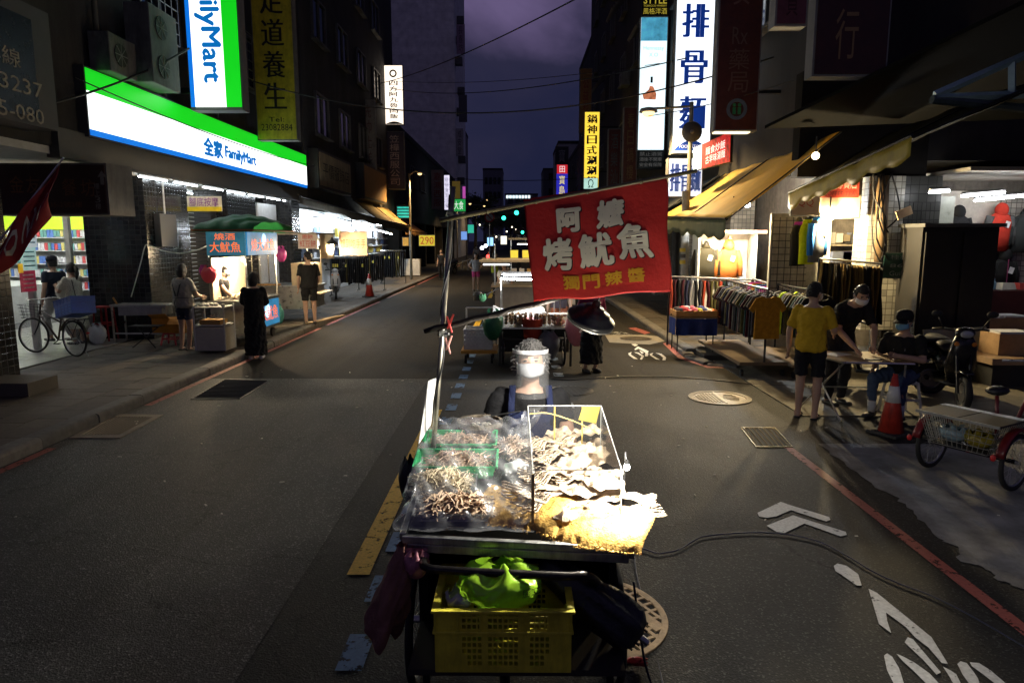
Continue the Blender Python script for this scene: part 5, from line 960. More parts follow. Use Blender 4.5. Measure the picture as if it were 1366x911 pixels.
# shoppers in the arcade
person('person in pale dotted dress with ponytail looking into the store', (-8.85, 13.55, .12), R(75), 1.62, dict(er=(.2, .18, 1.12), wr=(.12, .34, 1.25), el=(-.2, .16, 1.12), wl=(-.1, .34, 1.22), look=(.0, 1, .0)), shirt=mat((.5, .48, .4), .8, var=.6, scale=70), sleeve=.8, skirt=mat((.5, .48, .4), .8, var=.6, scale=70), skirt_len=.35, skirt_w=.27, hair=(.02, .012, .008), hairstyle='pony', mask=(.3, .45, .6))
person('person in dark T-shirt, grey trousers and orange brimmed cap walking into the store', (-9.35, 13.75, .12), R(70), 1.74, dict(kl=(-.1, .18, .5), al=(-.1, .1, .12), kr=(.1, .0, .49), ar=(.1, -.22, .12), er=(.24, .1, 1.1), wr=(.2, .32, 1.0)), shirt=fab((.015, .02, .035)), sleeve=.6, pants=fab((.35, .35, .34)), pant_len=.95, mask=(.3, .45, .65), cap=((.02, .02, .03), (.6, .12, .02)))
o = bag_mesh((0, 0, 0), (.12, .08, .16), 6.1, .4, 22, 14, .1).build('plastic_bag', mat((.7, .68, .6), .4, trans=.25), smooth=True); o.location = (-9.05, 13.5, 1.18); tag(o, 'white carrier bag held up by the person in the dotted dress', 'bag')
t = wthing('shoulder_bag', 'small black shoulder bag on the person in the dotted dress', 'bag', (-8.8, 13.35, .9)); wp(MB().box((-8.72, 13.36, .98), (.2, .09, .15), .2), 'pouch', blk, t, bevel=.02); wp(MB().tube([(-8.7, 13.38, 1.05), (-8.78, 13.42, 1.42)], .008, 5), 'strap', blk, t)
# person with apron, back to the camera
gt = fab((.3, .28, .24))
t, V, hp, HM, s = person('person in grey T-shirt with black apron straps crossed on the back', (-6.32, 12.85, .12), R(-20), 1.63, dict(er=(.27, .08, 1.1), wr=(.2, .28, 1.05), el=(-.27, .05, 1.1), wl=(-.2, .26, 1.05)), shirt=gt, sleeve=.75, shirt_hem=.72, pants=fab((.03, .035, .06)), pant_len=.36, hairstyle='bob', sandals=True, build=1.2)
b = MB()
for q in (-1, 1): b = MB(); b.tube([Vector((.1*q, .1, 1.42))*s, Vector((.11*q, -.05, 1.44))*s, Vector((.09*q, -.15, 1.3))*s, Vector((.02*q, -.165, 1.08))*s], [.02*s]*4, 6, ry=.006); b.build('apron_strap', blk, t, True)
b = MB(); b.tube([Vector((.19*math.cos(a), .155*math.sin(a), 1.05))*s for a in [k*math.pi/12 for k in range(24)]], .018*s, 6, True, ry=.006); b.build('apron_waistband', blk, t, True); b = MB(); b.tube([Vector((.0, -.165, 1.06))*s, Vector((-.03, -.19, .95))*s, Vector((-.02, -.18, .86))*s], .01, 5); b.build('apron_knot', blk, t)
person('person in long black dress with bobbed hair facing the lit squid stall', (-4.87, 12.55, .0), R(12), 1.6, dict(er=(.22, .1, 1.12), wr=(.12, .26, 1.02), el=(-.22, .1, 1.12), wl=(-.12, .26, 1.0)), shirt=blackf, sleeve=1.4, skirt=blackf, skirt_len=.09, skirt_w=.215, hairstyle='bob', shoes=(.45, .4, .4), build=1.05)
person('stall worker in black behind a pink bag at the left squid stall', (-6.02, 13.75, .12), R(-80), 1.62, dict(head=(0, .12, 1.5), neck=(0, .1, 1.38), er=(.22, .2, 1.1), wr=(.15, .35, .95)), shirt=blackf, sleeve=.5, pants=blackf, pant_len=1., mask=(.1, .1, .1))
person('worker in black standing at the back of the left squid stall', (-6.35, 14.95, .12), R(190), 1.68, dict(er=(.22, .2, 1.1), wr=(.15, .35, 1.0)), shirt=blackf, sleeve=.5, pants=blackf, pant_len=1., mask=(.1, .1, .1))
def hang_bag(label, x, y, z, r, c, seed): o = bag_mesh((0, 0, 0), r, seed, .5, 22, 14, .12).build('plastic_bag', mat(c, .35, trans=.3, var=.1), smooth=True); o.location = (x, y, z); return tag(o, label, 'bag')
hang_bag('pink red plastic bag hanging in front of the left squid stall worker', -5.98, 13.25, 1.52, (.15, .09, .15), (.75, .1, .14), 1.); hang_bag('small magenta bag hanging behind the grey shirt person\'s head', -6.2, 13.5, 1.58, (.08, .06, .1), (.5, .03, .25), 2.)
# ---------------------------------------------------------------- left squid stall
ls = wthing('food_stall', 'small lit squid stall with green canopy by the kerb', 'stall', (-5.6, 14, .12)); x0, x1, y0, y1 = -6.0, -5.24, 13.25, 14.95
wp(MB().bx(x0, x1, y0, y1, .36, .98), 'cabinet', steel, ls, bevel=.01); wp(MB().bx(x0-.03, x1+.03, y0-.03, y1+.03, .98, 1.02), 'counter', steel, ls)
for x in (x0+.02, x1-.02):
    for y in (y0+.02, y1-.02): wp(MB().tube([(x, y, 1.0), (x, y, 2.4)], .018, 6), 'post', steel, ls)
def panel_lit(name, mb, t, c, e_): return wp(mb, name, mat(c, .4, emit=e_, var=.35, scale=3.), t)
blu = (.03, .2, .4); panel_lit('front_sign', MB().bx(x0+.02, x1, y0-.03, y0, 1.9, 2.35), ls, (.05, .2, .28), .5); panel_lit('side_sign', MB().bx(x1, x1+.03, y0+.02, y1-.02, 1.9, 2.35), ls, blu, .9); panel_lit('lower_sign', MB().bx(x1+.001, x1+.03, y0+.1, y1-.1, .42, .95), ls, blu, .9)
lr = mat((.8, .15, .03), .5, emit=1.3, ec=(1, .16, .02), var=0); lw_ = mat((.9, .9, .9), .5, emit=.9, var=0)
b = MB(); write(b, '燒酒', ((x0+x1)/2, y0-.035, 2.26), (1, 0, 0), (0, 0, 1), .4, .13); write(b, '大魷魚', ((x0+x1)/2, y0-.036, 2.06), (1, 0, 0), (0, 0, 1), .6, .2)
for z, h_ in ((2.1, .24), (.68, .3)): write(b, '燒大魷魚', (x1+.036, (y0+y1)/2, z), (0, 1, 0), (0, 0, 1), 1.3, h_)
wp(b, 'lettering', lr, ls)
for z, k in ((2.2, .17), (.74, .2)):
    b = MB(); b.lathe([(.01, 0), (k*.7, 0), (k*.75, .0)], (x1+.032, (y0+y1)/2+.05, z), 16, Matrix.Rotation(R(90), 3, 'Y')); wp(b, 'squid_emblem', mat((.6, .75, .85), .5, emit=.6, var=.2), ls)
def canopy(u, v): x = -6.12+1.14*u; y = 12.95+2.4*v; return (x, y, 2.40+.30*math.sin(math.pi*min(max(v, 0), 1))**.5*(.35+.65*math.sin(math.pi*(.08+.84*u)))+.02*math.sin(u*23)*math.sin(v*19)-.05*(1 if v in (0, 1) else 0))
wp(MB().grid(canopy, 26, 22), 'canopy', mat((.012, .13, .035), .45, var=.2, bump=.3, trans=.08), ls, smooth=True, solid=.006)
b = MB(); b.tube([(-6.12, 12.95, 2.38), (-4.98, 12.95, 2.38), (-4.98, 15.35, 2.38), (-6.12, 15.35, 2.38)], .02, 6, True); wp(b, 'canopy_frame', mat((.3, .1, .03), .6), ls)
for nm, mb in (('film_front', MB().grid(lambda u, v: (x0+(x1-x0)*u, y0-.02+.01*math.sin(u*14+v*9), 1.03+.84*v), 10, 8)), ('film_side', MB().grid(lambda u, v: (x1+.02+.01*math.sin(u*17+v*11), y0+(y1-y0)*u, 1.03+.84*v), 14, 8))): wp(mb, nm, clear((.97, .96, .94), .05, .12, (.8, .75, .65), 9), ls, smooth=True)
wp(MB().bx(x0+.05, x0+.08, y0, y1, 1.03, 1.85), 'back_board', mat((.6, .5, .35), .6), ls); wp(MB().ball((-5.6, 14.0, 1.8), .04), 'bulb', mat((1, .8, .5), emit=60, var=0, ec=(1, .72, .38)), ls); point('bulb_light', (-5.55, 14.0, 1.7), 160, (1, .74, .42), .04, ls); point('bulb_light', (-5.55, 13.5, 1.75), 100, (1, .8, .55), .04, ls)
g = random.Random(4)
for i in range(9):
    o = bpy.data.objects.new('grilled_squid', sqm); col.objects.link(o); o.location = (-5.75+.06*(i % 3), 13.45+.16*i, 1.06+.012*(i % 2)); o.rotation_euler = (0, 0, g.uniform(0, 6)); o.scale = (1.4, 1.4, 1.4); tag(o, 'grilled squid laid out on the counter of the left squid stall', 'squid', 'squid on the left stall counter')
for x in (x0+.1, x1-.1):
    for y in (y0+.2, y1-.2): wp(MB().lathe([(.1, -.02), (.1, .02)], (x, y, .22), 14, Matrix.Rotation(R(90), 3, 'Y')), 'wheel', rubber, ls)
t = wthing('trolley', 'white metal trolley with trays in front of the left squid stall', 'trolley', (-5.75, 12.7, .12)); x0, x1, y0, y1 = -5.98, -5.42, 12.5, 12.95
for x in (x0, x1):
    for y in (y0, y1): wp(MB().tube([(x, y, .16), (x, y, 1.0)], .016, 6), 'post', mat((.6, .6, .57), .4, .3), t)
for z in (.95, .62): wp(MB().bx(x0, x1, y0, y1, z, z+.02), 'shelf', mat((.6, .58, .52), .4), t)
wp(MB().bx(x0, x1, y0, y1, .16, .6), 'cabinet', mat((.45, .42, .35), .5, var=.1), t); g = random.Random(8); b = MB()
for i in range(14): b.ball((g.uniform(x0+.06, x1-.06), g.uniform(y0+.06, y1-.06), 1.0), (.05, .04, .03), 8, 5)
o = wp(b, 'food_pieces', mat((.65, .6, .5), .5, var=.3), t); o['kind'] = 'stuff'; wp(MB().bx(x0+.08, x1-.1, y0+.05, y1-.05, .64, .72), 'basket', mat((.35, .2, .05), .7), t)
# man in black T-shirt
person('person in black T-shirt and shorts with mask standing at the red bean cake stall', (-5.16, 16.9, .12), R(25), 1.78, dict(look=(-.75, .65, -.1), er=(.24, .05, 1.1), wr=(.2, .18, .9)), shirt=blackf, sleeve=.85, shirt_hem=.74, pants=blackf, pant_len=.42, mask=(.02, .02, .02), shoes=(.015, .015, .015), build=1.05)
# ---------------------------------------------------------------- red bean cake stall
ls = wthing('food_stall', 'red bean cake stall with pale signs and warm lamps', 'stall', (-6, 18.3, .12)); x0, x1, y0, y1 = -6.9, -5.35, 17.6, 18.9
wp(MB().bx(x0, x1, y0, y1, .42, .98), 'cabinet', steel, ls, bevel=.01); wp(MB().bx(x0-.05, x1+.06, y0-.1, y1+.05, .98, 1.03), 'counter', steel, ls); wp(MB().bx(x1-.0, x1+.25, y0, y1, .80, .83), 'side_shelf', mat((.5, .42, .3), .5), ls)
for x in (x0+.05, x1-.05):
    for y in (y0+.05, y1-.05): wp(MB().tube([(x, y, 1), (x, y, 2.35)], .018, 6), 'post', mat((.25, .22, .18), .5, .6), ls)
wp(MB().bx(x0-.25, x1+.3, y0-.3, y1+.2, 2.34, 2.38), 'roof_board', mat((.3, .27, .22), .7), ls)
for x in (x0+.2, x1-.2): wp(MB().lathe([(.12, -.02), (.12, .02)], (x, y0+.2, .24), 14, Matrix.Rotation(R(90), 3, 'Y')), 'wheel', rubber, ls)
p, q = AY(397, 312, 17.4), AY(424, 332, 17.4); wp(MB().bx(p.x, q.x, 17.4, 17.43, q.z, p.z), 'name_board', mat((.6, .52, .46), .6), ls); b = MB(); rdm = mat((.5, .03, .03), .6, var=0); xm = (p.x+q.x)/2; write(b, '紅豆餅', (xm, 17.39, q.z+.13), (1, 0, 0), (0, 0, 1), (q.x-p.x)*.8, .17); write(b, '脆餅', (xm, 17.39, q.z+.3), (1, 0, 0), (0, 0, 1), (q.x-p.x)*.55, .11); wp(b, 'lettering', rdm, ls)
p, q = AY(427, 313, 18.0), AY(448, 345, 18.0); wp(MB().grid(lambda u, v: (p.x+(q.x-p.x)*u, 18.0-.2*math.sin(u*2.2), q.z+(p.z-q.z)*v), 8, 3), 'curved_panel', mat((.8, .68, .5), .5, trans=.3), ls, smooth=True, solid=.01)
p, q = AY(452, 309, 18.6), AY(490, 341, 18.6); wp(MB().bx(p.x, q.x, 18.6, 18.63, q.z, p.z), 'menu_board', mat((.75, .5, .33), .6, trans=.2), ls); b = MB(); write(b, '想到吃手手', ((p.x+q.x)/2, 18.59, (p.z+q.z)/2), (1, 0, 0), (0, 0, 1), (q.x-p.x)*.9, .24); wp(b, 'lettering', mat((.6, .1, .02), .6, var=0), ls)
for i, (u, v) in enumerate(((443, 323), (430, 330))):
    p = AY(u, v, 17.7+.5*i); wp(MB().lathe([(.15, -.06), (.12, .0), (.04, .06), (.02, .12)], p, 18), 'lamp_shade', mat((.08, .08, .08), .4, .6), ls, smooth=True); wp(MB().ball(p+Vector((0, 0, -.06)), .04), 'bulb', mat((1, .8, .5), emit=50, var=0, ec=(1, .75, .42)), ls); point('bulb_light', p+Vector((0, 0, -.13)), 140, (1, .76, .45), .04, ls)
wp(MB().bx(x1-.5, x1-.02, y0+.1, y1-.1, 1.03, 1.6), 'hot_plate_case', mat((.55, .45, .3), .35, .5), ls); b = MB(); g = random.Random(3)
for i in range(12): b.lathe([(.045, 0), (.05, .02), (.045, .035), (.01, .04)], (x0+.2+.1*(i % 6), y0+.05+.12*(i//6), 1.03), 10)
wp(b, 'cakes', mat((.5, .27, .08), .7), ls); hang_bag('pink bag hanging on the post of the red bean cake stall', -5.95, 17.3, 1.82, (.13, .09, .17), (.6, .08, .35), 3.); hang_bag('teal bag standing under the red bean cake stall', -5.9, 16.75, .36, (.13, .1, .22), (.08, .3, .27), 4.)
t = wthing('wooden_ramp', 'wooden boards on the kerb at the man in black\'s feet', 'boards', (-5.1, 17, .1)); 
for k in range(2): wp(MB().box((-5.06+.18*k, 17.2+.9*k, .16), (.1, 1.0, .03), -.3), 'board', mat((.3, .22, .12), .8), t)
# ---------------------------------------------------------------- scooter and cone
def scooter(label, loc, rz, c, c2, group=None):
    """local +Y is forward"""
    t = thing('scooter', label, 'scooter', loc, rz, group); body = mat(c, .25, .1, var=.06, spec=.6); dk = mat(c2, .4, var=.1)
    for y in (-.62, .62):
        tb, rb = MB(), MB(); wheel_parts(tb, rb, (0, y, .23), .23, (1, 0, 0), 5, .045, 24); o = tb.build('wheel', rubber, t, True); rb.build('rim', steel, o); MB().lathe([(.12, -.03), (.12, .03)], (0, y, .23), 14, Matrix.Rotation(R(90), 3, 'Y')).build('hub', mat((.2, .2, .2), .4, .8), o)
    b = MB(); b.tube([(0, .30, .32), (0, .40, .55), (0, .46, .85), (0, .43, .98)], [.12, .19, .15, .09], 14, ry=[.05, .07, .07, .06], up=(1, 0, 0)); b.build('front_shield', body, t, True)
    b = MB(); b.tube([(0, .34, .3), (0, -.1, .27), (0, -.3, .3)], [.14, .15, .13], 12, ry=[.05, .05, .06], up=(1, 0, 0)); b.build('floorboard', dk, t, True)
    b = MB(); b.tube([(0, -.1, .42), (0, -.25, .55), (0, -.5, .62), (0, -.8, .66), (0, -.92, .68)], [.1, .14, .15, .12, .05], 14, ry=[.12, .15, .13, .09, .04], up=(1, 0, 0)); b.build('tail_body', body, t, True)
    b = MB(); b.tube([(0, -.05, .7), (0, -.2, .76), (0, -.45, .79), (0, -.75, .8), (0, -.86, .78)], [.08, .13, .14, .12, .08], 12, ry=[.03, .05, .05, .045, .03], up=(1, 0, 0)); b.build('seat', blk, t, True)
    b = MB(); b.tube(smooth_path([(-.33, .28, 1.02), (-.2, .36, 1.04), (0, .42, 1.02), (.2, .36, 1.04), (.33, .28, 1.02)], 3), .018, 8); b.build('handlebar', blk, t, True); b = MB(); b.ball((0, .46, 1.0), (.12, .09, .08), 14, 8); b.build('headlight_cowl', body, t, True); MB().ball((0, .535, .99), (.08, .03, .05), 12, 6).build('headlight', mat((.4, .42, .45), .1, .3), t, True)
    for q in (-1, 1):
        m_ = MB(); m_.tube([(.22*q, .36, 1.04), (.3*q, .4, 1.2)], .008, 5); m_.ball((.32*q, .39, 1.24), (.07, .015, .045), 10, 6); m_.build('mirror', blk, t, True); MB().ball((.1*q, .52, .86), (.03, .02, .03), 8, 5).build('indicator', mat((.6, .2, .02), .3), t)
    b = MB(); b.tube([(0, .76, .5), (0, .62, .52), (0, .48, .42)], [.05, .09, .08], 10, ry=[.02, .03, .03], up=(1, 0, 0)); b.build('front_mudguard', body, t, True); MB().ball((0, -.93, .62), (.08, .03, .04), 10, 6).build('tail_light', mat((.45, .01, .01), .3), t, True); b = MB(); b.tube([(.17, -.3, .25), (.19, -.75, .34)], [.03, .05], 10); b.build('exhaust', blackmetal, t, True)
    for q in (-1, 1): MB().tube([(.08*q, .46, .8), (.07*q, .62, .23)], .018, 6).build('fork_leg', blackmetal, t)
    return t
def cone(label, x, y, z, h=.72, dark=False, tilt=0.):
    t = thing('traffic_cone', label, 'traffic cone', (x, y, z)); k = h/.72; o = mat((.42, .035, .02), .5, var=.25, dirt=.5, scale=10); MB().box((0, 0, .02), (.38*k, .38*k, .035), .5).build('base', mat((.03, .03, .03), .7), t, bevel=.006)
    pr = lambda f: (.14-.115*f)*k
    MB().lathe([(pr(0), .035), (pr(.55), .035+.55*.68*k), (pr(1), h), (.008, h)], (0, 0, 0), 20).build('cone', o, t, True); MB().lathe([(pr(.52)+.004, .035+.52*.68*k), (pr(.8)+.004, .035+.8*.68*k)], (0, 0, 0), 20).build('reflective_band', mat((.6, .6, .57), .5, var=.2), t, True); return t
scooter('white and silver scooter parked on the left pavement by the black trousers racks', (-6.55, 24.6, .12), R(-165), (.5, .5, .5), (.1, .1, .1)); cone('orange traffic cone at the kerb in front of the black trousers racks', -5.42, 25.0, .12, .85)
# ---------------------------------------------------------------- trousers racks, awnings beyond
blkc = [(.012, .012, .014), (.02, .02, .024), (.035, .033, .03), (.09, .075, .03)]
def trousers_rack(label, x0, x1, y, z0, z1, n, seed):
    g = random.Random(seed); t = wthing('clothes_rack', label, 'clothes rack', ((x0+x1)/2, y, .12)); wp(MB().tube([(x0-.05, y, z1+.08), (x1+.05, y, z1+.08)], .016, 6), 'rail', steel, t)
    for x in (x0-.04, x1+.04): wp(MB().tube([(x, y, .12), (x, y, z1+.08)], .016, 6), 'post', blackmetal, t); wp(MB().box((x, y, .13), (.04, .5, .03)), 'foot', blackmetal, t)
    for i in range(n):
        x = x0+(x1-x0)*(i+.5)/n; w_ = (x1-x0)/n*.46; ph = g.uniform(0, 6); c = g.choice([0, 0, 0, 1, 1, 2]) if g.random() < .9 else 3; zz = z0+g.uniform(-.04, .06)
        b = MB(); b.grid(lambda u, v: (x+w_*math.cos(u*2*math.pi)*(.7+.3*v)+.01*math.sin(v*8+ph), y+.16*math.sin(u*2*math.pi)*(1-.2*v), zz+(z1-zz)*v), 10, 6); wp(b, 'trousers', fab(blkc[c], .3), t, smooth=True); b = MB(); b.tube([(x, y, z1+.08), (x, y, z1)], .005, 4); wp(b, 'hanger', steel, t)
        if g.random() < .3: wp(MB().box((x, y-.17, z1-.25), (.06, .004, .12)), 'price_tag', mat((.7, .6, .1), .6), t)
    return t
trousers_rack('long rack of black trousers nearest the orange cone', -7.0, -5.75, 25.8, .55, 1.5, 16, 1); trousers_rack('second rack of black trousers behind the cone', -6.6, -5.6, 28.6, .5, 1.55, 12, 2); trousers_rack('far rack of black trousers under the ragged awning', -6.6, -5.5, 33.5, .4, 1.6, 10, 3)
W2 = [(y, z, 1.6, 1.4) for z in (6.6, 9.8, 13) for y in (25.5, 28.8, 32.2, 35.6)]
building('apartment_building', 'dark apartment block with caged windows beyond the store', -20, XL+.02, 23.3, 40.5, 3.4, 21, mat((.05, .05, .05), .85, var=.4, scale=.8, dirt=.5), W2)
t = wthing('clothes_stall', 'white lit stall front behind the black trousers racks', 'shop', (-7.6, 24, .12)); wp(MB().bx(-7.9, -7.8, 20.8, 40, .12, 3.3), 'back_wall', mat((.75, .77, .8), .6, var=.1), t); g = random.Random(9)
for i in range(26):
    y = 24+.6*i; c = g.choice([(.06, .09, .2), (.6, .62, .68), (.3, .4, .6), (.7, .7, .72), (.55, .45, .1), (.1, .1, .12)]); z = g.choice([1.75, 2.15, 2.5]); wp(MB().box((-7.65, y, z), (.12, .45, .36)), 'folded_clothes', fab(c), t); wp(MB().box((-7.6, y, z-.5), (.02, .4, .45)), 'hanging_shirt', fab(g.choice([(.6, .62, .68), (.2, .3, .5), (.05, .05, .08), (.75, .75, .75)])), t)
for k in range(3): wp(MB().bx(-7.8, -7.5, 23.5, 39.8, 1.5+.38*k, 1.53+.38*k), 'shelf', mat((.7, .7, .7), .5), t)
p, q = AX(427, 287, -7.2), AY(524, 313, 31.); n = 7
for i in range(n): a, c = p.lerp(q, i/n), p.lerp(q, (i+.92)/n); tube_light('%s cold tube from the near end of the slanting row over the trousers racks' % ('first', 'second', 'third', 'fourth', 'fifth', 'sixth', 'last')[i], a, c, mat((1, 1, 1), emit=60, var=0, ec=(.8, .92, 1)), 'slanting row of cold tubes', .014)
for i in range(4): t_ = tube_light('%s cold tube over the shelves behind the black trousers racks' % ('nearest', 'second', 'third', 'farthest')[i], (-7.2, 24.5+3.6*i, 2.95), (-7.2, 27+3.6*i, 2.95), mat((1, 1, 1), emit=60, var=0, ec=(.8, .92, 1)), 'cold tubes over the shelves', .014); point('tube_glow', (-6.95, 25.7+3.6*i, 2.8), 90, (.82, .92, 1), .1, t_)
t = wthing('string_bulb', 'bright cold bulb hanging at the near end of the slanting tubes', 'bulb', AY(469, 307, 21.5)); wp(MB().ball(AY(469, 307, 21.5), .07, 12, 8), 'glass', mat((1, 1, 1), emit=60, var=0, ec=(.85, .95, 1)), t); wp(MB().tube([AY(469, 303, 21.5), AY(469, 292, 21.5)], .012, 5), 'cord', blk, t); point('bulb_light', AY(469, 312, 21.5), 60, (.85, .93, 1), .05, t)
def awning(label, a, b_, c, d, m, waves=0, sag=.1, group=None, valance=.2, mv=None):
    """cloth sheet: a,b_ at the wall (near, far); d,c at the outer edge (near, far)"""
    a, b_, c, d = [Vector(k) for k in (a, b_, c, d)]; t = wthing('awning', label, 'awning', a, group)
    def f(u, v): p = a.lerp(b_, u).lerp(d.lerp(c, u), v); return p+Vector((0, 0, -sag*math.sin(math.pi*v)*(.6+.4*math.sin(math.pi*u))+.02*math.sin(u*waves+v*3)*v+.015*math.sin(u*31+v*6)))
    wp(MB().grid(f, 30, 10), 'sheet', m, t, smooth=True, solid=.006)
    if valance: wp(MB().grid(lambda u, v: f(u, 1)+Vector((0, .01*math.sin(u*41), -valance*v*(1+.25*abs(math.sin(u*waves)))))+(d-a).normalized()*.004, 40, 3), 'valance', mv or m, t, smooth=True, solid=.004)
    wp(MB().tube([d, c], .02, 6), 'front_bar', blackmetal, t)
    for u in (0, .5, 1): wp(MB().tube([f(u, 0), f(u, 1)-Vector((0, 0, .03))], .015, 5), 'arm', blackmetal, t)
    return t
yawn = mat((.42, .29, .1), .7, var=.3, scale=3, trans=.25, dirt=.4)
awning('dark sagging awning over the cold lit trousers stall', (XL, 23.4, 3.3), (XL, 31, 3.3), AY(545, 304, 31), AY(400, 262, 20), mat((.08, .075, .06), .75, var=.4, trans=.1, dirt=.4), 20, .15)
awning('ragged yellow awning beyond the dark sagging one', (XL, 30, 3.9), (XL, 38, 3.9), AY(548, 302, 36), AY(505, 292, 30), yawn, 34, .1); awning('ragged orange yellow awning at the far end of the trousers stall', (XL, 37, 3.6), (XL, 43, 3.6), AY(570, 311, 43), AY(541, 308, 37), mat((.5, .27, .1), .7, trans=.25, var=.3), 34, .1)
def flatboard(name, label, u0, v0, u1, v1, Y, c, emit, txt=None, lc=None, le=0., vert=False, lw=.85, lh=.7, cat='sign', group=None, thick=.05, fat=.0):
    p, q = AY(u0, v0, Y), AY(u1, v1, Y); t = wthing(name, label, cat, ((p.x+q.x)/2, Y, q.z), group); wp(MB().bx(p.x-.02, q.x+.02, Y+.005, Y+thick, q.z-.02, p.z+.02), 'case', mat((.1, .1, .1), .6), t); wp(MB().bx(p.x, q.x, Y-.005, Y+.005, q.z, p.z), 'face', mat(c, .5, emit=emit, var=.15, scale=2, dirt=.2 if not emit else 0.), t)
    if txt:
        lines = txt.split('|'); b = MB(); n = len(lines); hgt = (p.z-q.z)
        for k, s_ in enumerate(lines):
            for j, dx in enumerate((0, fat, -fat) if fat else (0,)): write(b, s_, ((p.x+q.x)/2+dx, Y-.012-.001*j, p.z-hgt*(k+.5)/n), (1, 0, 0), (0, 0, 1), (q.x-p.x)*lw, hgt/n*lh, 0, vert, .88)
        wp(b, 'lettering', mat(lc, .5, emit=le, var=0), t)
    return t
flatboard('price_sign', 'yellow sign reading 290 above the far trousers rack', 559, 314, 580, 328, 34, (.75, .55, .03), .55, '290', (.6, .05, .02), .3); flatboard('price_sign', 'small orange sign in front of the far trousers rack', 537, 317, 545, 328, 30, (.7, .35, .05), .4)
tag(MB().box((-6.3, 40, .62), (1.3, .5, .95)).build('white_cabinet', mat((.6, .6, .57), .5), bevel=.02), 'white cabinet on the pavement beyond the trousers racks', 'cabinet')
# unlit and lit signs over the left arcades
def xboard(label, y0, y1, z0, z1, m, txt=None, ml=None):
    t = wthing('shop_sign', label, 'sign', (XL, y0, z0)); wp(MB().bx(XL, -6.72, y0, y1, z0, z1), 'case', mat((.03, .03, .03), .5), t); wp(MB().bx(-6.72, -6.7, y0+.15, y1-.15, z0+.1, z1-.1), 'face', m, t)
    if txt: b = MB(); write(b, txt, (-6.69, (y0+y1)/2, (z0+z1)/2), (0, 1, 0), (0, 0, 1), (y1-y0)*.8, (z1-z0)*.4); wp(b, 'lettering', ml, t)
xboard('wide rusty box sign with dark lettering right of the long store sign', 23.6, 28.2, 3.95, 5.25, mat((.3, .24, .14), .6, var=.3, dirt=.5, scale=3), '平價服飾店', mat((.012, .01, .009), .6, var=0)); xboard('empty brown box sign beyond the rusty one', 30.6, 35.8, 4.0, 5.55, mat((.34, .19, .06), .6, var=.2, dirt=.3))
t, xa, xb, za, zt = vsign('bright cream lantern sign with a round emblem above the dark blue sign', 514, 538, 166, 0, 38, 1, mat((.85, .75, .6), .5, emit=1.7, ec=(1, .84, .68), var=.08, scale=2), '四方阿九魯肉飯', inkb, vt=88, lw=.45, lh=.66, fat=.012, texty=.42); b = MB(); b.lathe([(.12, -.01), (.2, -.01), (.2, .01), (.12, .01)], ((xa+xb)/2, 37.98, zt-.4), 20, Matrix.Rotation(R(90), 3, 'X'), ring=True); wp(b, 'round_emblem', inkb, t); b = MB(); b.grid(lambda u, v: (xa+(xb-xa)*u, 37.98, za+v*.14*math.sin(math.pi*u)), 8, 2); wp(b, 'bottom_arc', inkb, t)
vsign('dark blue tailor sign below the cream lantern sign', 515, 540, 252, 0, 38.2, 1, mat((.03, .03, .07), .5, var=.3), '笠樺西服公司', mat((.35, .3, .34), .6, var=.3), vt=176, lw=.5, lh=.9); vsign('faded grey upright sign with red and black brushwork left of the cream lantern sign', 482, 501, 225, 0, 33, 1, mat((.16, .15, .145), .6, var=.3), '洗帥仕洋', mat((.08, .03, .03), .6, var=0), vt=134, lw=.6, lh=.9)
vsign('pale red lettered tailor sign by the orange street lamp', 576, 592, 279, 0, 52, 1, mat((.4, .3, .3), .6, var=.2), '嘉鴻西服', mat((.35, .03, .04), .6, var=0), vt=227, lw=.6, lh=.9); vsign('narrow white lit sign beside the pale tailor sign', 593, 600, 280, 0, 56, 1, mat((.8, .8, .9), .5, emit=1.1, ec=(.8, .75, .95), var=.5, scale=8), '時尚髮型沙龍', mat((.1, .1, .2), .6, var=0), vt=234, lw=.6)
flatboard('shop_sign', 'green lit sign with a red mark beside the far lamps', 603, 266, 621, 282, 60, (.02, .4, .08), .8, '大食', (.85, .9, .85), 1., lw=.7); 
flatboard('shop_sign', 'small magenta lit sign above the green one', 617, 249, 621, 265, 64, (.6, .1, .5), .7); flatboard('shop_sign', 'dark amber rounded sign left of the magenta one', 603, 242, 614, 265, 62, (.3, .2, .04), .2)
t = flatboard('shop_sign', 'teal barred window sign under the dark blue tailor sign', 529, 274, 548, 291, 40, (.01, .08, .07), .0)
for k in range(4): p, q = AY(530, 276+4*k, 39.98), AY(547, 278.4+4*k, 39.98); wp(MB().bx(p.x, q.x, 39.96, 39.98, q.z, p.z), 'lit_bar', mat((.03, .55, .45), .5, emit=.9, var=.2), t)
for i, (u0, v0, u1, v1, c, s_, Y) in enumerate(((609, 33, 620, 72, (.3, .2, .27), '長春坊', 78), (608, 172, 618, 208, (.4, .38, .36), '成安堂', 77), (612, 127, 623, 163, (.07, .07, .08), '', 79))):
    flatboard('shop_sign', ('pinkish unlit sign high on the tall pale tower\'s corner', 'white upright sign low on the tall pale tower\'s corner', 'dark box sign midway up the tall pale tower\'s corner')[i], u0, v0, u1, v1, Y, c, 0, s_ or None, (.06, .04, .05), 0, True, .5, .9)
building('low_building', 'low dark shop row before the tall pale tower', -20, XL, 40.6, 79, 3.4, 8.6, concd, [(y, 6.4, 2, 1.3) for y in (43, 47, 52, 58, 64, 70)]); wp
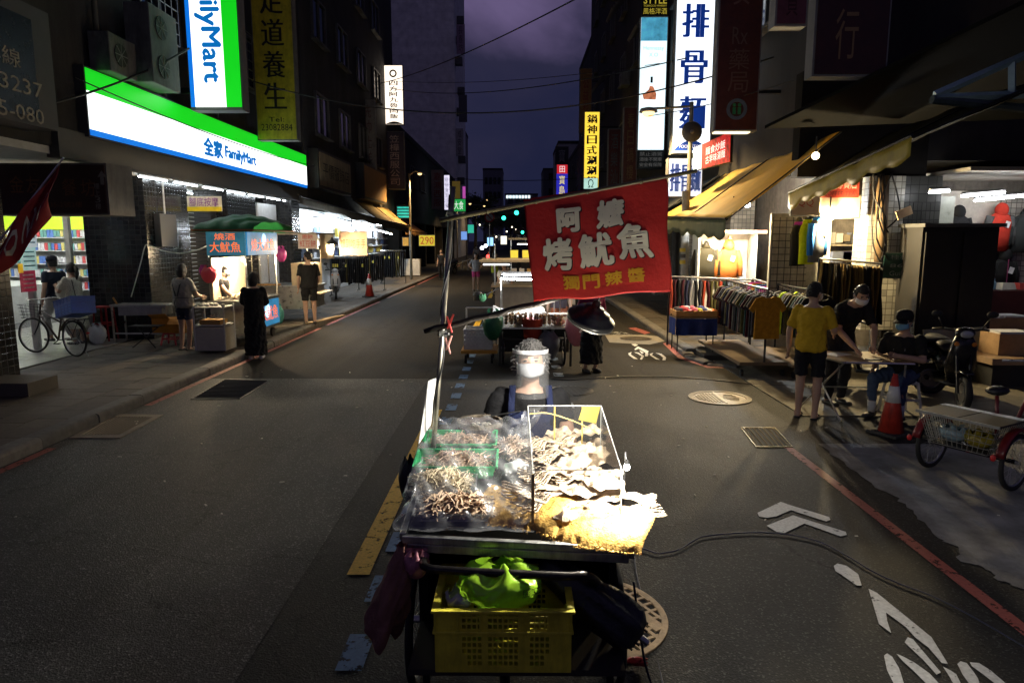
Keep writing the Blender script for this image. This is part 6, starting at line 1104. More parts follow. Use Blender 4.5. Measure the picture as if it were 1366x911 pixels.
for y in range(42, 79, 6): tag(MB().bx(-8.0, -7.2, y, y+.6, .12, 3.4).build('arcade_column', concd), 'arcade column of the low shop row, %d metres beyond the awnings' % (y-41), 'column', 'arcade columns of the low shop row')
tw = building('tower', 'tall pale tiled tower with a blank side wall', -26, XL+.1, 79.6, 95, 0, 44, tilemat((.82, .8, .76), (.6, .58, .55), 2.2, .9, .6, .06, .3, .5), [])
for k in range(14): wp(MB().bx(XL+.05, XL+.9, 80+(k % 3)*1.5, 81+(k % 3)*1.5, 6+2.6*k, 6.8+2.6*k), 'balcony_unit', mat((.12, .12, .12), .7), tw)
# street lamps
sodium = mat((1, .7, .35), emit=2.6, var=0, ec=(1, .66, .26))
def lamp_post(label, base, hp_, arm_to, power, c=(1, .66, .3), r=.11):
    base = Vector(base); t = wthing('street_lamp', label, 'street lamp', base); wp(MB().tube([base, base+Vector((0, 0, hp_))], [.07, .05], 8), 'pole', mat((.25, .24, .2), .5, .5), t); a = Vector(arm_to); wp(MB().tube(smooth_path([base+Vector((0, 0, hp_-.1)), base.lerp(a, .6)*1+Vector((0, 0, 0))*0 if False else Vector(((base.x+a.x)/2, (base.y+a.y)/2, a.z+.12)), a+Vector((0, 0, .1))], 3), .03, 6), 'arm', mat((.25, .24, .2), .5, .5), t)
    wp(MB().lathe([(.02, .14), (r*1.3, .1), (r*1.5, .02)], a, 14), 'head', mat((.2, .2, .2), .5), t, smooth=True); wp(MB().ball(a, (r, r, r*.7), 12, 8), 'lamp_glass', sodium, t); l_ = bpy.data.lights.new('lamp_light', 'SPOT'); l_.energy = power; l_.color = c; l_.spot_size = R(150); l_.spot_blend = .6; l_.shadow_soft_size = .12; o_ = bpy.data.objects.new('lamp_light', l_); col.objects.link(o_); o_.parent = t; o_.location = a+Vector((0, 0, -r*.7-.06))-base; return t
p = AY(560, 232, 36); lamp_post('orange lit street lamp over the far trousers rack on the left', (-5.6, 36.2, .12), p.z-.1, p, 1500)
p = AY(627, 272, 62); lamp_post('orange street lamp far down the street beside the green sign', (-5.4, 62, .12), p.z+.2, p, 700); p = AY(646, 275, 72); lamp_post('lower of two far amber street lamps left of the traffic lights', (-5.3, 72, .12), p.z+.2, p, 300); p = AY(650, 267, 90); lamp_post('higher of two far amber street lamps left of the traffic lights', (-5.3, 90, .12), p.z+.2, p, 300)
# ================================================================ right side of the street
XR = 5.2
W3 = [(y, z, 1.5, 1.3) for z in (7.2, 10.4, 13.6, 16.8) for y in (15, 19, 23, 27, 31, 35, 39, 43, 47)]
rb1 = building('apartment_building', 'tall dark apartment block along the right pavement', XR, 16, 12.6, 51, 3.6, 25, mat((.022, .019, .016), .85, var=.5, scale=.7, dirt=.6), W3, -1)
wp(MB().bx(XR+.9, 16, 13.6, 51, .1, 3.6), 'shop_back', mat((.14, .12, .1), .8, var=.4, dirt=.4), rb1)
for y in (17.0, 21.5, 26, 30.5, 35, 40, 45, 50): wp(MB().bx(XR+.02, XR+.6, y, y+.6, .1, 3.6), 'column', tilemat((.2, .18, .15), (.06, .06, .06), .1, .1, .4), rb1)
building('apartment_building', 'lower building with a water tank beyond the tall right block', XR+.2, 16, 51.2, 62, 0, 16.5, concd, [(y, z, 1.4, 1.2) for z in (7, 10.4, 13.6) for y in (54, 58)], -1)
building('house', 'pale gabled house far down the right side', 4.9, 14, 84, 96, 0, 13.5, mat((.3, .3, .32), .8, var=.2), [], -1)
building('apartment_building', 'long dim block in the right distance', XR+.4, 16, 62.4, 83.5, 0, 10.5, concd, [(y, z, 1.4, 1.2) for z in (6.6, 9) for y in (65, 70, 75, 80)], -1)
for i, (y, z, l_) in enumerate(((17.3, 9.0, 'above the loudspeaker'), (21.2, 10.5, 'left of the tall white lit sign'), (25.3, 8.4, 'beside the bottle sign'), (29, 12.2, 'high beside the sky'), (33, 9.2, 'over the yellow lit sign'), (37.5, 14.5, 'near the roof line'))):
    aircon('air conditioner box on the dark right block %s' % l_, XR-.25, y, z, .8, .4, .6, 1, math.pi)
for i, (y, z) in enumerate(((20, 11.6), (27.5, 10.2), (34.5, 13), (41, 11))):
    t = wthing('window_awning', 'small slatted window awning on the right block, %s' % ('nearest one', 'second one', 'third one', 'farthest one')[i], 'awning', (XR, y, z))
    for k in range(8): wp(MB().box((XR-.12-.1*k, y, z+.6-.12*k), (.02, 2.0, .13), 0, Matrix.Rotation(-.7, 3, 'Y')), 'slat', mat((.12, .12, .115), .6), t)
# end wall shops facing the camera (side street)
ew = wthing('corner_shop', 'open clothes shop at the street corner with grid panels and shelves', 'shop', (6, 12.4, 0)); YE = 12.5
cream_t = tilemat((.45, .42, .34), (.16, .14, .11), .11, .11, .35)
def pane(u0, v0, u1, v1, Y, th, nm, m, t): p, q = AY(u0, v0, Y), AY(u1, v1, Y); return wp(MB().bx(p.x, q.x, Y, Y+th, q.z, p.z), nm, m, t)
pane(1163, 235, 1192, 440, YE-.35, .5, 'pillar', cream_t, ew); pane(1030, 285, 1098, 470, YE+.1, .08, 'side_wall', mat((.4, .37, .3), .8, var=.2, dirt=.4), ew); pane(1098, 270, 1164, 470, YE+1.2, .05, 'back_wall', mat((.6, .6, .58), .7, var=.1), ew); pane(1072, 95, 1235, 236, YE-.1, .3, 'upper_wall', mat((.012, .011, .01), .85, spec=.1), ew); pane(1192, 235, 1236, 480, YE-.2, .4, 'dark_pillar', tilemat((.05, .05, .045), (.02, .02, .02), .15, .15, .35), ew)
p, q = AY(1100, 326, YE+.9), AY(1164, 330, YE+.9); wp(MB().bx(p.x, q.x, YE+.7, YE+1.15, p.z-.03, p.z), 'shelf', mat((.25, .2, .14), .7), ew); g = random.Random(6)
for i in range(7): x = p.x+.1+.14*i; wp(MB().box((x, YE+.9, p.z+.12), (.12, .2, g.uniform(.12, .24))), 'box_on_shelf', mat(g.choice([(.3, .28, .24), (.2, .16, .1), (.45, .42, .36), (.06, .06, .06)]), .7), ew)
for u0, c in ((1108, (.08, .09, .12)), (1122, (.03, .035, .16))): pp, qq = AY(u0, 336, YE+.6), AY(u0+24, 350, YE+.6); wp(MB().bx(pp.x, qq.x, YE+.5, YE+.8, qq.z, pp.z), 'folded_jackets', fab(c), ew)
def wire_panel(label, u0, v0, u1, v1, Y, step=.1, c=(.02, .02, .02), r=.006):
    p, q = AY(u0, v0, Y), AY(u1, v1, Y); t = wthing('wire_panel', label, 'wire panel', ((p.x+q.x)/2, Y, q.z)); m = mat(c, .5, .5); nx, nz = int((q.x-p.x)/step), int((p.z-q.z)/step)
    for i in range(nx+1): wp(MB().tube([(p.x+step*i, Y, q.z), (p.x+step*i, Y, p.z)], r, 4), 'wire', m, t)
    for i in range(nz+1): wp(MB().tube([(p.x, Y-.008, q.z+step*i), (q.x, Y-.008, q.z+step*i)], r, 4), 'wire', m, t)
wire_panel('black wire grid panel behind the bright sports tops', 1032, 290, 1072, 410, YE-.02, .12); wire_panel('black wire grid panel on the dark tiled pillar', 1196, 270, 1234, 440, YE-.28, .15)
wp(MB().tube([AY(1178, 235, YE-.5), AY(1174, 350, YE-.5)], .1, 10), 'brown_pipe', mat((.16, .1, .05), .6), ew, smooth=True); g = random.Random(12)
for i in range(7):
    a = AY(1168+g.uniform(-6, 24), 232, YE-.62); c_ = AY(1168+g.uniform(0, 26), 330+g.uniform(-30, 40), YE-.62); tag(MB().tube(smooth_path([a, a.lerp(c_, .4)+Vector((g.uniform(-.15, .15), 0, 0)), a.lerp(c_, .75)+Vector((g.uniform(-.2, .2), -.05, 0)), c_], 4), .014, 5).build('loose_cable', mat((.015, .013, .012), .6, var=0), smooth=True), 'black cable in the tangle hanging on the corner shop pillars', 'cable', 'tangled cables on the corner pillars')
t = flatboard('house_number', 'dark green street number plate on the tiled pillar', 1180, 338, 1230, 370, YE-.62, (.01, .05, .035), 0, '桂林街|86巷|Guilin St', (.25, .27, .26), 0, lw=.7, lh=.6, thick=.02)
flatboard('meter_box', 'small white meter box on the tiled pillar', 1217, 321, 1224, 338, YE-.6, (.4, .4, .38), 0, cat='meter box', thick=.1); tag(MB().box(AY(1206, 284, YE-.7), (.26, .03, .14), 0, Matrix.Rotation(-.4, 3, 'Y')).build('cardboard_notice', mat((.45, .3, .17), .8)), 'tilted piece of cardboard tied to the pillar grid', 'cardboard')
# signs above the corner shop
t = flatboard('shop_sign', 'red sign over the corner shop with cream lower part', 1092, 238, 1146, 290, YE-.5, (.55, .47, .33), 0, thick=.5); p, q = AY(1094, 234, YE-.52), AY(1145, 264, YE-.52); wp(MB().bx(p.x, q.x, YE-.53, YE-.51, q.z, p.z), 'red_panel', mat((.55, .06, .03), .6, dirt=.2), t); b = MB(); write(b, '咖啡專賣店', ((p.x+q.x)/2, YE-.54, (p.z+q.z)/2+.06), (1, 0, 0), (0, 0, 1), (q.x-p.x)*.86, .2); wp(b, 'lettering', mat((.7, .65, .5), .6, var=0), t); b = MB(); write(b, 'COFFEE TEA', ((p.x+q.x)/2, YE-.54, q.z+.07), (1, 0, 0), (0, 0, 1), (q.x-p.x)*.8, .07); wp(b, 'lettering', mat((.12, .02, .02), .6, var=0), t)
flatboard('shop_sign', 'worn cream sign with red letters left of the red corner sign', 1058, 255, 1091, 287, YE-.7, (.6, .46, .33), 0, 'QQ', (.5, .1, .06), 0, lw=.6, lh=.35)
def wall_bulb(label, u, v, Y, c, e_, power, r=.06): p = AY(u, v, Y); t = wthing('light_bulb', label, 'bulb', p); wp(MB().ball(p, r, 12, 8), 'glass', mat((1, 1, 1), emit=e_, var=0, ec=c), t); wp(MB().tube([p+Vector((0, 0, r*.8)), p+Vector((0, 0, .3))], .012, 5), 'cord', blk, t); point('bulb_light', p+Vector((0, -.1, -r-.1)), power, c, .06, t)
wall_bulb('wide warm lamp under the red corner sign', 1107, 286, YE-.55, (1, .78, .42), 70, 420, .1); wall_bulb('warm bulb under the yellow awning edge', 978, 283, 13.6, (1, .8, .5), 70, 400); wall_bulb('cold white bulb beside the warm one under the yellow awning', 997, 273, 14.2, (.9, .96, 1), 80, 280); wall_bulb('warm lamp glowing between the two awnings', 1088, 208, 11.4, (1, .72, .35), 12, 2)
# ---------------------------------------------------------------- jackets and racks
def jacket(label, loc, rz, c, c2=None, hood=False, w_=.46, h_=.66, zipc=None, tagc=None, group=None, sleeves=True):
    t = thing('jacket', label, 'jacket', loc, rz, group); m = fab(c); m2 = fab(c2 or c); b = MB(); b.tube([(0, 0, -h_), (0, 0, -h_*.6), (0, 0, -h_*.25), (0, 0, -.06), (0, 0, 0)], [w_*.48, w_*.46, w_*.5, w_*.42, .09], 18, ry=[.1, .11, .12, .09, .07], up=(1, 0, 0)); b.build('body', m, t, True)
    if sleeves:
        for q in (-1, 1): b = MB(); b.tube([(q*w_*.4, 0, -.07), (q*w_*.56, -.01, -.3), (q*w_*.6, -.02, -.6)], [.075, .065, .05], 10); b.build('sleeve', m2, t, True)
    MB().tube([(0, 0, -.01), (0, 0, .05)], [.09, .075], 14).build('collar', m2, t, True); MB().ball((0, 0, .06), (.06, .06, .08), 10, 8).build('hanger_head', blk, t, True)
    if hood: b = MB(); b.ball((0, -.02, .05), (.12, .1, .14), 12, 8); b.build('hood', m, t, True)
    if zipc: MB().box((0, -.118, -h_*.5), (.012, .012, h_*.95)).build('zip', mat(zipc, .5), t)
    if tagc: MB().box((.06, -.13, -.22), (.09, .005, .12), 0, Matrix.Rotation(.3, 3, 'Y')).build('price_tag', mat(tagc, .6), t)
    return t
TS = {}
def tee_mesh(c):
    if c not in TS:
        o = [(-.1, 0), (-.05, -.03), (.05, -.03), (.1, 0), (.2, -.03), (.31, -.2), (.24, -.26), (.2, -.2), (.21, -.68), (-.21, -.68), (-.2, -.2), (-.24, -.26), (-.31, -.2), (-.2, -.03)]
        b = MB(); b.slab([(x, -.012+.01*math.cos(x*9), z) for x, z in o], (0, 1, 0), .026); TS[c] = b.mesh('t_shirt', fab(c, .25))
    return TS[c]
def tee_rack(label, x, ya, yb_, zr, n, cols, seed, front=None, dx=0.):
    g = random.Random(seed); t = wthing('clothes_rack', label, 'clothes rack', (x, (ya+yb_)/2, 0)); wp(MB().tube([(x, ya-.1, zr), (x+dx, yb_+.1, zr)], .018, 8), 'rail', blackmetal, t)
    for y, xx in ((ya-.08, x), (yb_+.08, x+dx)): wp(MB().tube([(xx, y, .25), (xx, y, zr)], .018, 6), 'post', blackmetal, t)
    wp(MB().bx(x-.4, x+.4, ya-.1, yb_+.1, .2, .25), 'base_board', mat((.16, .11, .06), .8), t)
    for y in (ya, yb_):
        for q in (-1, 1): wp(MB().lathe([(.055, -.02), (.055, .02)], (x+.33*q, y, .065), 12, Matrix.Rotation(R(90), 3, 'Y')), 'caster', rubber, t)
    for i in range(n):
        y = ya+(yb_-ya)*(i+.5)/n; xx = x+dx*(i+.5)/n; o = piece('t_shirt', tee_mesh(g.choice(cols)), t, Vector((xx+g.uniform(-.02, .02), y, zr-.09))-t.location, g.uniform(-.14, .14)); o.scale = (1, 1.6, g.uniform(.95, 1.08)); wp(MB().tube([(xx, y, zr+.02), (xx, y, zr-.09)], .005, 4), 'hanger', steel, t)
    if front: o = piece('t_shirt', tee_mesh(front), t, Vector((x-.02, ya-.16, zr-.1))-t.location, .12); wp(MB().tube([(x-.2, ya-.14, zr-.1), (x-.02, ya-.14, zr-.02), (x+.16, ya-.14, zr-.1)], .008, 5), 'hanger', blk, t)
    return t
dks = [(.012, .012, .014), (.02, .02, .025), (.03, .03, .04), (.05, .01, .015), (.015, .05, .05), (.1, .09, .03), (.02, .025, .06), (.01, .01, .01), (.12, .11, .1)]
tee_rack('rack of mostly dark T-shirts ending in a mustard one that faces out', 3.98, 10.95, 13.3, 1.42, 24, dks, 1, (.42, .2, .015), .1); tee_rack('rack of dark sports tops with lime patches behind the yellow shirt person', 4.75, 10.75, 12.4, 1.40, 16, dks+[(.35, .5, .02)], 2, (.012, .012, .014))
def rail_clothes(label, a, b_, n, cols, seed, L=.9, w_=.2, kind='trousers', posts=True):
    a, b_ = Vector(a), Vector(b_); g = random.Random(seed); t = wthing('clothes_rack', label, 'clothes rack', Vector(((a.x+b_.x)/2, (a.y+b_.y)/2, 0.))); wp(MB().tube([a, b_], .018, 8), 'rail', steel, t)
    if posts:
        for p in (a, b_): wp(MB().tube([p, Vector((p.x, p.y, .02))], .018, 6), 'post', blackmetal, t)
    d = (b_-a).normalized(); an = math.atan2(d.y, d.x)
    for i in range(n):
        p = a.lerp(b_, (i+.5)/n); b = MB(); ph = g.uniform(0, 6); ll = L*g.uniform(.92, 1.05); lean = g.uniform(-.04, .04)
        b.grid(lambda u, v: Vector((p.x, p.y, p.z-.06-ll*(1-v)))+d*((b_-a).length/n*.42*math.cos(u*6.283)+lean*(1-v)+.012*math.sin(v*7+ph))+Vector((-d.y, d.x, 0))*(w_*math.sin(u*6.283)*(1-.25*v)), 10, 6); wp(b, kind, fab(g.choice(cols), .35), t, smooth=True)
        if i % 2 == 0: wp(MB().tube([p, p-Vector((0, 0, .07))], .006, 4), 'hanger', steel, t)
    return t
brs = [(.16, .1, .03), (.1, .07, .025), (.03, .02, .012), (.012, .011, .01), (.2, .13, .04), (.012, .011, .01)]
rail_clothes('rail of brown and black trousers by the corner shop alcove', AY(1093, 345, 11.7), AY(1176, 352, 11.5), 24, brs, 3, .95, .2); rail_clothes('rail of dark garments with tags below the white display case', AY(893, 369, 14.2), AY(1003, 373, 13.9), 20, dks+[(.3, .3, .3), (.4, .06, .03)], 5, .72, .16, 'garment'); rail_clothes('low rail of folded bright tops behind the T-shirt racks', AY(1005, 372, 13.6), AY(1070, 392, 11.9), 12, [(.4, .05, .3), (.03, .2, .45), (.02, .3, .3), (.3, .28, .26), (.5, .2, .02)], 7, .45, .18, 'garment')
for i, (u, v, c, c2, l_) in enumerate(((1066, 300, (.012, .012, .012), (.5, .05, .4), 'sleeveless black and pink sports top on the wire grid'), (1078, 297, (.6, .68, .01), None, 'neon yellow sports top on the wire grid'), (1091, 294, (.09, .09, .1), (.02, .15, .5), 'grey and blue sports jacket on the wire grid'))): jacket(l_, AY(u, v, YE-.25-.12*i), R(35), c, c2, w_=.36, h_=.72, tagc=(.6, .15, .03), sleeves=(i == 2))
dc = wthing('display_case', 'white lit display case with two jackets near the red banner', 'display case', AY(962, 376, 14.9)); p, q = AY(927, 312, 14.9), AY(998, 376, 14.9); wp(MB().bx(p.x, q.x, 15.0, 15.05, q.z-.9, p.z), 'back', mat((.62, .6, .55), .6), dc); wp(MB().bx(p.x-.05, q.x+.2, 14.45, 15.05, p.z, p.z+.07), 'top_board', mat((.4, .2, .12), .6), dc)
for x in (p.x, q.x): wp(MB().bx(x-.02, x+.02, 14.5, 15.0, q.z-.9, p.z), 'side', mat((.5, .48, .43), .6), dc)
for u in (946, 974): pp = AY(u, 316, 14.6); wp(MB().lathe([(.045, -.05), (.03, 0), (.01, .02)], pp, 12), 'spotlight', mat((.5, .4, .2), .4, .7), dc); point('spot_light', pp+Vector((0, -.12, -.1)), 16, (1, .8, .5), .03, dc)
jacket('olive black jacket in the white display case', AY(942, 330, 14.75), 0, (.04, .035, .02), None, w_=.46, h_=.66, tagc=(.7, .65, .5)); jacket('orange jacket in the white display case', AY(972, 331, 14.75), 0, (.7, .22, .05), None, True, w_=.44, h_=.66, tagc=(.75, .7, .6))
# caps table
ctb = wthing('caps_table', 'small table with blue cloth under the box of caps', 'table', (3.35, 13.1, .0)); x0, x1, y0, y1 = 2.98, 3.75, 12.75, 13.3; g = random.Random(5)
wp(MB().bx(x0, x1, y0, y1, .74, .77), 'top', mat((.2, .12, .05), .7), ctb); wp(MB().grid(lambda u, v: (x0+(x1-x0)*u, y0-.01+.015*math.sin(u*16)*(1-v), .42+.32*v), 20, 4), 'cloth', fab((.02, .035, .14)), ctb, smooth=True); wp(MB().grid(lambda u, v: (x0-.01+.015*math.sin(u*13)*(1-v), y0+(y1-y0)*u, .42+.32*v), 14, 4), 'cloth', fab((.02, .035, .14)), ctb, smooth=True)
for x in (x0+.05, x1-.05):
    for y in (y0+.05, y1-.05): wp(MB().tube([(x, y, .1), (x, y, .74)], .012, 6), 'leg', blackmetal, ctb)
t = wthing('caps_box', 'shallow orange wooden box on the blue cloth table', 'box', (3.35, 13, .78)); om = mat((.5, .24, .06), .7)
for a in ((x0, x1, y0, y0+.02), (x0, x1, y1-.02, y1), (x0, x0+.02, y0+.02, y1-.02), (x1-.02, x1, y0+.02, y1-.02)): wp(MB().bx(*a, .775, .88), 'board', om, t)
wp(MB().bx(x0, x1, y0, y1, .772, .785), 'base', om, t)
capc = [((.03, .03, .04), 'black'), ((.5, .05, .06), 'red'), ((.4, .42, .44), 'grey'), ((.6, .12, .18), 'pink'), ((.45, .4, .03), 'yellow'), ((.04, .06, .2), 'navy'), ((.5, .44, .36), 'beige'), ((.6, .16, .03), 'orange')]
for i in range(16):
    c, nm = capc[i % 8]; t = thing('cap', '%s cap in the box on the blue cloth table, %s' % (nm, 'front one' if i < 8 else 'rear one'), 'cap', (x0+.1+.09*(i % 8), y0+.13+.22*(i//8), .8+.05*g.random()), g.uniform(0, 6), 'caps in the box'); t.rotation_euler[0] = g.uniform(-.5, .5); MB().lathe([(.085, 0), (.088, .035), (.07, .08), (.03, .1), (.005, .102)], (0, 0, 0), 14).build('crown', fab(c), t, True); MB().grid(lambda u, v: ((u-.5)*.16, .07+v*.08*math.cos((u-.5)*2), .01-.02*v), 6, 3).build('brim', fab(c), t, True, solid=.005)
# awnings
yel2 = mat((.66, .47, .1), .6, var=.25, scale=2.5, trans=.5, dirt=.25)
awning('big yellow awning lit from below on the right', (XR+.1, 11.6, 3.95), (XR+.1, 17.6, 3.9), (3.55, 17.4, 2.78), (3.6, 12.0, 2.56), yel2, 26, .12, valance=.3, mv=mat((.07, .08, .03), .7, var=.3, dirt=.4)); awning('dark canvas awning over the corner forecourt', (6.3, 7.4, 4.2), (6.0, 11.4, 3.9), (4.35, 11.2, 2.95), (4.4, 7.9, 3.35), mat((.01, .009, .006), .8, var=.3, spec=.1), 22, .08, valance=.22, mv=mat((.4, .3, .03), .5, var=.3, trans=.2))
awning('dark grey awning behind the big yellow one', (XR+.1, 18, 3.9), (XR+.1, 26, 3.9), (3.7, 26, 2.9), (3.6, 18, 2.85), mat((.05, .05, .045), .7, var=.3), 26, .1)
t = wthing('steel_truss', 'pale blue steel roof truss at the upper right edge', 'truss', (5.5, 8, 4)); tm = mat((.25, .36, .42), .5, .3, var=.15); YT = 8.0
for a, c in (((1247, 127), (1420, 51)), ((1247, 131), (1420, 124)), ((1350, 84), (1350, 126))): p, q = AY(*a, YT), AY(*c, YT); wp(MB().tube([p, q], .045, 4), 'beam', tm, t)
wp(MB().tube([AY(1243, 133, YT), AY(1420, 150, YT)], .05, 8), 'round_beam', mat((.05, .07, .08), .4, .4), t)
t = wthing('roof_canopy', 'black sheet metal canopy above the corner forecourt', 'roof', (6, 9, 4.3)); wp(MB().slab([AY(1020, 172, 11.5), AY(1420, -20, 7.2), (14, 7.2, 4.8), (14, 12, 4.4)], (0, 0, 1), .05), 'sheet', mat((.005, .005, .005), .9, spec=.05), t)
wp(MB().bx(5.4, 14, 7.3, 7.4, 3.2, 3.3), 'beam', mat((.03, .03, .03), .6), t)
# jacket shop further right
js = wthing('jacket_shop', 'lit jacket shop at the right edge with pegboard wall', 'shop', (9, 13.4, 0)); YJ = 13.4
pane(1255, 255, 1312, 480, YJ, .05, 'wall_panel', mat((.62, .56, .48), .7), js); pane(1312, 262, 1480, 480, YJ+.02, .05, 'pegboard', tilemat((.55, .5, .44), (.12, .1, .09), .1, .1, .6), js); wp(MB().bx(7.4, 13, 11.5, 14.5, 3.32, 3.38), 'ceiling', mat((.3, .28, .25), .8), js); pane(1238, 262, 1258, 440, YJ-.8, .05, 'glass_door', mat((.35, .36, .3), .3), js); p, q = AY(1300, 388, 12.6), AY(1480, 420, 12.6); wp(MB().bx(p.x, q.x, 12.6, 13.1, .1, p.z), 'counter', mat((.07, .015, .012), .5), js)
for i, (u0, v0, u1, v1) in enumerate(((1240, 257, 1266, 255), (1283, 262, 1340, 257), (1300, 268, 1400, 258))): tube_light('fluorescent tube in the right edge jacket shop, %s' % ('the short one', 'the front long one', 'the rear long one')[i], AY(u0, v0, 11.6+.4*i), AY(u1, v1, 11.7+.4*i), mat((1, 1, 1), emit=45, var=0, ec=(.95, .97, 1)), None, .02)
jacket('black hooded jacket behind the dark cupboard', AY(1278, 287, YJ-.2), 0, (.02, .02, .022), None, True, .44, .66); jacket('red hooded jacket with white tag on the pegboard', AY(1335, 284, YJ-.2), 0, (.6, .05, .03), (.1, .1, .1), True, .44, .72, None, (.8, .8, .8)); jacket('dark grey jacket at the right edge of the pegboard', AY(1368, 286, YJ-.2), 0, (.04, .045, .045), None, False, .46, .72, (.3, .3, .3)); jacket('black and pink jacket below the red one', AY(1340, 345, YJ-.2), 0, (.015, .015, .016), (.02, .02, .02), True, .4, .5, (.3, .05, .15), (.8, .8, .78))
cp = wthing('cupboard', 'tall dark wooden cupboard in front of the jacket shop', 'cupboard', AY(1280, 440, 11.3)); p, q = AY(1234, 303, 11.3), AY(1316, 500, 11.3); dw = mat((.012, .01, .008), .7, var=.4, scale=5); wp(MB().bx(p.x, q.x, 11.35, 12.0, .05, p.z), 'body', dw, cp); wp(MB().bx(p.x-.03, q.x+.05, 11.25, 12.05, p.z, p.z+.06), 'top', mat((.08, .08, .08), .7), cp)
for k in range(2): wp(MB().bx(p.x+.04+(q.x-p.x)*.5*k, p.x+(q.x-p.x)*.5*(k+1)-.04, 11.31, 11.35, .5, p.z-.08), 'door', dw, cp)
tag(MB().slab([AY(1232, 440, 11.0), AY(1316, 436, 11.0), AY(1320, 505, 10.8), AY(1236, 508, 10.8)], (0, 1, 0), .03).build('leaning_board', mat((.22, .25, .23), .7, var=.2, dirt=.3)), 'pale grey green board leaning below the dark cupboard', 'board')
for i, (u0, v0, u1, v1, Y, l_) in enumerate(((1316, 425, 1340, 446, 11.4, 'left back'), (1341, 424, 1372, 446, 11.4, 'right back'), (1334, 446, 1380, 474, 10.4, 'large front'))):
    p, q = AY(u0, v0, Y), AY(u1, v1, Y); t = wthing('cardboard_box', '%s cardboard box with white paper on top at the right edge' % l_, 'box', Vector(((p.x+q.x)/2, Y, q.z))); wp(MB().bx(p.x, q.x, Y, Y+.45, q.z, p.z), 'carton', mat((.36, .22, .11), .8, var=.2), t); wp(MB().bx(p.x+.02, q.x-.02, Y+.02, Y+.42, p.z+.002, p.z+.03), 'papers', mat((.6, .6, .62), .6), t)
p = AY(1318, 478, 10.2); t = wthing('wooden_platform', 'low wooden platform carrying the cardboard boxes', 'platform', (p.x, 10.2, 0)); wp(MB().bx(p.x, p.x+3, 10.1, 12.2, AY(1330, 474, 10.4).z-.1, AY(1330, 474, 10.4).z-.004), 'deck', mat((.3, .2, .12), .7, var=.2), t); wp(MB().bx(p.x+.05, p.x+2.9, 10.15, 12.1, 0, AY(1330, 474, 10.4).z-.1), 'base', mat((.02, .02, .02), .8), t)
for i, (x, c, l_) in enumerate(((1340, (.6, .58, .5), 'pale cash box on the jacket shop counter'), (1325, (.1, .2, .3), 'blue bottle on the jacket shop counter'), (1358, (.5, .06, .05), 'red tape dispenser on the jacket shop counter'))):
    p = AY(x, 386, 12.8); t = wthing('counter_item', l_, 'counter item', p); b = MB()
    if i == 1: b.lathe([(.04, 0), (.04, .12), (.015, .16), (.015, .2)], p, 12)
    else: b.box(p+Vector((0, 0, .06)), (.32 if i == 0 else .14, .2, .12), .2, None, .8)
    wp(b, 'body', mat(c, .5), t)
# ---------------------------------------------------------------- people, table, cone, tricycle, scooter
yt = fab((.5, .32, .02)); t, V, hp, HM, s = person('person in yellow T-shirt and black shorts seen from behind at the folding table', (3.62, 8.35, 0), R(-35), 1.68, dict(er=(.25, .06, 1.12), wr=(.2, .3, 1.06), el=(-.26, .0, 1.1), wl=(-.27, .04, .86), look=(.35, .9, -.25)), shirt=yt, sleeve=.85, shirt_hem=.84, pants=fab((.012, .012, .015)), pant_len=.44, hairstyle='short', sandals=True, mask=(.6, .6, .62), vox=.011)
tag(MB().box((3.96, 8.5, 1.08), (.075, .15, .012), -.6).build('phone', mat((.02, .02, .02), .2)), 'phone in the hand of the person in yellow', 'phone')
t, V, hp, HM, s = person('person in black T-shirt and white mask leaning over the folding table writing', (4.3, 9.05, 0), R(195), 1.75, dict(neck=(0, .24, 1.36), sl=(-.18, .2, 1.30), sr=(.18, .2, 1.30), head=(.03, .36, 1.47), look=(.25, .8, -.55), el=(-.25, .3, 1.03), wl=(-.12, .45, .86), er=(.28, .3, 1.03), wr=(.2, .5, .84), hip=(0, -.05, .93)), shirt=blackf, sleeve=.8, pants=fab((.02, .02, .025)), pant_len=1., mask=(.75, .74, .72), vox=.011)
MB().lathe([(.05, 0), (.06, .0)], (0, .0, 0), 6).build('shirt_print', mat((.3, .3, .3), .7), t).location = (.02, .30*s, 1.12)
seat = dict(hip=(0, 0, .52), hl=(-.09, 0, .52), hr=(.09, 0, .52), kl=(-.16, .42, .50), kr=(.16, .42, .50), al=(-.17, .38, .09), ar=(.17, .38, .09), neck=(0, .03, 1.03), sl=(-.18, .03, .98), sr=(.18, .03, .98), head=(0, .06, 1.185), el=(-.27, .12, .74), wl=(-.1, .4, .80), er=(.28, .06, .72), wr=(.2, .32, .62), look=(.1, .95, -.2))
t, V, hp, HM, s = person('seated person in black T-shirt, jeans, black cap and blue mask on the white stool', (4.86, 8.5, 0), R(128), 1.72, seat, shirt=blackf, sleeve=.8, shirt_hem=.5, pants=fab((.06, .09, .15)), pant_len=.85, mask=(.2, .42, .6), cap=((.012, .012, .014), (.012, .012, .014)), socks=(.6, .6, .58), shoes=(.02, .02, .02), vox=.011)
MB().box((.0, .15, .86), (.14, .005, .03)).build('shirt_print', mat((.5, .5, .5), .7), t); b = MB(); 
for q in (-1, 1): b.tube([hp(.03*q+.025*math.cos(a), .105, .01+.018*math.sin(a)) for a in [k*.628 for k in range(10)]], .002, 4, True)
b.build('glasses', steel, t); stool('white plastic stool under the seated person', 4.86, 8.5, 0, .36, .45, mat((.5, .49, .45), .5))
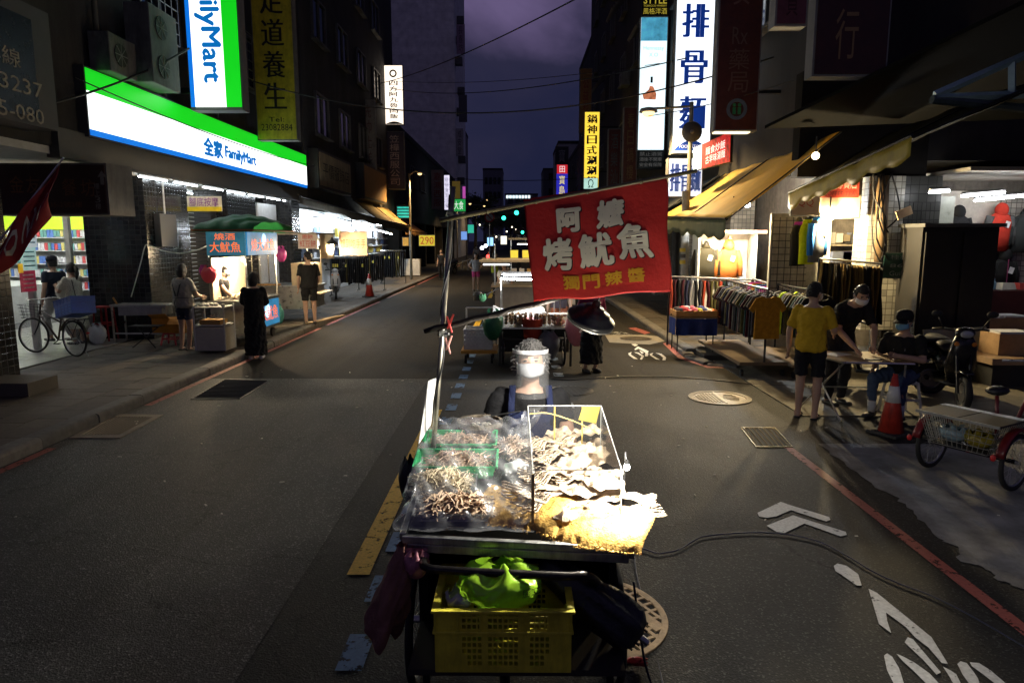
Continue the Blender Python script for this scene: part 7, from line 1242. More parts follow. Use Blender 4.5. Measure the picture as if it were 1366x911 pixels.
ft = wthing('folding_table', 'wood topped folding table with steel edge at the right', 'table', (4.3, 8.5, 0)); c4 = [G(1103, 469, .74), G(1128, 494, .74), G(1198, 497, .74), G(1175, 466, .74)]; c4 = [Vector((3.72, 8.95, .74)), Vector((3.92, 8.12, .74)), Vector((4.72, 8.02, .74)), Vector((4.78, 8.85, .74))]
wp(MB().slab(c4, (0, 0, 1), .012), 'top', mat((.32, .21, .09), .45, var=.35, scale=6), ft); b = MB()
for i in range(4): b.tube([c4[i]+Vector((0, 0, 0)), c4[(i+1) % 4]], .013, 6)
wp(b, 'steel_edge', steel, ft); cc_ = sum(c4, Vector())/4
for i in range(4): a = c4[i].lerp(cc_, .15); c_ = c4[(i+1) % 4 if i % 2 == 0 else i-1].lerp(cc_, .1); wp(MB().tube([a, Vector((c_.x, c_.y, .01))] if i < 2 else [a, Vector((a.x, a.y, .01))], .012, 6), 'leg', steel, ft)
wp(MB().tube([c4[0].lerp(cc_, .2)-Vector((0, 0, .45)), c4[3].lerp(cc_, .2)-Vector((0, 0, .45))], .01, 6), 'brace', steel, ft); tag(MB().box((4.08, 8.62, .757), (.3, .21, .006), .5).build('paper_form', mat((.7, .7, .66), .7)), 'white paper form being filled in on the folding table', 'paper'); tag(MB().box((4.35, 8.25, .757), (.16, .1, .01), .2).build('clipboard', blk), 'dark pad on the folding table before the seated person', 'pad')
cone('red traffic cone with white band in front of the folding table', 4.28, 7.62, 0, .70)
# cargo tricycle
tr = thing('tricycle', 'red cargo tricycle with a wire basket and lid at the right edge', 'tricycle', (4.15, 6.11, 0), R(-60.6)); redb = mat((.14, .008, .01), .4, var=.3, dirt=.3)
for x in (-.36, .36):
    tb, rb = MB(), MB(); wheel_parts(tb, rb, (x, .08, .26), .26, (1, 0, 0), 20, .022); o = tb.build('wheel', rubber, tr, True); rb.build('spokes', steel, o); P = [(x, .08+.3*math.cos(a), .26+.3*math.sin(a)) for a in [R(k) for k in range(20, 170, 12)]]; MB().tube(P, .04, 6, ry=.008, up=(1, 0, 0)).build('mudguard', redb, tr, True); MB().ball((x, -.31, .36), (.025, .02, .03), 8, 5).build('reflector', mat((.5, .02, .02), .3), tr)
MB().tube([(-.36, .08, .26), (.36, .08, .26)], .02, 8).build('axle', blackmetal, tr); b = MB(); b.tube([(0, 0, .28), (0, .5, .3), (0, .75, .35)], .02, 8); b.tube([(0, .5, .3), (0, .42, .75)], .018, 8); b.tube([(0, .75, .35), (0, 1.15, .85)], .02, 8); b.build('frame', redb, tr, True)
tb, rb = MB(), MB(); wheel_parts(tb, rb, (0, 1.35, .26), .26, (1, 0, 0), 20, .022); o = tb.build('wheel', rubber, tr, True); rb.build('spokes', steel, o); MB().tube([(0, 1.12, .95), (0, 1.35, .26)], .016, 6).build('fork', redb, tr); MB().tube([(-.25, .98, 1.0), (0, 1.1, 1.02), (.25, .98, 1.0)], .012, 6).build('handlebar', steel, tr); MB().ball((0, .42, .8), (.09, .13, .045), 10, 6).build('saddle', blk, tr, True)
wm = mat((.45, .44, .38), .35, .7); bt0, bt1 = .33, .60; tw_ = lambda z: (.25+.09*(z-bt0)/(bt1-bt0), .18+.05*(z-bt0)/(bt1-bt0)); b = MB()
for k in range(6):
    z = bt0+(bt1-bt0)*k/5; a, c = tw_(z); b.tube([(-a, -c, z), (a, -c, z), (a, c, z), (-a, c, z)], .003, 4, True)
for i in range(13):
    f = -1+2*i/12; a0, c0 = tw_(bt0); a1, c1 = tw_(bt1)
    for q in (-1, 1): b.tube([(a0*f, q*c0, bt0), (a1*f, q*c1, bt1)], .0025, 3); b.tube([(q*a0, c0*f, bt0), (q*a1, c1*f, bt1)], .0025, 3)
o = b.build('basket', wm, tr); o['kind'] = 'stuff'; o = MB().box((0, 0, .335), (.48, .34, .008)); o.build('basket_floor', blk, tr)
for q in (-1, 1): MB().box((q*.18, 0, .612), (.35, .48, .018)).build('lid_board', mat((.035, .03, .027), .65, var=.4), tr, bevel=.003); MB().box((q*.18, .195, .6235), (.35, .08, .004)).build('lid_strip', mat((.5, .52, .5), .35), tr)
MB().box((0, -.247, .612), (.72, .012, .022)).build('lid_edge', mat((.4, .4, .38), .4, .5), tr)
for i, (x, c, l_) in enumerate(((-.13, (.25, .35, .4), 'pale blue bag inside the tricycle basket'), (.1, (.25, .2, .02), 'yellow bag inside the tricycle basket'))): o = bag_mesh((0, 0, 0), (.12, .14, .07), 1+i, .7, 18, 10, .1, False).build('plastic_bag', mat(c, .4), smooth=True); o.location = (4.15+x*.49, 6.11-x*.87, .41); tag(o, l_, 'bag')
scooter('black scooter facing out between the seated person and the cardboard boxes', (5.95, 9.3, 0), R(165), (.012, .012, .013), (.012, .012, .012)); scooter('black scooter parked side-on behind the seated person', (5.35, 9.9, 0), R(70), (.014, .014, .015), (.01, .01, .01))
# ---------------------------------------------------------------- projecting signs
dkred = mat((.085, .02, .012), .5, var=.3); grey = mat((.26, .26, .27), .6, var=.2, dirt=.3)
t, xa, xb, za, zt = vsign('tall white lit sign with blue calligraphy on the right', 897, 946, 204, 8.9, 17.8, 1, mat((.85, .88, .92), .5, emit=1.55, ec=(.85, .93, 1), var=.1, scale=1.2), '水排骨麵', mat((.01, .06, .5), .5, emit=.25, ec=(.01, .08, .6), var=0), lw=.66, lh=.96, fat=.03, texty=.575, wall=XR, fill=.72); b = MB(); b.grid(lambda u, v: (xa+(xb-xa)*u, 17.78, za+.05+v*.26*math.sin(math.pi*u)), 10, 2); wp(b, 'blue_arc', mat((.01, .06, .45), .5, emit=.2, var=0), t); b = MB(); write(b, 'FOOD STORE', ((xa+xb)/2, 17.77, za+.15), (1, 0, 0), (0, 0, 1), .6, .08); wp(b, 'lettering', mat((.8, .8, .9), .5, emit=.8, var=0), t)
t, xa, xb, za, zt = vsign('tall pale blue lit liquor advert with black top panel', 851, 885, 200, 0, 24.5, 1, mat((.7, .85, .95), .5, emit=1.5, ec=(.72, .93, 1), var=.12, scale=.8), '', None, vt=24, wall=XR)
wp(MB().bx(xa, xb, 24.485, 24.487, zt-.75, zt), 'blue_sky_panel', mat((.1, .4, .6), .5, emit=.6, ec=(.1, .5, .75), var=.5, scale=2), t); wp(MB().bx(xa, xb, 24.45, 24.5, zt+.03, zt+1.0), 'top_panel', mat((.01, .01, .01), .4), t); wp(MB().bx(xa-.03, xb+.03, 24.46, 24.7, za-.65, za-.035), 'bottom_panel', mat((.02, .03, .035), .4), t); b = MB()
write(b, 'STYLE', ((xa+xb)/2, 24.44, zt+.55), (1, 0, 0), (0, 0, 1), .78, .26, .01); write(b, 'TOBACCO WHISKY', ((xa+xb)/2, 24.44, zt+.36), (1, 0, 0), (0, 0, 1), .78, .06); write(b, '風格洋酒', ((xa+xb)/2, 24.44, zt+.19), (1, 0, 0), (0, 0, 1), .8, .2); wp(b, 'lettering', mat((.6, .45, .05), .5, emit=.55, ec=(.7, .55, .06), var=0), t); b = MB()
for k, s_ in enumerate(('禁止酒駕', '酒後不開車', '安全有保障')): write(b, s_, ((xa+xb)/2, 24.45, za-.15-.18*k), (1, 0, 0), (0, 0, 1), .78, .13)
wp(b, 'lettering', mat((.4, .42, .42), .5, emit=.12, var=0), t); b = MB(); write(b, 'Hennessy', ((xa+xb)/2, 24.48, zt-1.0), (1, 0, 0), (0, 0, 1), .7, .18); write(b, 'X.O', ((xa+xb)/2, 24.48, zt-1.2), (1, 0, 0), (0, 0, 1), .3, .13); wp(b, 'lettering', mat((.2, .4, .5), .5, emit=.55, ec=(.3, .6, .75), var=0), t)
zb_ = AY(868, 128, 24.5).z; xc = (xa+xb)/2-.08; b = MB(); b.quad((xc-.22, 24.478, zb_-.12), (xc+.2, 24.478, zb_-.14), (xc+.22, 24.478, zb_+.05), (xc+.1, 24.478, zb_+.3), (xc-.02, 24.478, zb_+.32), (xc-.05, 24.478, zb_+.2), (xc-.26, 24.478, zb_+.02)); wp(b, 'bottle_picture', mat((.5, .12, .05), .4, emit=.6, ec=(.75, .25, .12), var=.6, scale=6), t); wp(MB().quad((xc+.0, 24.477, zb_+.42), (xc+.08, 24.477, zb_+.42), (xc+.08, 24.477, zb_+.62), (xc, 24.477, zb_+.62)), 'bottle_cap_picture', mat((.05, .05, .06), .4), t)
t, xa, xb, za, zt = vsign('unlit dark red pharmacy sign with pale lettering', 954, 1008, 173, 7.9, 14., 1, dkred, '吉安', mat((.2, .11, .08), .6, var=0), lw=.4, lh=.32, texty=.8, side=grey, wall=XR+.5); b = MB(); write(b, 'Rx', ((xa+xb)/2, 13.97, za+1.75), (1, 0, 0), (0, 0, 1), .3, .32); write(b, '藥局', ((xa+xb)/2, 13.97, za+1.1), (1, 0, 0), (0, 0, 1), .4, .85, 0, True); wp(b, 'lettering', mat((.15, .085, .06), .6, var=0), t); b = MB(); b.lathe([(.14, -.008), (.2, -.008), (.2, .008), (.14, .008)], ((xa+xb)/2, 13.97, za+.38), 24, Matrix.Rotation(R(90), 3, 'X'), ring=True); wp(b, 'round_emblem', mat((.12, .16, .2), .5), t); b = MB(); 
for q in (-1, 1): b.box(((xa+xb)/2+.05*q, 13.97, za+.35), (.06, .01, .13)); b.ball(((xa+xb)/2+.05*q, 13.97, za+.46), (.035, .008, .035), 10, 6)
wp(b, 'emblem_figures', mat((.03, .25, .08), .5), t); wp(MB().bx(xa, xb-.1, 14.02, 14.2, za-.06, za-.035), 'bottom_light', mat((1, .9, .6), emit=2.0, var=.3, ec=(1, .85, .5)), t)
vsign('unlit maroon jeweller sign at the top right', 1086, 1180, 99, 6.9, 9.6, 1, mat((.035, .008, .008), .5, var=.3), '首飾行', mat((.2, .12, .06), .6, var=0), lw=.32, lh=.9, side=mat((.16, .16, .17), .6), depth=.25, wall=None, lo=.42); vsign('pinkish unlit sign edge left of the maroon jeweller sign', 1036, 1074, 32, 8.5, 11.2, 1, mat((.14, .04, .06), .5, var=.3), '貴', mat((.05, .01, .02), .6, var=0), lw=.4, lh=.2, texty=.12, side=grey)
yb0 = mat((.85, .6, .05), .5, emit=1.25, ec=(1, .66, .06), var=.15, scale=1.5); vsign('yellow lit hot pot sign with dark blue calligraphy', 779, 798, 250, 0, 36, 1, yb0, '鍋神日式涮涮鍋', mat((.01, .02, .1), .5, var=0), vt=150, lw=.66, lh=.96, fat=.02, wall=XR); flatboard('shop_sign', 'small green edged lit box with a dark figure at the foot of the yellow sign', 779, 238, 797, 252, 34.5, (.5, .8, .7), .9, 'Ω', (.02, .02, .02), 0, lw=.4, lh=.8)
vsign('dim orange lottery sign by the dark roof edge', 773, 788, 177, 0, 43, 1, mat((.3, .15, .05), .6, var=.2), '公益彩券', mat((.2, .03, .03), .6, var=0), vt=92, lw=.5, lh=.7, wall=XR); vsign('dim red upright sign left of the liquor advert', 831, 848, 246, 0, 27, 1, mat((.11, .03, .02), .5, var=.3), '春日鍋樓', mat((.2, .13, .05), .6, var=0), vt=144, lw=.5, lh=.9, wall=XR); vsign('dim dark red sign with round marks left of the upright red one', 811, 826, 252, 0, 30, 1, mat((.09, .02, .018), .5, var=.3), '酒樂汕', mat((.08, .1, .1), .6, var=0), vt=173, lw=.6, lh=.9, wall=XR)
t = vsign('far blue and red lit optician sign', 742, 757, 262, 0, 66, 1, mat((.03, .03, .4), .5, emit=.8, ec=(.03, .03, .5), var=.1), '寶島', mat((.7, .6, .3), .5, emit=1., ec=(.9, .75, .2), var=0), vt=232, lw=.5, lh=.9); flatboard('shop_sign', 'far red lit square emblem above the optician sign', 743, 220, 757, 232, 66, (.6, .02, .03), .9, '田', (.9, .8, .8), 1., lw=.5); flatboard('shop_sign', 'far dark sign with a pale character above the red square emblem', 741, 196, 758, 220, 66.5, (.03, .04, .06), 0, '寶', (.3, .32, .35), .0, lw=.5)
t = flatboard('shop_sign', 'lower white lit sign with blue brushwork behind the loudspeaker pole', 893, 212, 935, 262, 17.2, (.8, .85, .95), 1.2, '排骨麵', (.02, .08, .5), .2, lw=.9, lh=.75, thick=.3, fat=.02)
t = wthing('shop_sign', 'slanting red and white LED sign above the yellow awning', 'sign', (4.6, 15.5, 3.9)); a, c, d, e_ = AY(926, 198, 16.4), AY(975, 176, 14.6), AY(974, 216, 14.6), AY(925, 228, 16.4); lp_ = lambda u, v: a.lerp(c, u).lerp(e_.lerp(d, u), v); wp(MB().slab([lp_(0, 0), lp_(1, 0), lp_(1, 1), lp_(0, 1)], (.5, .7, 0), .15), 'case', mat((.03, .03, .03), .5), t); nn = (c-a).cross(e_-a).normalized(); nn = nn if nn.y < 0 else -nn
wp(MB().slab([lp_(0, 0)+nn*.004, lp_(.24, 0)+nn*.004, lp_(.24, 1)+nn*.004, lp_(0, 1)+nn*.004], nn, .01), 'white_panel', mat((.8, .95, .95), .5, emit=1.4, ec=(.8, 1, .98), var=.05), t); wp(MB().slab([lp_(.25, 0)+nn*.004, lp_(1, 0)+nn*.004, lp_(1, 1)+nn*.004, lp_(.25, 1)+nn*.004], nn, .01), 'red_panel', mat((.5, .02, .02), .5, emit=.6, ec=(.6, .02, .02), var=.7, scale=9), t); b = MB()
for k, s_ in enumerate(('麵食炒飯', '古早味湯麵')): write(b, s_, lp_(.63, .35+.34*k)+nn*.02, (c-a), (0, 0, 1), (c-a).length*.52, .17)
wp(b, 'lettering', mat((.9, .85, .8), .5, emit=1.3, ec=(1, .85, .78), var=0), t)
# street lamp and loudspeaker
p = AY(865, 151, 17.2); pb0 = AY(914, 300, 17.2); lpt = lamp_post('glaring amber street lamp on the right pole in front of the liquor advert', (pb0.x+.05, 17.2, .12), AY(918, 142, 17.2).z-.12+.1, p, 1700, (1, .7, .33), .15)
t = wthing('loudspeaker', 'round grey loudspeaker on the right lamp pole', 'loudspeaker', AY(923, 176, 16.9)); pc = AY(923, 176, 16.9); RX = Matrix.Rotation(R(90), 3, 'X'); wp(MB().lathe([(.23, -.02), (.245, 0), (.24, .03), (.12, .08), (.05, .2)], pc, 24, Matrix.Rotation(R(-90), 3, 'X')), 'horn', mat((.09, .085, .085), .5, .2), t, smooth=True); wp(MB().ball(pc+Vector((0, -.02, 0)), (.05, .03, .05)), 'centre', mat((.2, .2, .2), .5), t)
t = wthing('utility_pole', 'thick grey utility pole beside the white display case', 'pole', (3.9, 15.5, .12)); wp(MB().tube([AY(912, 440, 15.8), AY(915, 255, 15.8)], .09, 12), 'shaft', mat((.28, .28, .26), .7, var=.3), t); 
for k in range(3): wp(MB().tube([AY(912, 352-8*k, 15.8), AY(912, 347-8*k, 15.8)], .094, 12), 'stripe', mat((.5, .35, .02) if k % 2 == 0 else (.02, .02, .02), .6), t)
# wires across the street
def wire(label, a, b_, sag=.4, r=.014): P = [Vector(a).lerp(Vector(b_), k/24)-Vector((0, 0, sag*4*(k/24)*(1-k/24))) for k in range(25)]; tag(MB().tube(P, r, 5).build('overhead_wire', mat((.008, .008, .008), .6, var=0), smooth=True), label, 'wire')
wire('thick overhead wire rising to the top of the sky', AY(505, 112, 36), AY(800, -18, 15), .25, .018); wire('overhead wire crossing the yellow calligraphy sign and the sky', AY(335, 108, 17), AY(1072, 62, 14.5), 1.0, .016); wire('thin overhead wire low across the sky', AY(520, 118, 38), AY(915, 78, 17.5), .5, .016); wire('thinnest overhead wire in the middle of the sky', AY(520, 108, 38), AY(880, 85, 24), .3, .012); wire('far overhead wire near the skyline', AY(600, 238, 60), AY(770, 238, 60), .2, .03)
wire('wire crossing the long store sign', AY(100, 104, 11), AY(420, 222, 23.5), .15, .012); wire('wire crossing the store sign towards the upright one', AY(60, 140, 10.5), AY(252, 65, 13.8), .1, .02); wire('wire from the lamp pole to the yellow awning', AY(865, 155, 17), AY(1115, 88, 12), .1, .01)
# ================================================================ second and third carts, far end of the street
c2 = wthing('food_cart', 'second brightly lit food cart standing behind the squid seller', 'cart', (.35, 12.4, 0)); x0, x1, y0, y1 = -.35, .98, 11.7, 13.4; zt2 = AY(710, 437, 11.7).z
wp(MB().bx(x0, x1, y0, y1, zt2-.03, zt2), 'tabletop', alu, c2, bevel=.004); wp(MB().bx(x0+.1, x1-.1, y0+.2, y1-.1, .45, .48), 'shelf', mat((.04, .035, .03), .8), c2); wp(MB().bx(x0+.05, x1-.05, y0+.45, y1, .2, zt2-.03), 'dark_panel', mat((.015, .013, .012), .8), c2)
for x in (x0+.05, x1-.05):
    for y in (y0+.05, y1-.05): wp(MB().box((x, y, zt2/2), (.04, .04, zt2-.03)), 'leg', blackmetal, c2)
for x in (x0+.1, x1-.15): tb, rb = MB(), MB(); wheel_parts(tb, rb, (x, y0+.3, .3), .3, (1, 0, .0), 20); o = wp(tb, 'wheel', rubber, c2, smooth=True); rb.build('spokes', steel, o)
for i, (xa, ya, xb, yb_, z) in enumerate(((-.3, 13.3, .7, 12.9, 1.52), (-.3, 12.3, .75, 12.0, 1.5))): tube_light('cold LED tube on stands over the second cart, %s' % ('rear one', 'front one')[i], (xa, ya, z), (xb, yb_, z), mat((1, 1, 1), emit=70, var=0, ec=(.95, .98, 1)), None, .009); wp(MB().tube([(xa, ya, zt2), (xa, ya, z+.05)], .01, 5), 'lamp_stand', steel, c2); wp(MB().tube([(xb, yb_, zt2), (xb, yb_, z+.05)], .01, 5), 'lamp_stand', steel, c2)
point('tube_glow', (.2, 12.4, 1.42), 60, (.95, .98, 1), .1, c2)
g = random.Random(21)
for i in range(30):
    x = x0+.15+.085*(i % 12); y = y0+.12+.2*(i//12); t = thing('skewer', 'grilled meat skewer standing in the row on the second cart', 'skewer', (x, y, zt2), g.uniform(0, 6), 'skewers on the second cart'); t.rotation_euler[0] = g.uniform(-.3, .3); MB().tube([(0, 0, 0), (0, 0, .24)], .004, 4).build('stick', mat((.5, .35, .15), .7), t); b = MB()
    for k in range(3): b.ball((0, 0, .07+.06*k), (.034, .03, .032), 8, 5)
    b.build('meat', mat(g.choice([(.25, .12, .05), (.35, .2, .08), (.12, .07, .04)]), .4, var=.4, scale=30), t, True)
b = MB(); b.grid(lambda u, v: (x0-.1+.95*u, y0+.55+.75*v, zt2+.14+.06*math.sin(u*7+v*3)+.02*math.sin(u*21+v*17)+.1*v), 24, 14); tag(b.build('plastic_film', mat((.8, .8, .8), .3, var=.1, trans=.3), smooth=True), 'white plastic sheet over the food on the second cart', 'plastic film')
for i, (u, v, w_, d_, h_, c, l_) in enumerate(((692, 425, .2, .2, .16, (.5, .5, .48), 'clear tub of sauce at the second cart\'s left'), (745, 418, .3, .25, .2, (.62, .6, .58), 'clear box of vegetables at the right of the second cart'), (722, 422, .16, .16, .22, (.25, .3, .4), 'bluish jar in the middle of the second cart'))):
    p = AY(u, v, 11.95); t = wthing('food_container', l_, 'container', Vector((p.x, 11.95, zt2))); wp(MB().box((p.x, 11.95, zt2+h_/2+.005), (w_, d_, h_), .1, None, 1.05), 'box', clear((.95, .95, .95), .2, .1, c), t); wp(MB().ball((p.x, 11.95, zt2+h_*.35), (w_*.4, d_*.4, h_*.35), 10, 6), 'contents', mat([(.4, .25, .1), (.5, .15, .12), (.1, .13, .2)][i], .6, var=.5, scale=20), t); wp(MB().box((p.x, 11.95, zt2+h_+.012), (w_*1.08, d_*1.08, .014), .1), 'lid', mat((.6, .6, .6), .4), t)
t = wthing('bucket', 'orange red bucket on the lower shelf of the second cart', 'bucket', (.32, 12, .48)); wp(MB().lathe([(.15, .485), (.19, .82), (.2, .84), (.18, .84), (.16, .8)], (.27, 11.9, 0), 20), 'body', mat((.45, .06, .03), .45), t, smooth=True); hang_bag('green net bag hanging at the left end of the second cart', -.42, 11.75, .72, (.17, .14, .24), (.03, .13, .07), 8.); hang_bag('pink translucent bag hanging at the right end of the second cart', 1.03, 11.6, .68, (.2, .15, .28), (.5, .25, .28), 9.)
hang_bag('grey bag tucked under the second cart', .55, 11.75, .38, (.18, .14, .25), (.16, .16, .17), 10.)
t = wthing('platform_trolley', 'orange platform trolley left of the second cart', 'trolley', (-.65, 12.4, 0)); wp(MB().bx(-1.0, -.35, 11.95, 12.7, .2, .26), 'deck', mat((.55, .26, .02), .5), t, bevel=.01)
for x in (-.92, -.45):
    for y in (12.05, 12.6): wp(MB().lathe([(.08, -.02), (.08, .02)], (x, y, .09), 14, Matrix.Rotation(R(90), 3, 'Y')), 'caster', rubber, t)
for x in (-.95, -.4): wp(MB().tube([(x, 12.68, .26), (x, 12.68, .95)], .016, 6), 'handle_post', steel, t)
wp(MB().tube([(-.95, 12.68, .95), (-.4, 12.68, .95)], .016, 6), 'handle', steel, t); t = crate('white plastic crate on the orange trolley', -.95, -.45, 12.05, 12.5, .26, .62, mat((.5, .5, .5), .5), lambda i, j: (i+j) % 2 == 0 and 1 < j < 8, 16, 9)
o = MB(); o.lathe([(.09, 0), (.1, .1), (.06, .16)], (-.75, 13.1, 1.05), 14); o.tube([(-.7, 13.1, 1.1), (-.35, 13.35, 1.28)], .012, 6); tag(o.build('black_lamp', blk), 'black clamp lamp sticking out left of the second cart', 'lamp'); tag(bag_mesh((-.66, 13.0, 1.1), (.07, .06, .07), 3., .6, 16, 10, .1, False).build('green_cloth', fab((.1, .3, .15)), smooth=True), 'small green cloth on the black clamp lamp', 'cloth')
person('person in maroon top and long black skirt beside the second cart', (1.24, 11.3, 0), R(200), 1.6, dict(), shirt=fab((.14, .01, .04)), sleeve=1.6, shirt_hem=.7, skirt=blackf, skirt_len=.17, skirt_w=.21, hairstyle='bob', mask=(.5, .5, .55)); person('vendor in dark clothes and red sandals behind the second cart', (.85, 13.75, 0), R(170), 1.62, dict(), shirt=fab((.05, .04, .05)), pants=fab((.3, .1, .05)), pant_len=.6, shoes=(.45, .04, .02), mask=(.5, .5, .55))
# third cart
c3 = wthing('food_cart', 'third cart with a wooden counter beyond the second one', 'cart', (.1, 19, 0)); p = AY(655, 392, 18.2); q = AY(720, 392, 18.2); wp(MB().bx(p.x, q.x+.6, 18.2, 19.6, .95, 1.0), 'counter', mat((.45, .34, .2), .6), c3); wp(MB().bx(p.x+.1, q.x+.5, 18.35, 19.5, .15, .95), 'cabinet', mat((.2, .18, .16), .7), c3)
for x in (p.x+.1, q.x+.5): wp(MB().tube([(x, 18.4, 1), (x, 18.4, 2.1)], .02, 6), 'post', steel, c3)
wp(MB().bx(p.x-.3, q.x+.7, 18.0, 19.8, 1.62, 1.68), 'roof_board', mat((.5, .42, .3), .6), c3)
for i, (u, l_) in enumerate(((686, 'left'), (702, 'right'))): flatboard('price_sign', '%s of the two small yellow signs on the carts under the green lights' % l_, u-5, 334, u+5, 344, 22, (.75, .6, .06), .9)
tube_light('cold tube under the third cart\'s roof board', (p.x-.2, 18.1, 1.55), (p.x+.5, 18.1, 1.55), mat((1, 1, 1), emit=6, var=0), r=.01); tube_light('warm tube over the far carts', (0, 23, 2.05), (1.5, 23, 2.05), tubew, r=.012)
for i, (x, y, c, c2_, h_, l_) in enumerate(((-.35, 19.0, (.6, .6, .6), (.35, .2, .1), 1.62, 'vendor in white shirt and tan trousers at the third cart'), (-.1, 24.5, (.02, .02, .02), (.02, .02, .02), 1.7, 'customer in black in front of the far carts'), (.7, 21.2, (.1, .05, .12), (.03, .03, .03), 1.6, 'person in dark purple between the carts'), (-.9, 27.5, (.35, .4, .03), (.03, .03, .03), 1.72, 'person in yellow green vest far down the street'))): person(l_, (x, y, 0), R(150+40*i), h_, dict(), shirt=fab(c), pants=fab(c2_), pant_len=1., vox=.02)
person('person in grey top and pink shorts standing in the left lane', (-1.8, 29.8, 0), R(190), 1.62, dict(er=(.32, -.02, 1.14), wr=(.16, .06, 1.0), el=(-.32, -.02, 1.14), wl=(-.16, .06, 1.0)), shirt=fab((.3, .3, .32)), pants=fab((.5, .06, .2)), pant_len=.35, vox=.016); person('person in black walking on the left pavement beyond the racks', (-4.2, 38, 0), R(160), 1.68, dict(), shirt=blackf, pants=blackf, pant_len=1., vox=.02)
c4_ = wthing('food_cart', 'fourth cart lit white in the distance under the green lights', 'cart', (1, 22, 0)); wp(MB().bx(-.2, 2.0, 22.2, 23.6, .9, .95), 'counter', steel, c4_); wp(MB().bx(-.1, 1.9, 22.3, 23.5, .1, .9), 'cabinet', mat((.25, .25, .27), .5), c4_); wp(MB().bx(-.3, 2.1, 22, 23.8, 2.2, 2.26), 'roof', mat((.4, .36, .28), .6), c4_)
for x in (-.2, 2): wp(MB().tube([(x, 22.3, .95), (x, 22.3, 2.2)], .02, 6), 'post', steel, c4_)
for i in range(8): wp(MB().box((-.1+.25*i, 22.5, 1.12), (.16, .16, .3)), 'goods', mat(g.choice([(.6, .6, .65), (.5, .3, .1), (.2, .3, .4)]), .5), c4_)
# cyclist, riders, scooters
t, V, hp, HM, s = person('cyclist in pale shirt riding towards the camera', (-2.9, 49, .35), R(180), 1.68, dict(hip=(0, -.2, .75), hl=(-.09, -.2, .75), hr=(.09, -.2, .75), kl=(-.1, .12, .55), al=(-.1, .02, .12), kr=(.1, .15, .65), ar=(.1, .12, .28), neck=(0, 0, 1.2), sl=(-.18, .0, 1.16), sr=(.18, .0, 1.16), head=(0, .05, 1.36), er=(.24, .2, .95), wr=(.22, .4, .85), el=(-.24, .2, .95), wl=(-.22, .4, .85)), shirt=fab((.45, .42, .4)), pants=fab((.03, .03, .04)), pant_len=.6, vox=.02, mask=(.6, .6, .6))
bk2 = wthing('bicycle', 'bicycle under the cyclist in the left lane', 'bicycle', (-2.9, 49, 0))
for y in (48.5, 49.5): tb, rb = MB(), MB(); wheel_parts(tb, rb, (-2.9, y, .33), .33, (1, 0, 0), 14); o = wp(tb, 'wheel', rubber, bk2); rb.build('spokes', steel, o)
b = MB(); b.tube([(-2.9, 49.5, .33), (-2.9, 49.1, .9)], .02, 6); b.tube([(-2.9, 48.5, .33), (-2.9, 48.65, 1.05)], .02, 6); b.tube([(-2.9, 49.0, .35), (-2.9, 48.65, .9)], .02, 6); b.tube([(-2.9, 49.15, .8), (-2.9, 48.65, .85)], .02, 6); wp(b, 'frame', blackmetal, bk2); wp(MB().tube([(-3.15, 48.7, 1.1), (-2.65, 48.7, 1.1)], .015, 6), 'handlebar', steel, bk2)
scooter('red scooter with its tail light on far down the left lane', (-2.6, 62, 0), 0., (.4, .02, .02), (.05, .02, .02)); p = Vector((-2.6, 61.0, .75)); t = wthing('tail_lamp', 'glowing red tail lamp of the far scooter', 'light', p); wp(MB().ball(p, .16, 10, 6), 'glass', mat((.6, .02, .02), emit=6, var=0, ec=(1, .05, .04)), t)
for i, (u, v, Y) in enumerate(((643, 331, 75), (648, 328, 80))): p = AY(u, v, Y); t = wthing('headlamp', '%s white headlamp of the oncoming traffic' % ('left', 'right')[i], 'light', p); wp(MB().ball(p, .2, 10, 6), 'glass', mat((1, 1, 1), emit=8, var=0, ec=(.9, .95, 1)), t)
stool('white plastic stool standing on the far left roadside', -3.8, 50, 0, .5, .7, mat((.6, .6, .58), .5)); scooter('dark scooter parked by the far left kerb', (-4.4, 44, 0), R(150), (.03, .03, .035), (.02, .02, .02)); scooter('grey scooter parked beyond the dark one at the far left kerb', (-4.6, 47, 0), R(150), (.08, .08, .09), (.02, .02, .02))
# traffic signals on a gantry
def signal(label, u, v, Y):
    p = AY(u, v, Y); t = wthing('traffic_signal', label, 'traffic light', p); wp(MB().box(p+Vector((-.45, .15, 0)), (1.5, .25, .5)), 'housing', mat((.02, .03, .02), .5), t, bevel=.05); wp(MB().lathe([(.2, -.05), (.2, .02), (.01, .02)], p, 18, Matrix.Rotation(R(90), 3, 'X')), 'green_lens', mat((.02, .9, .5), emit=5.5, var=0, ec=(.03, 1, .55)), t)
    for k in (1, 2): wp(MB().lathe([(.17, -.03), (.17, .01), (.01, .01)], p+Vector((-.45*k, 0, 0)), 14, Matrix.Rotation(R(90), 3, 'X')), 'dark_lens', mat((.03, .02, .01), .3), t)
    return p
p1 = signal('lower left green traffic light over the far crossing', 672, 291, 70); p2 = signal('upper right green traffic light over the far crossing', 689, 284, 66); p3 = signal('small distant green traffic light below the others', 697, 310, 95)
t = wthing('signal_gantry', 'dark mast arm carrying the far traffic lights', 'pole', (5, 70, 0)); wp(MB().tube([(5, 70, 0), (5, 70, p1.z+1)], .12, 8), 'mast', mat((.06, .06, .06), .5), t); wp(MB().tube([(5, 70, p1.z+.6), (-4, 70, p1.z+.5)], .08, 8), 'arm', mat((.06, .06, .06), .5), t)
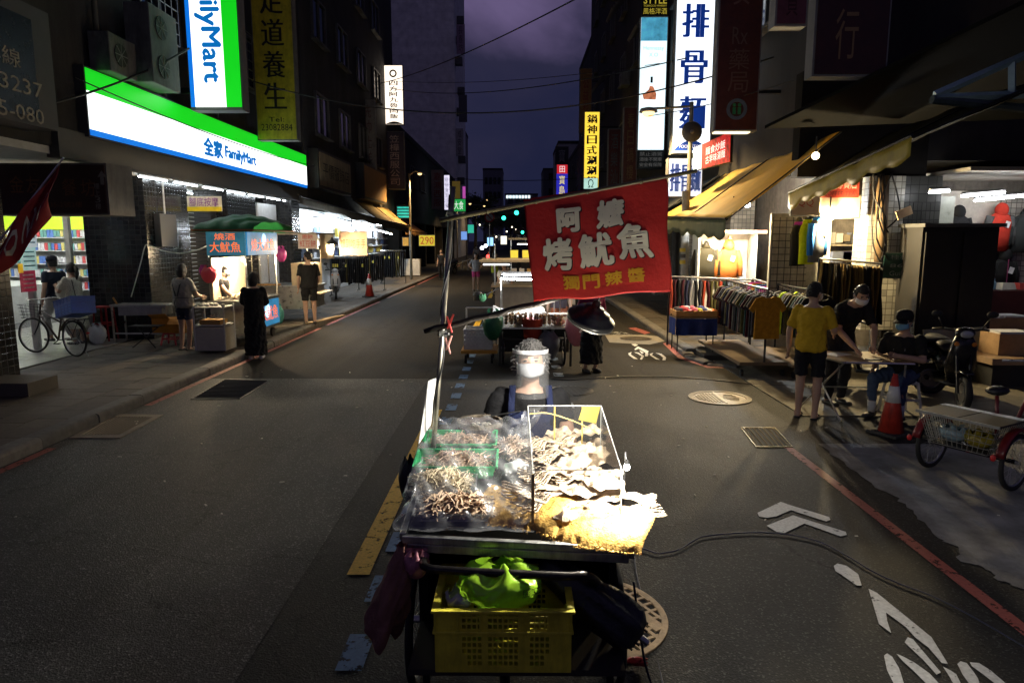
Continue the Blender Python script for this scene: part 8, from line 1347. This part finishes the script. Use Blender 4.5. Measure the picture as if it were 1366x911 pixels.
t = wthing('road_sign', 'round red and white prohibition sign left of the traffic lights', 'road sign', AY(653, 290, 60)); pc = AY(653, 290, 60); RX = Matrix.Rotation(R(90), 3, 'X'); wp(MB().lathe([(.42, 0), (.42, .02), (.01, .02)], pc, 24, RX), 'plate', mat((.5, .5, .5), .5), t); b = MB(); b.lathe([(.32, -.02), (.44, -.02), (.44, .03), (.32, .03)], pc+Vector((0, -.03, 0)), 24, RX, ring=True); wp(b, 'red_ring', mat((.5, .02, .02), .5), t); wp(MB().box(pc+Vector((0, -.05, 0)), (.7, .02, .08), 0, Matrix.Rotation(.8, 3, 'Y')), 'bar', mat((.5, .02, .02), .5), t); wp(MB().tube([pc+Vector((0, .05, -4.5)), pc+Vector((0, .05, .4))], .04, 6), 'post', steel, t)
# dark trees at the far end and distant buildings
def tree(label, x, y, h_, r, seed):
    t = thing('street_tree', label, 'tree', (x, y, 0)); g = random.Random(seed); b = MB(); b.tube([(0, 0, 0), (.1, 0, h_*.3), (0, .1, h_*.6)], [.22, .16, .08], 8)
    for k in range(6): a = k*1.05+seed; b.tube([(.05, 0, h_*(.35+.04*k)), (math.cos(a)*r*.4, math.sin(a)*r*.4, h_*(.55+.04*k)), (math.cos(a)*r*.75, math.sin(a)*r*.75, h_*(.65+.05*k))], [.07, .05, .02], 5)
    b.build('trunk', mat((.06, .045, .03), .9), t); c = MB(); cl = [(g.gauss(0, r*.45), g.gauss(0, r*.45), h_*.72+g.gauss(0, r*.3), g.uniform(.35, .8)) for _ in range(26)]
    for i in range(2600):
        cx, cy, cz, cr = g.choice(cl); d = Vector((g.gauss(0, 1), g.gauss(0, 1), g.gauss(0, 1))).normalized()*cr*g.uniform(.5, 1.); p = Vector((cx, cy, cz))+d; s = g.uniform(.08, .17); u_ = Vector((g.gauss(0, 1), g.gauss(0, 1), g.gauss(0, 1))).normalized(); w_ = u_.orthogonal().normalized()
        c.quad(p-u_*s, p-w_*s*.5, p+u_*s, p+w_*s*.5)
    c.build('crown', mat((.05, .075, .02), .6, var=.4, scale=2, trans=.2), t)
for i, (x, y, h_, r, l_) in enumerate(((-4.8, 78, 8.5, 2.4, 'leafy tree lit by the far amber lamps'), (-3.6, 100, 8, 2.6, 'dark street tree behind the green traffic lights'), (1.6, 105, 7.5, 2.6, 'dark street tree right of the green traffic lights'), (-1.2, 118, 8, 3., 'dark tree closing the street below the skyline'))): tree(l_, x, y, h_, r, i+1)
for i, (x0, x1, y, z1, c, l_) in enumerate(((-20, -7.6, 96, 17.5, (.2, .2, .22), 'dark stepped building beyond the pale tower'), (-7.4, -3.2, 150, 17, (.16, .16, .18), 'distant flat roofed block behind the far trees'), (-3.0, 5.0, 170, 13, (.14, .14, .16), 'distant block with a lit strip near its roof'), (5.2, 16, 140, 16, (.08, .08, .09), 'distant block at the right of the skyline'))):
    bb = building('distant_building', l_, x0, x1, y, y+12, 0, z1, mat(c, .85, var=.3), [])
    for k in range(4):
        for j in range(int(z1/3)): wp(MB().bx(x0+(x1-x0)*(.1+.22*k), x0+(x1-x0)*(.24+.22*k), y-.08, y-.02, 2+3*j, 3.4+3*j), 'window', glass, bb)
    if i == 2:
        for k in range(8): wp(MB().bx(x0+.3+.75*k, x0+.85+.75*k, y-.12, y-.05, z1-.8, z1-.1), 'lit_window', mat((.8, .9, 1), emit=1.6, var=.3, ec=(.75, .92, 1)), bb)
for i, (u, v, Y, c, e_, l_) in enumerate(((654, 322, 92, (.3, .6, 1), 1.5, 'small cold blue lit shop sign far on the left'), (672, 320, 96, (1, .95, .8), 1.3, 'small white lit sign under the far trees'), (628, 305, 66, (.02, .6, .45), .6, 'narrow teal sign left of the far utility pole'), (619, 314, 62, (.2, .4, .9), .8, 'small blue sign above the parked scooters'))): flatboard('shop_sign', l_, u-4, v-5, u+4, v+6, Y, c, e_)
for i, (u, v, Y) in enumerate(((683, 303, 110), (688, 306, 112), (692, 309, 114), (676, 309, 105), (662, 316, 100), (640, 300, 100))): p = AY(u, v, Y); t = wthing('lamp_globe', 'tiny distant lamp in the trail of lights beyond the crossing', 'light', p, 'distant lamps beyond the crossing'); wp(MB().ball(p, .12, 8, 6), 'glass', mat((1, .8, .5), emit=4, var=0, ec=(1, .85, .6)), t)
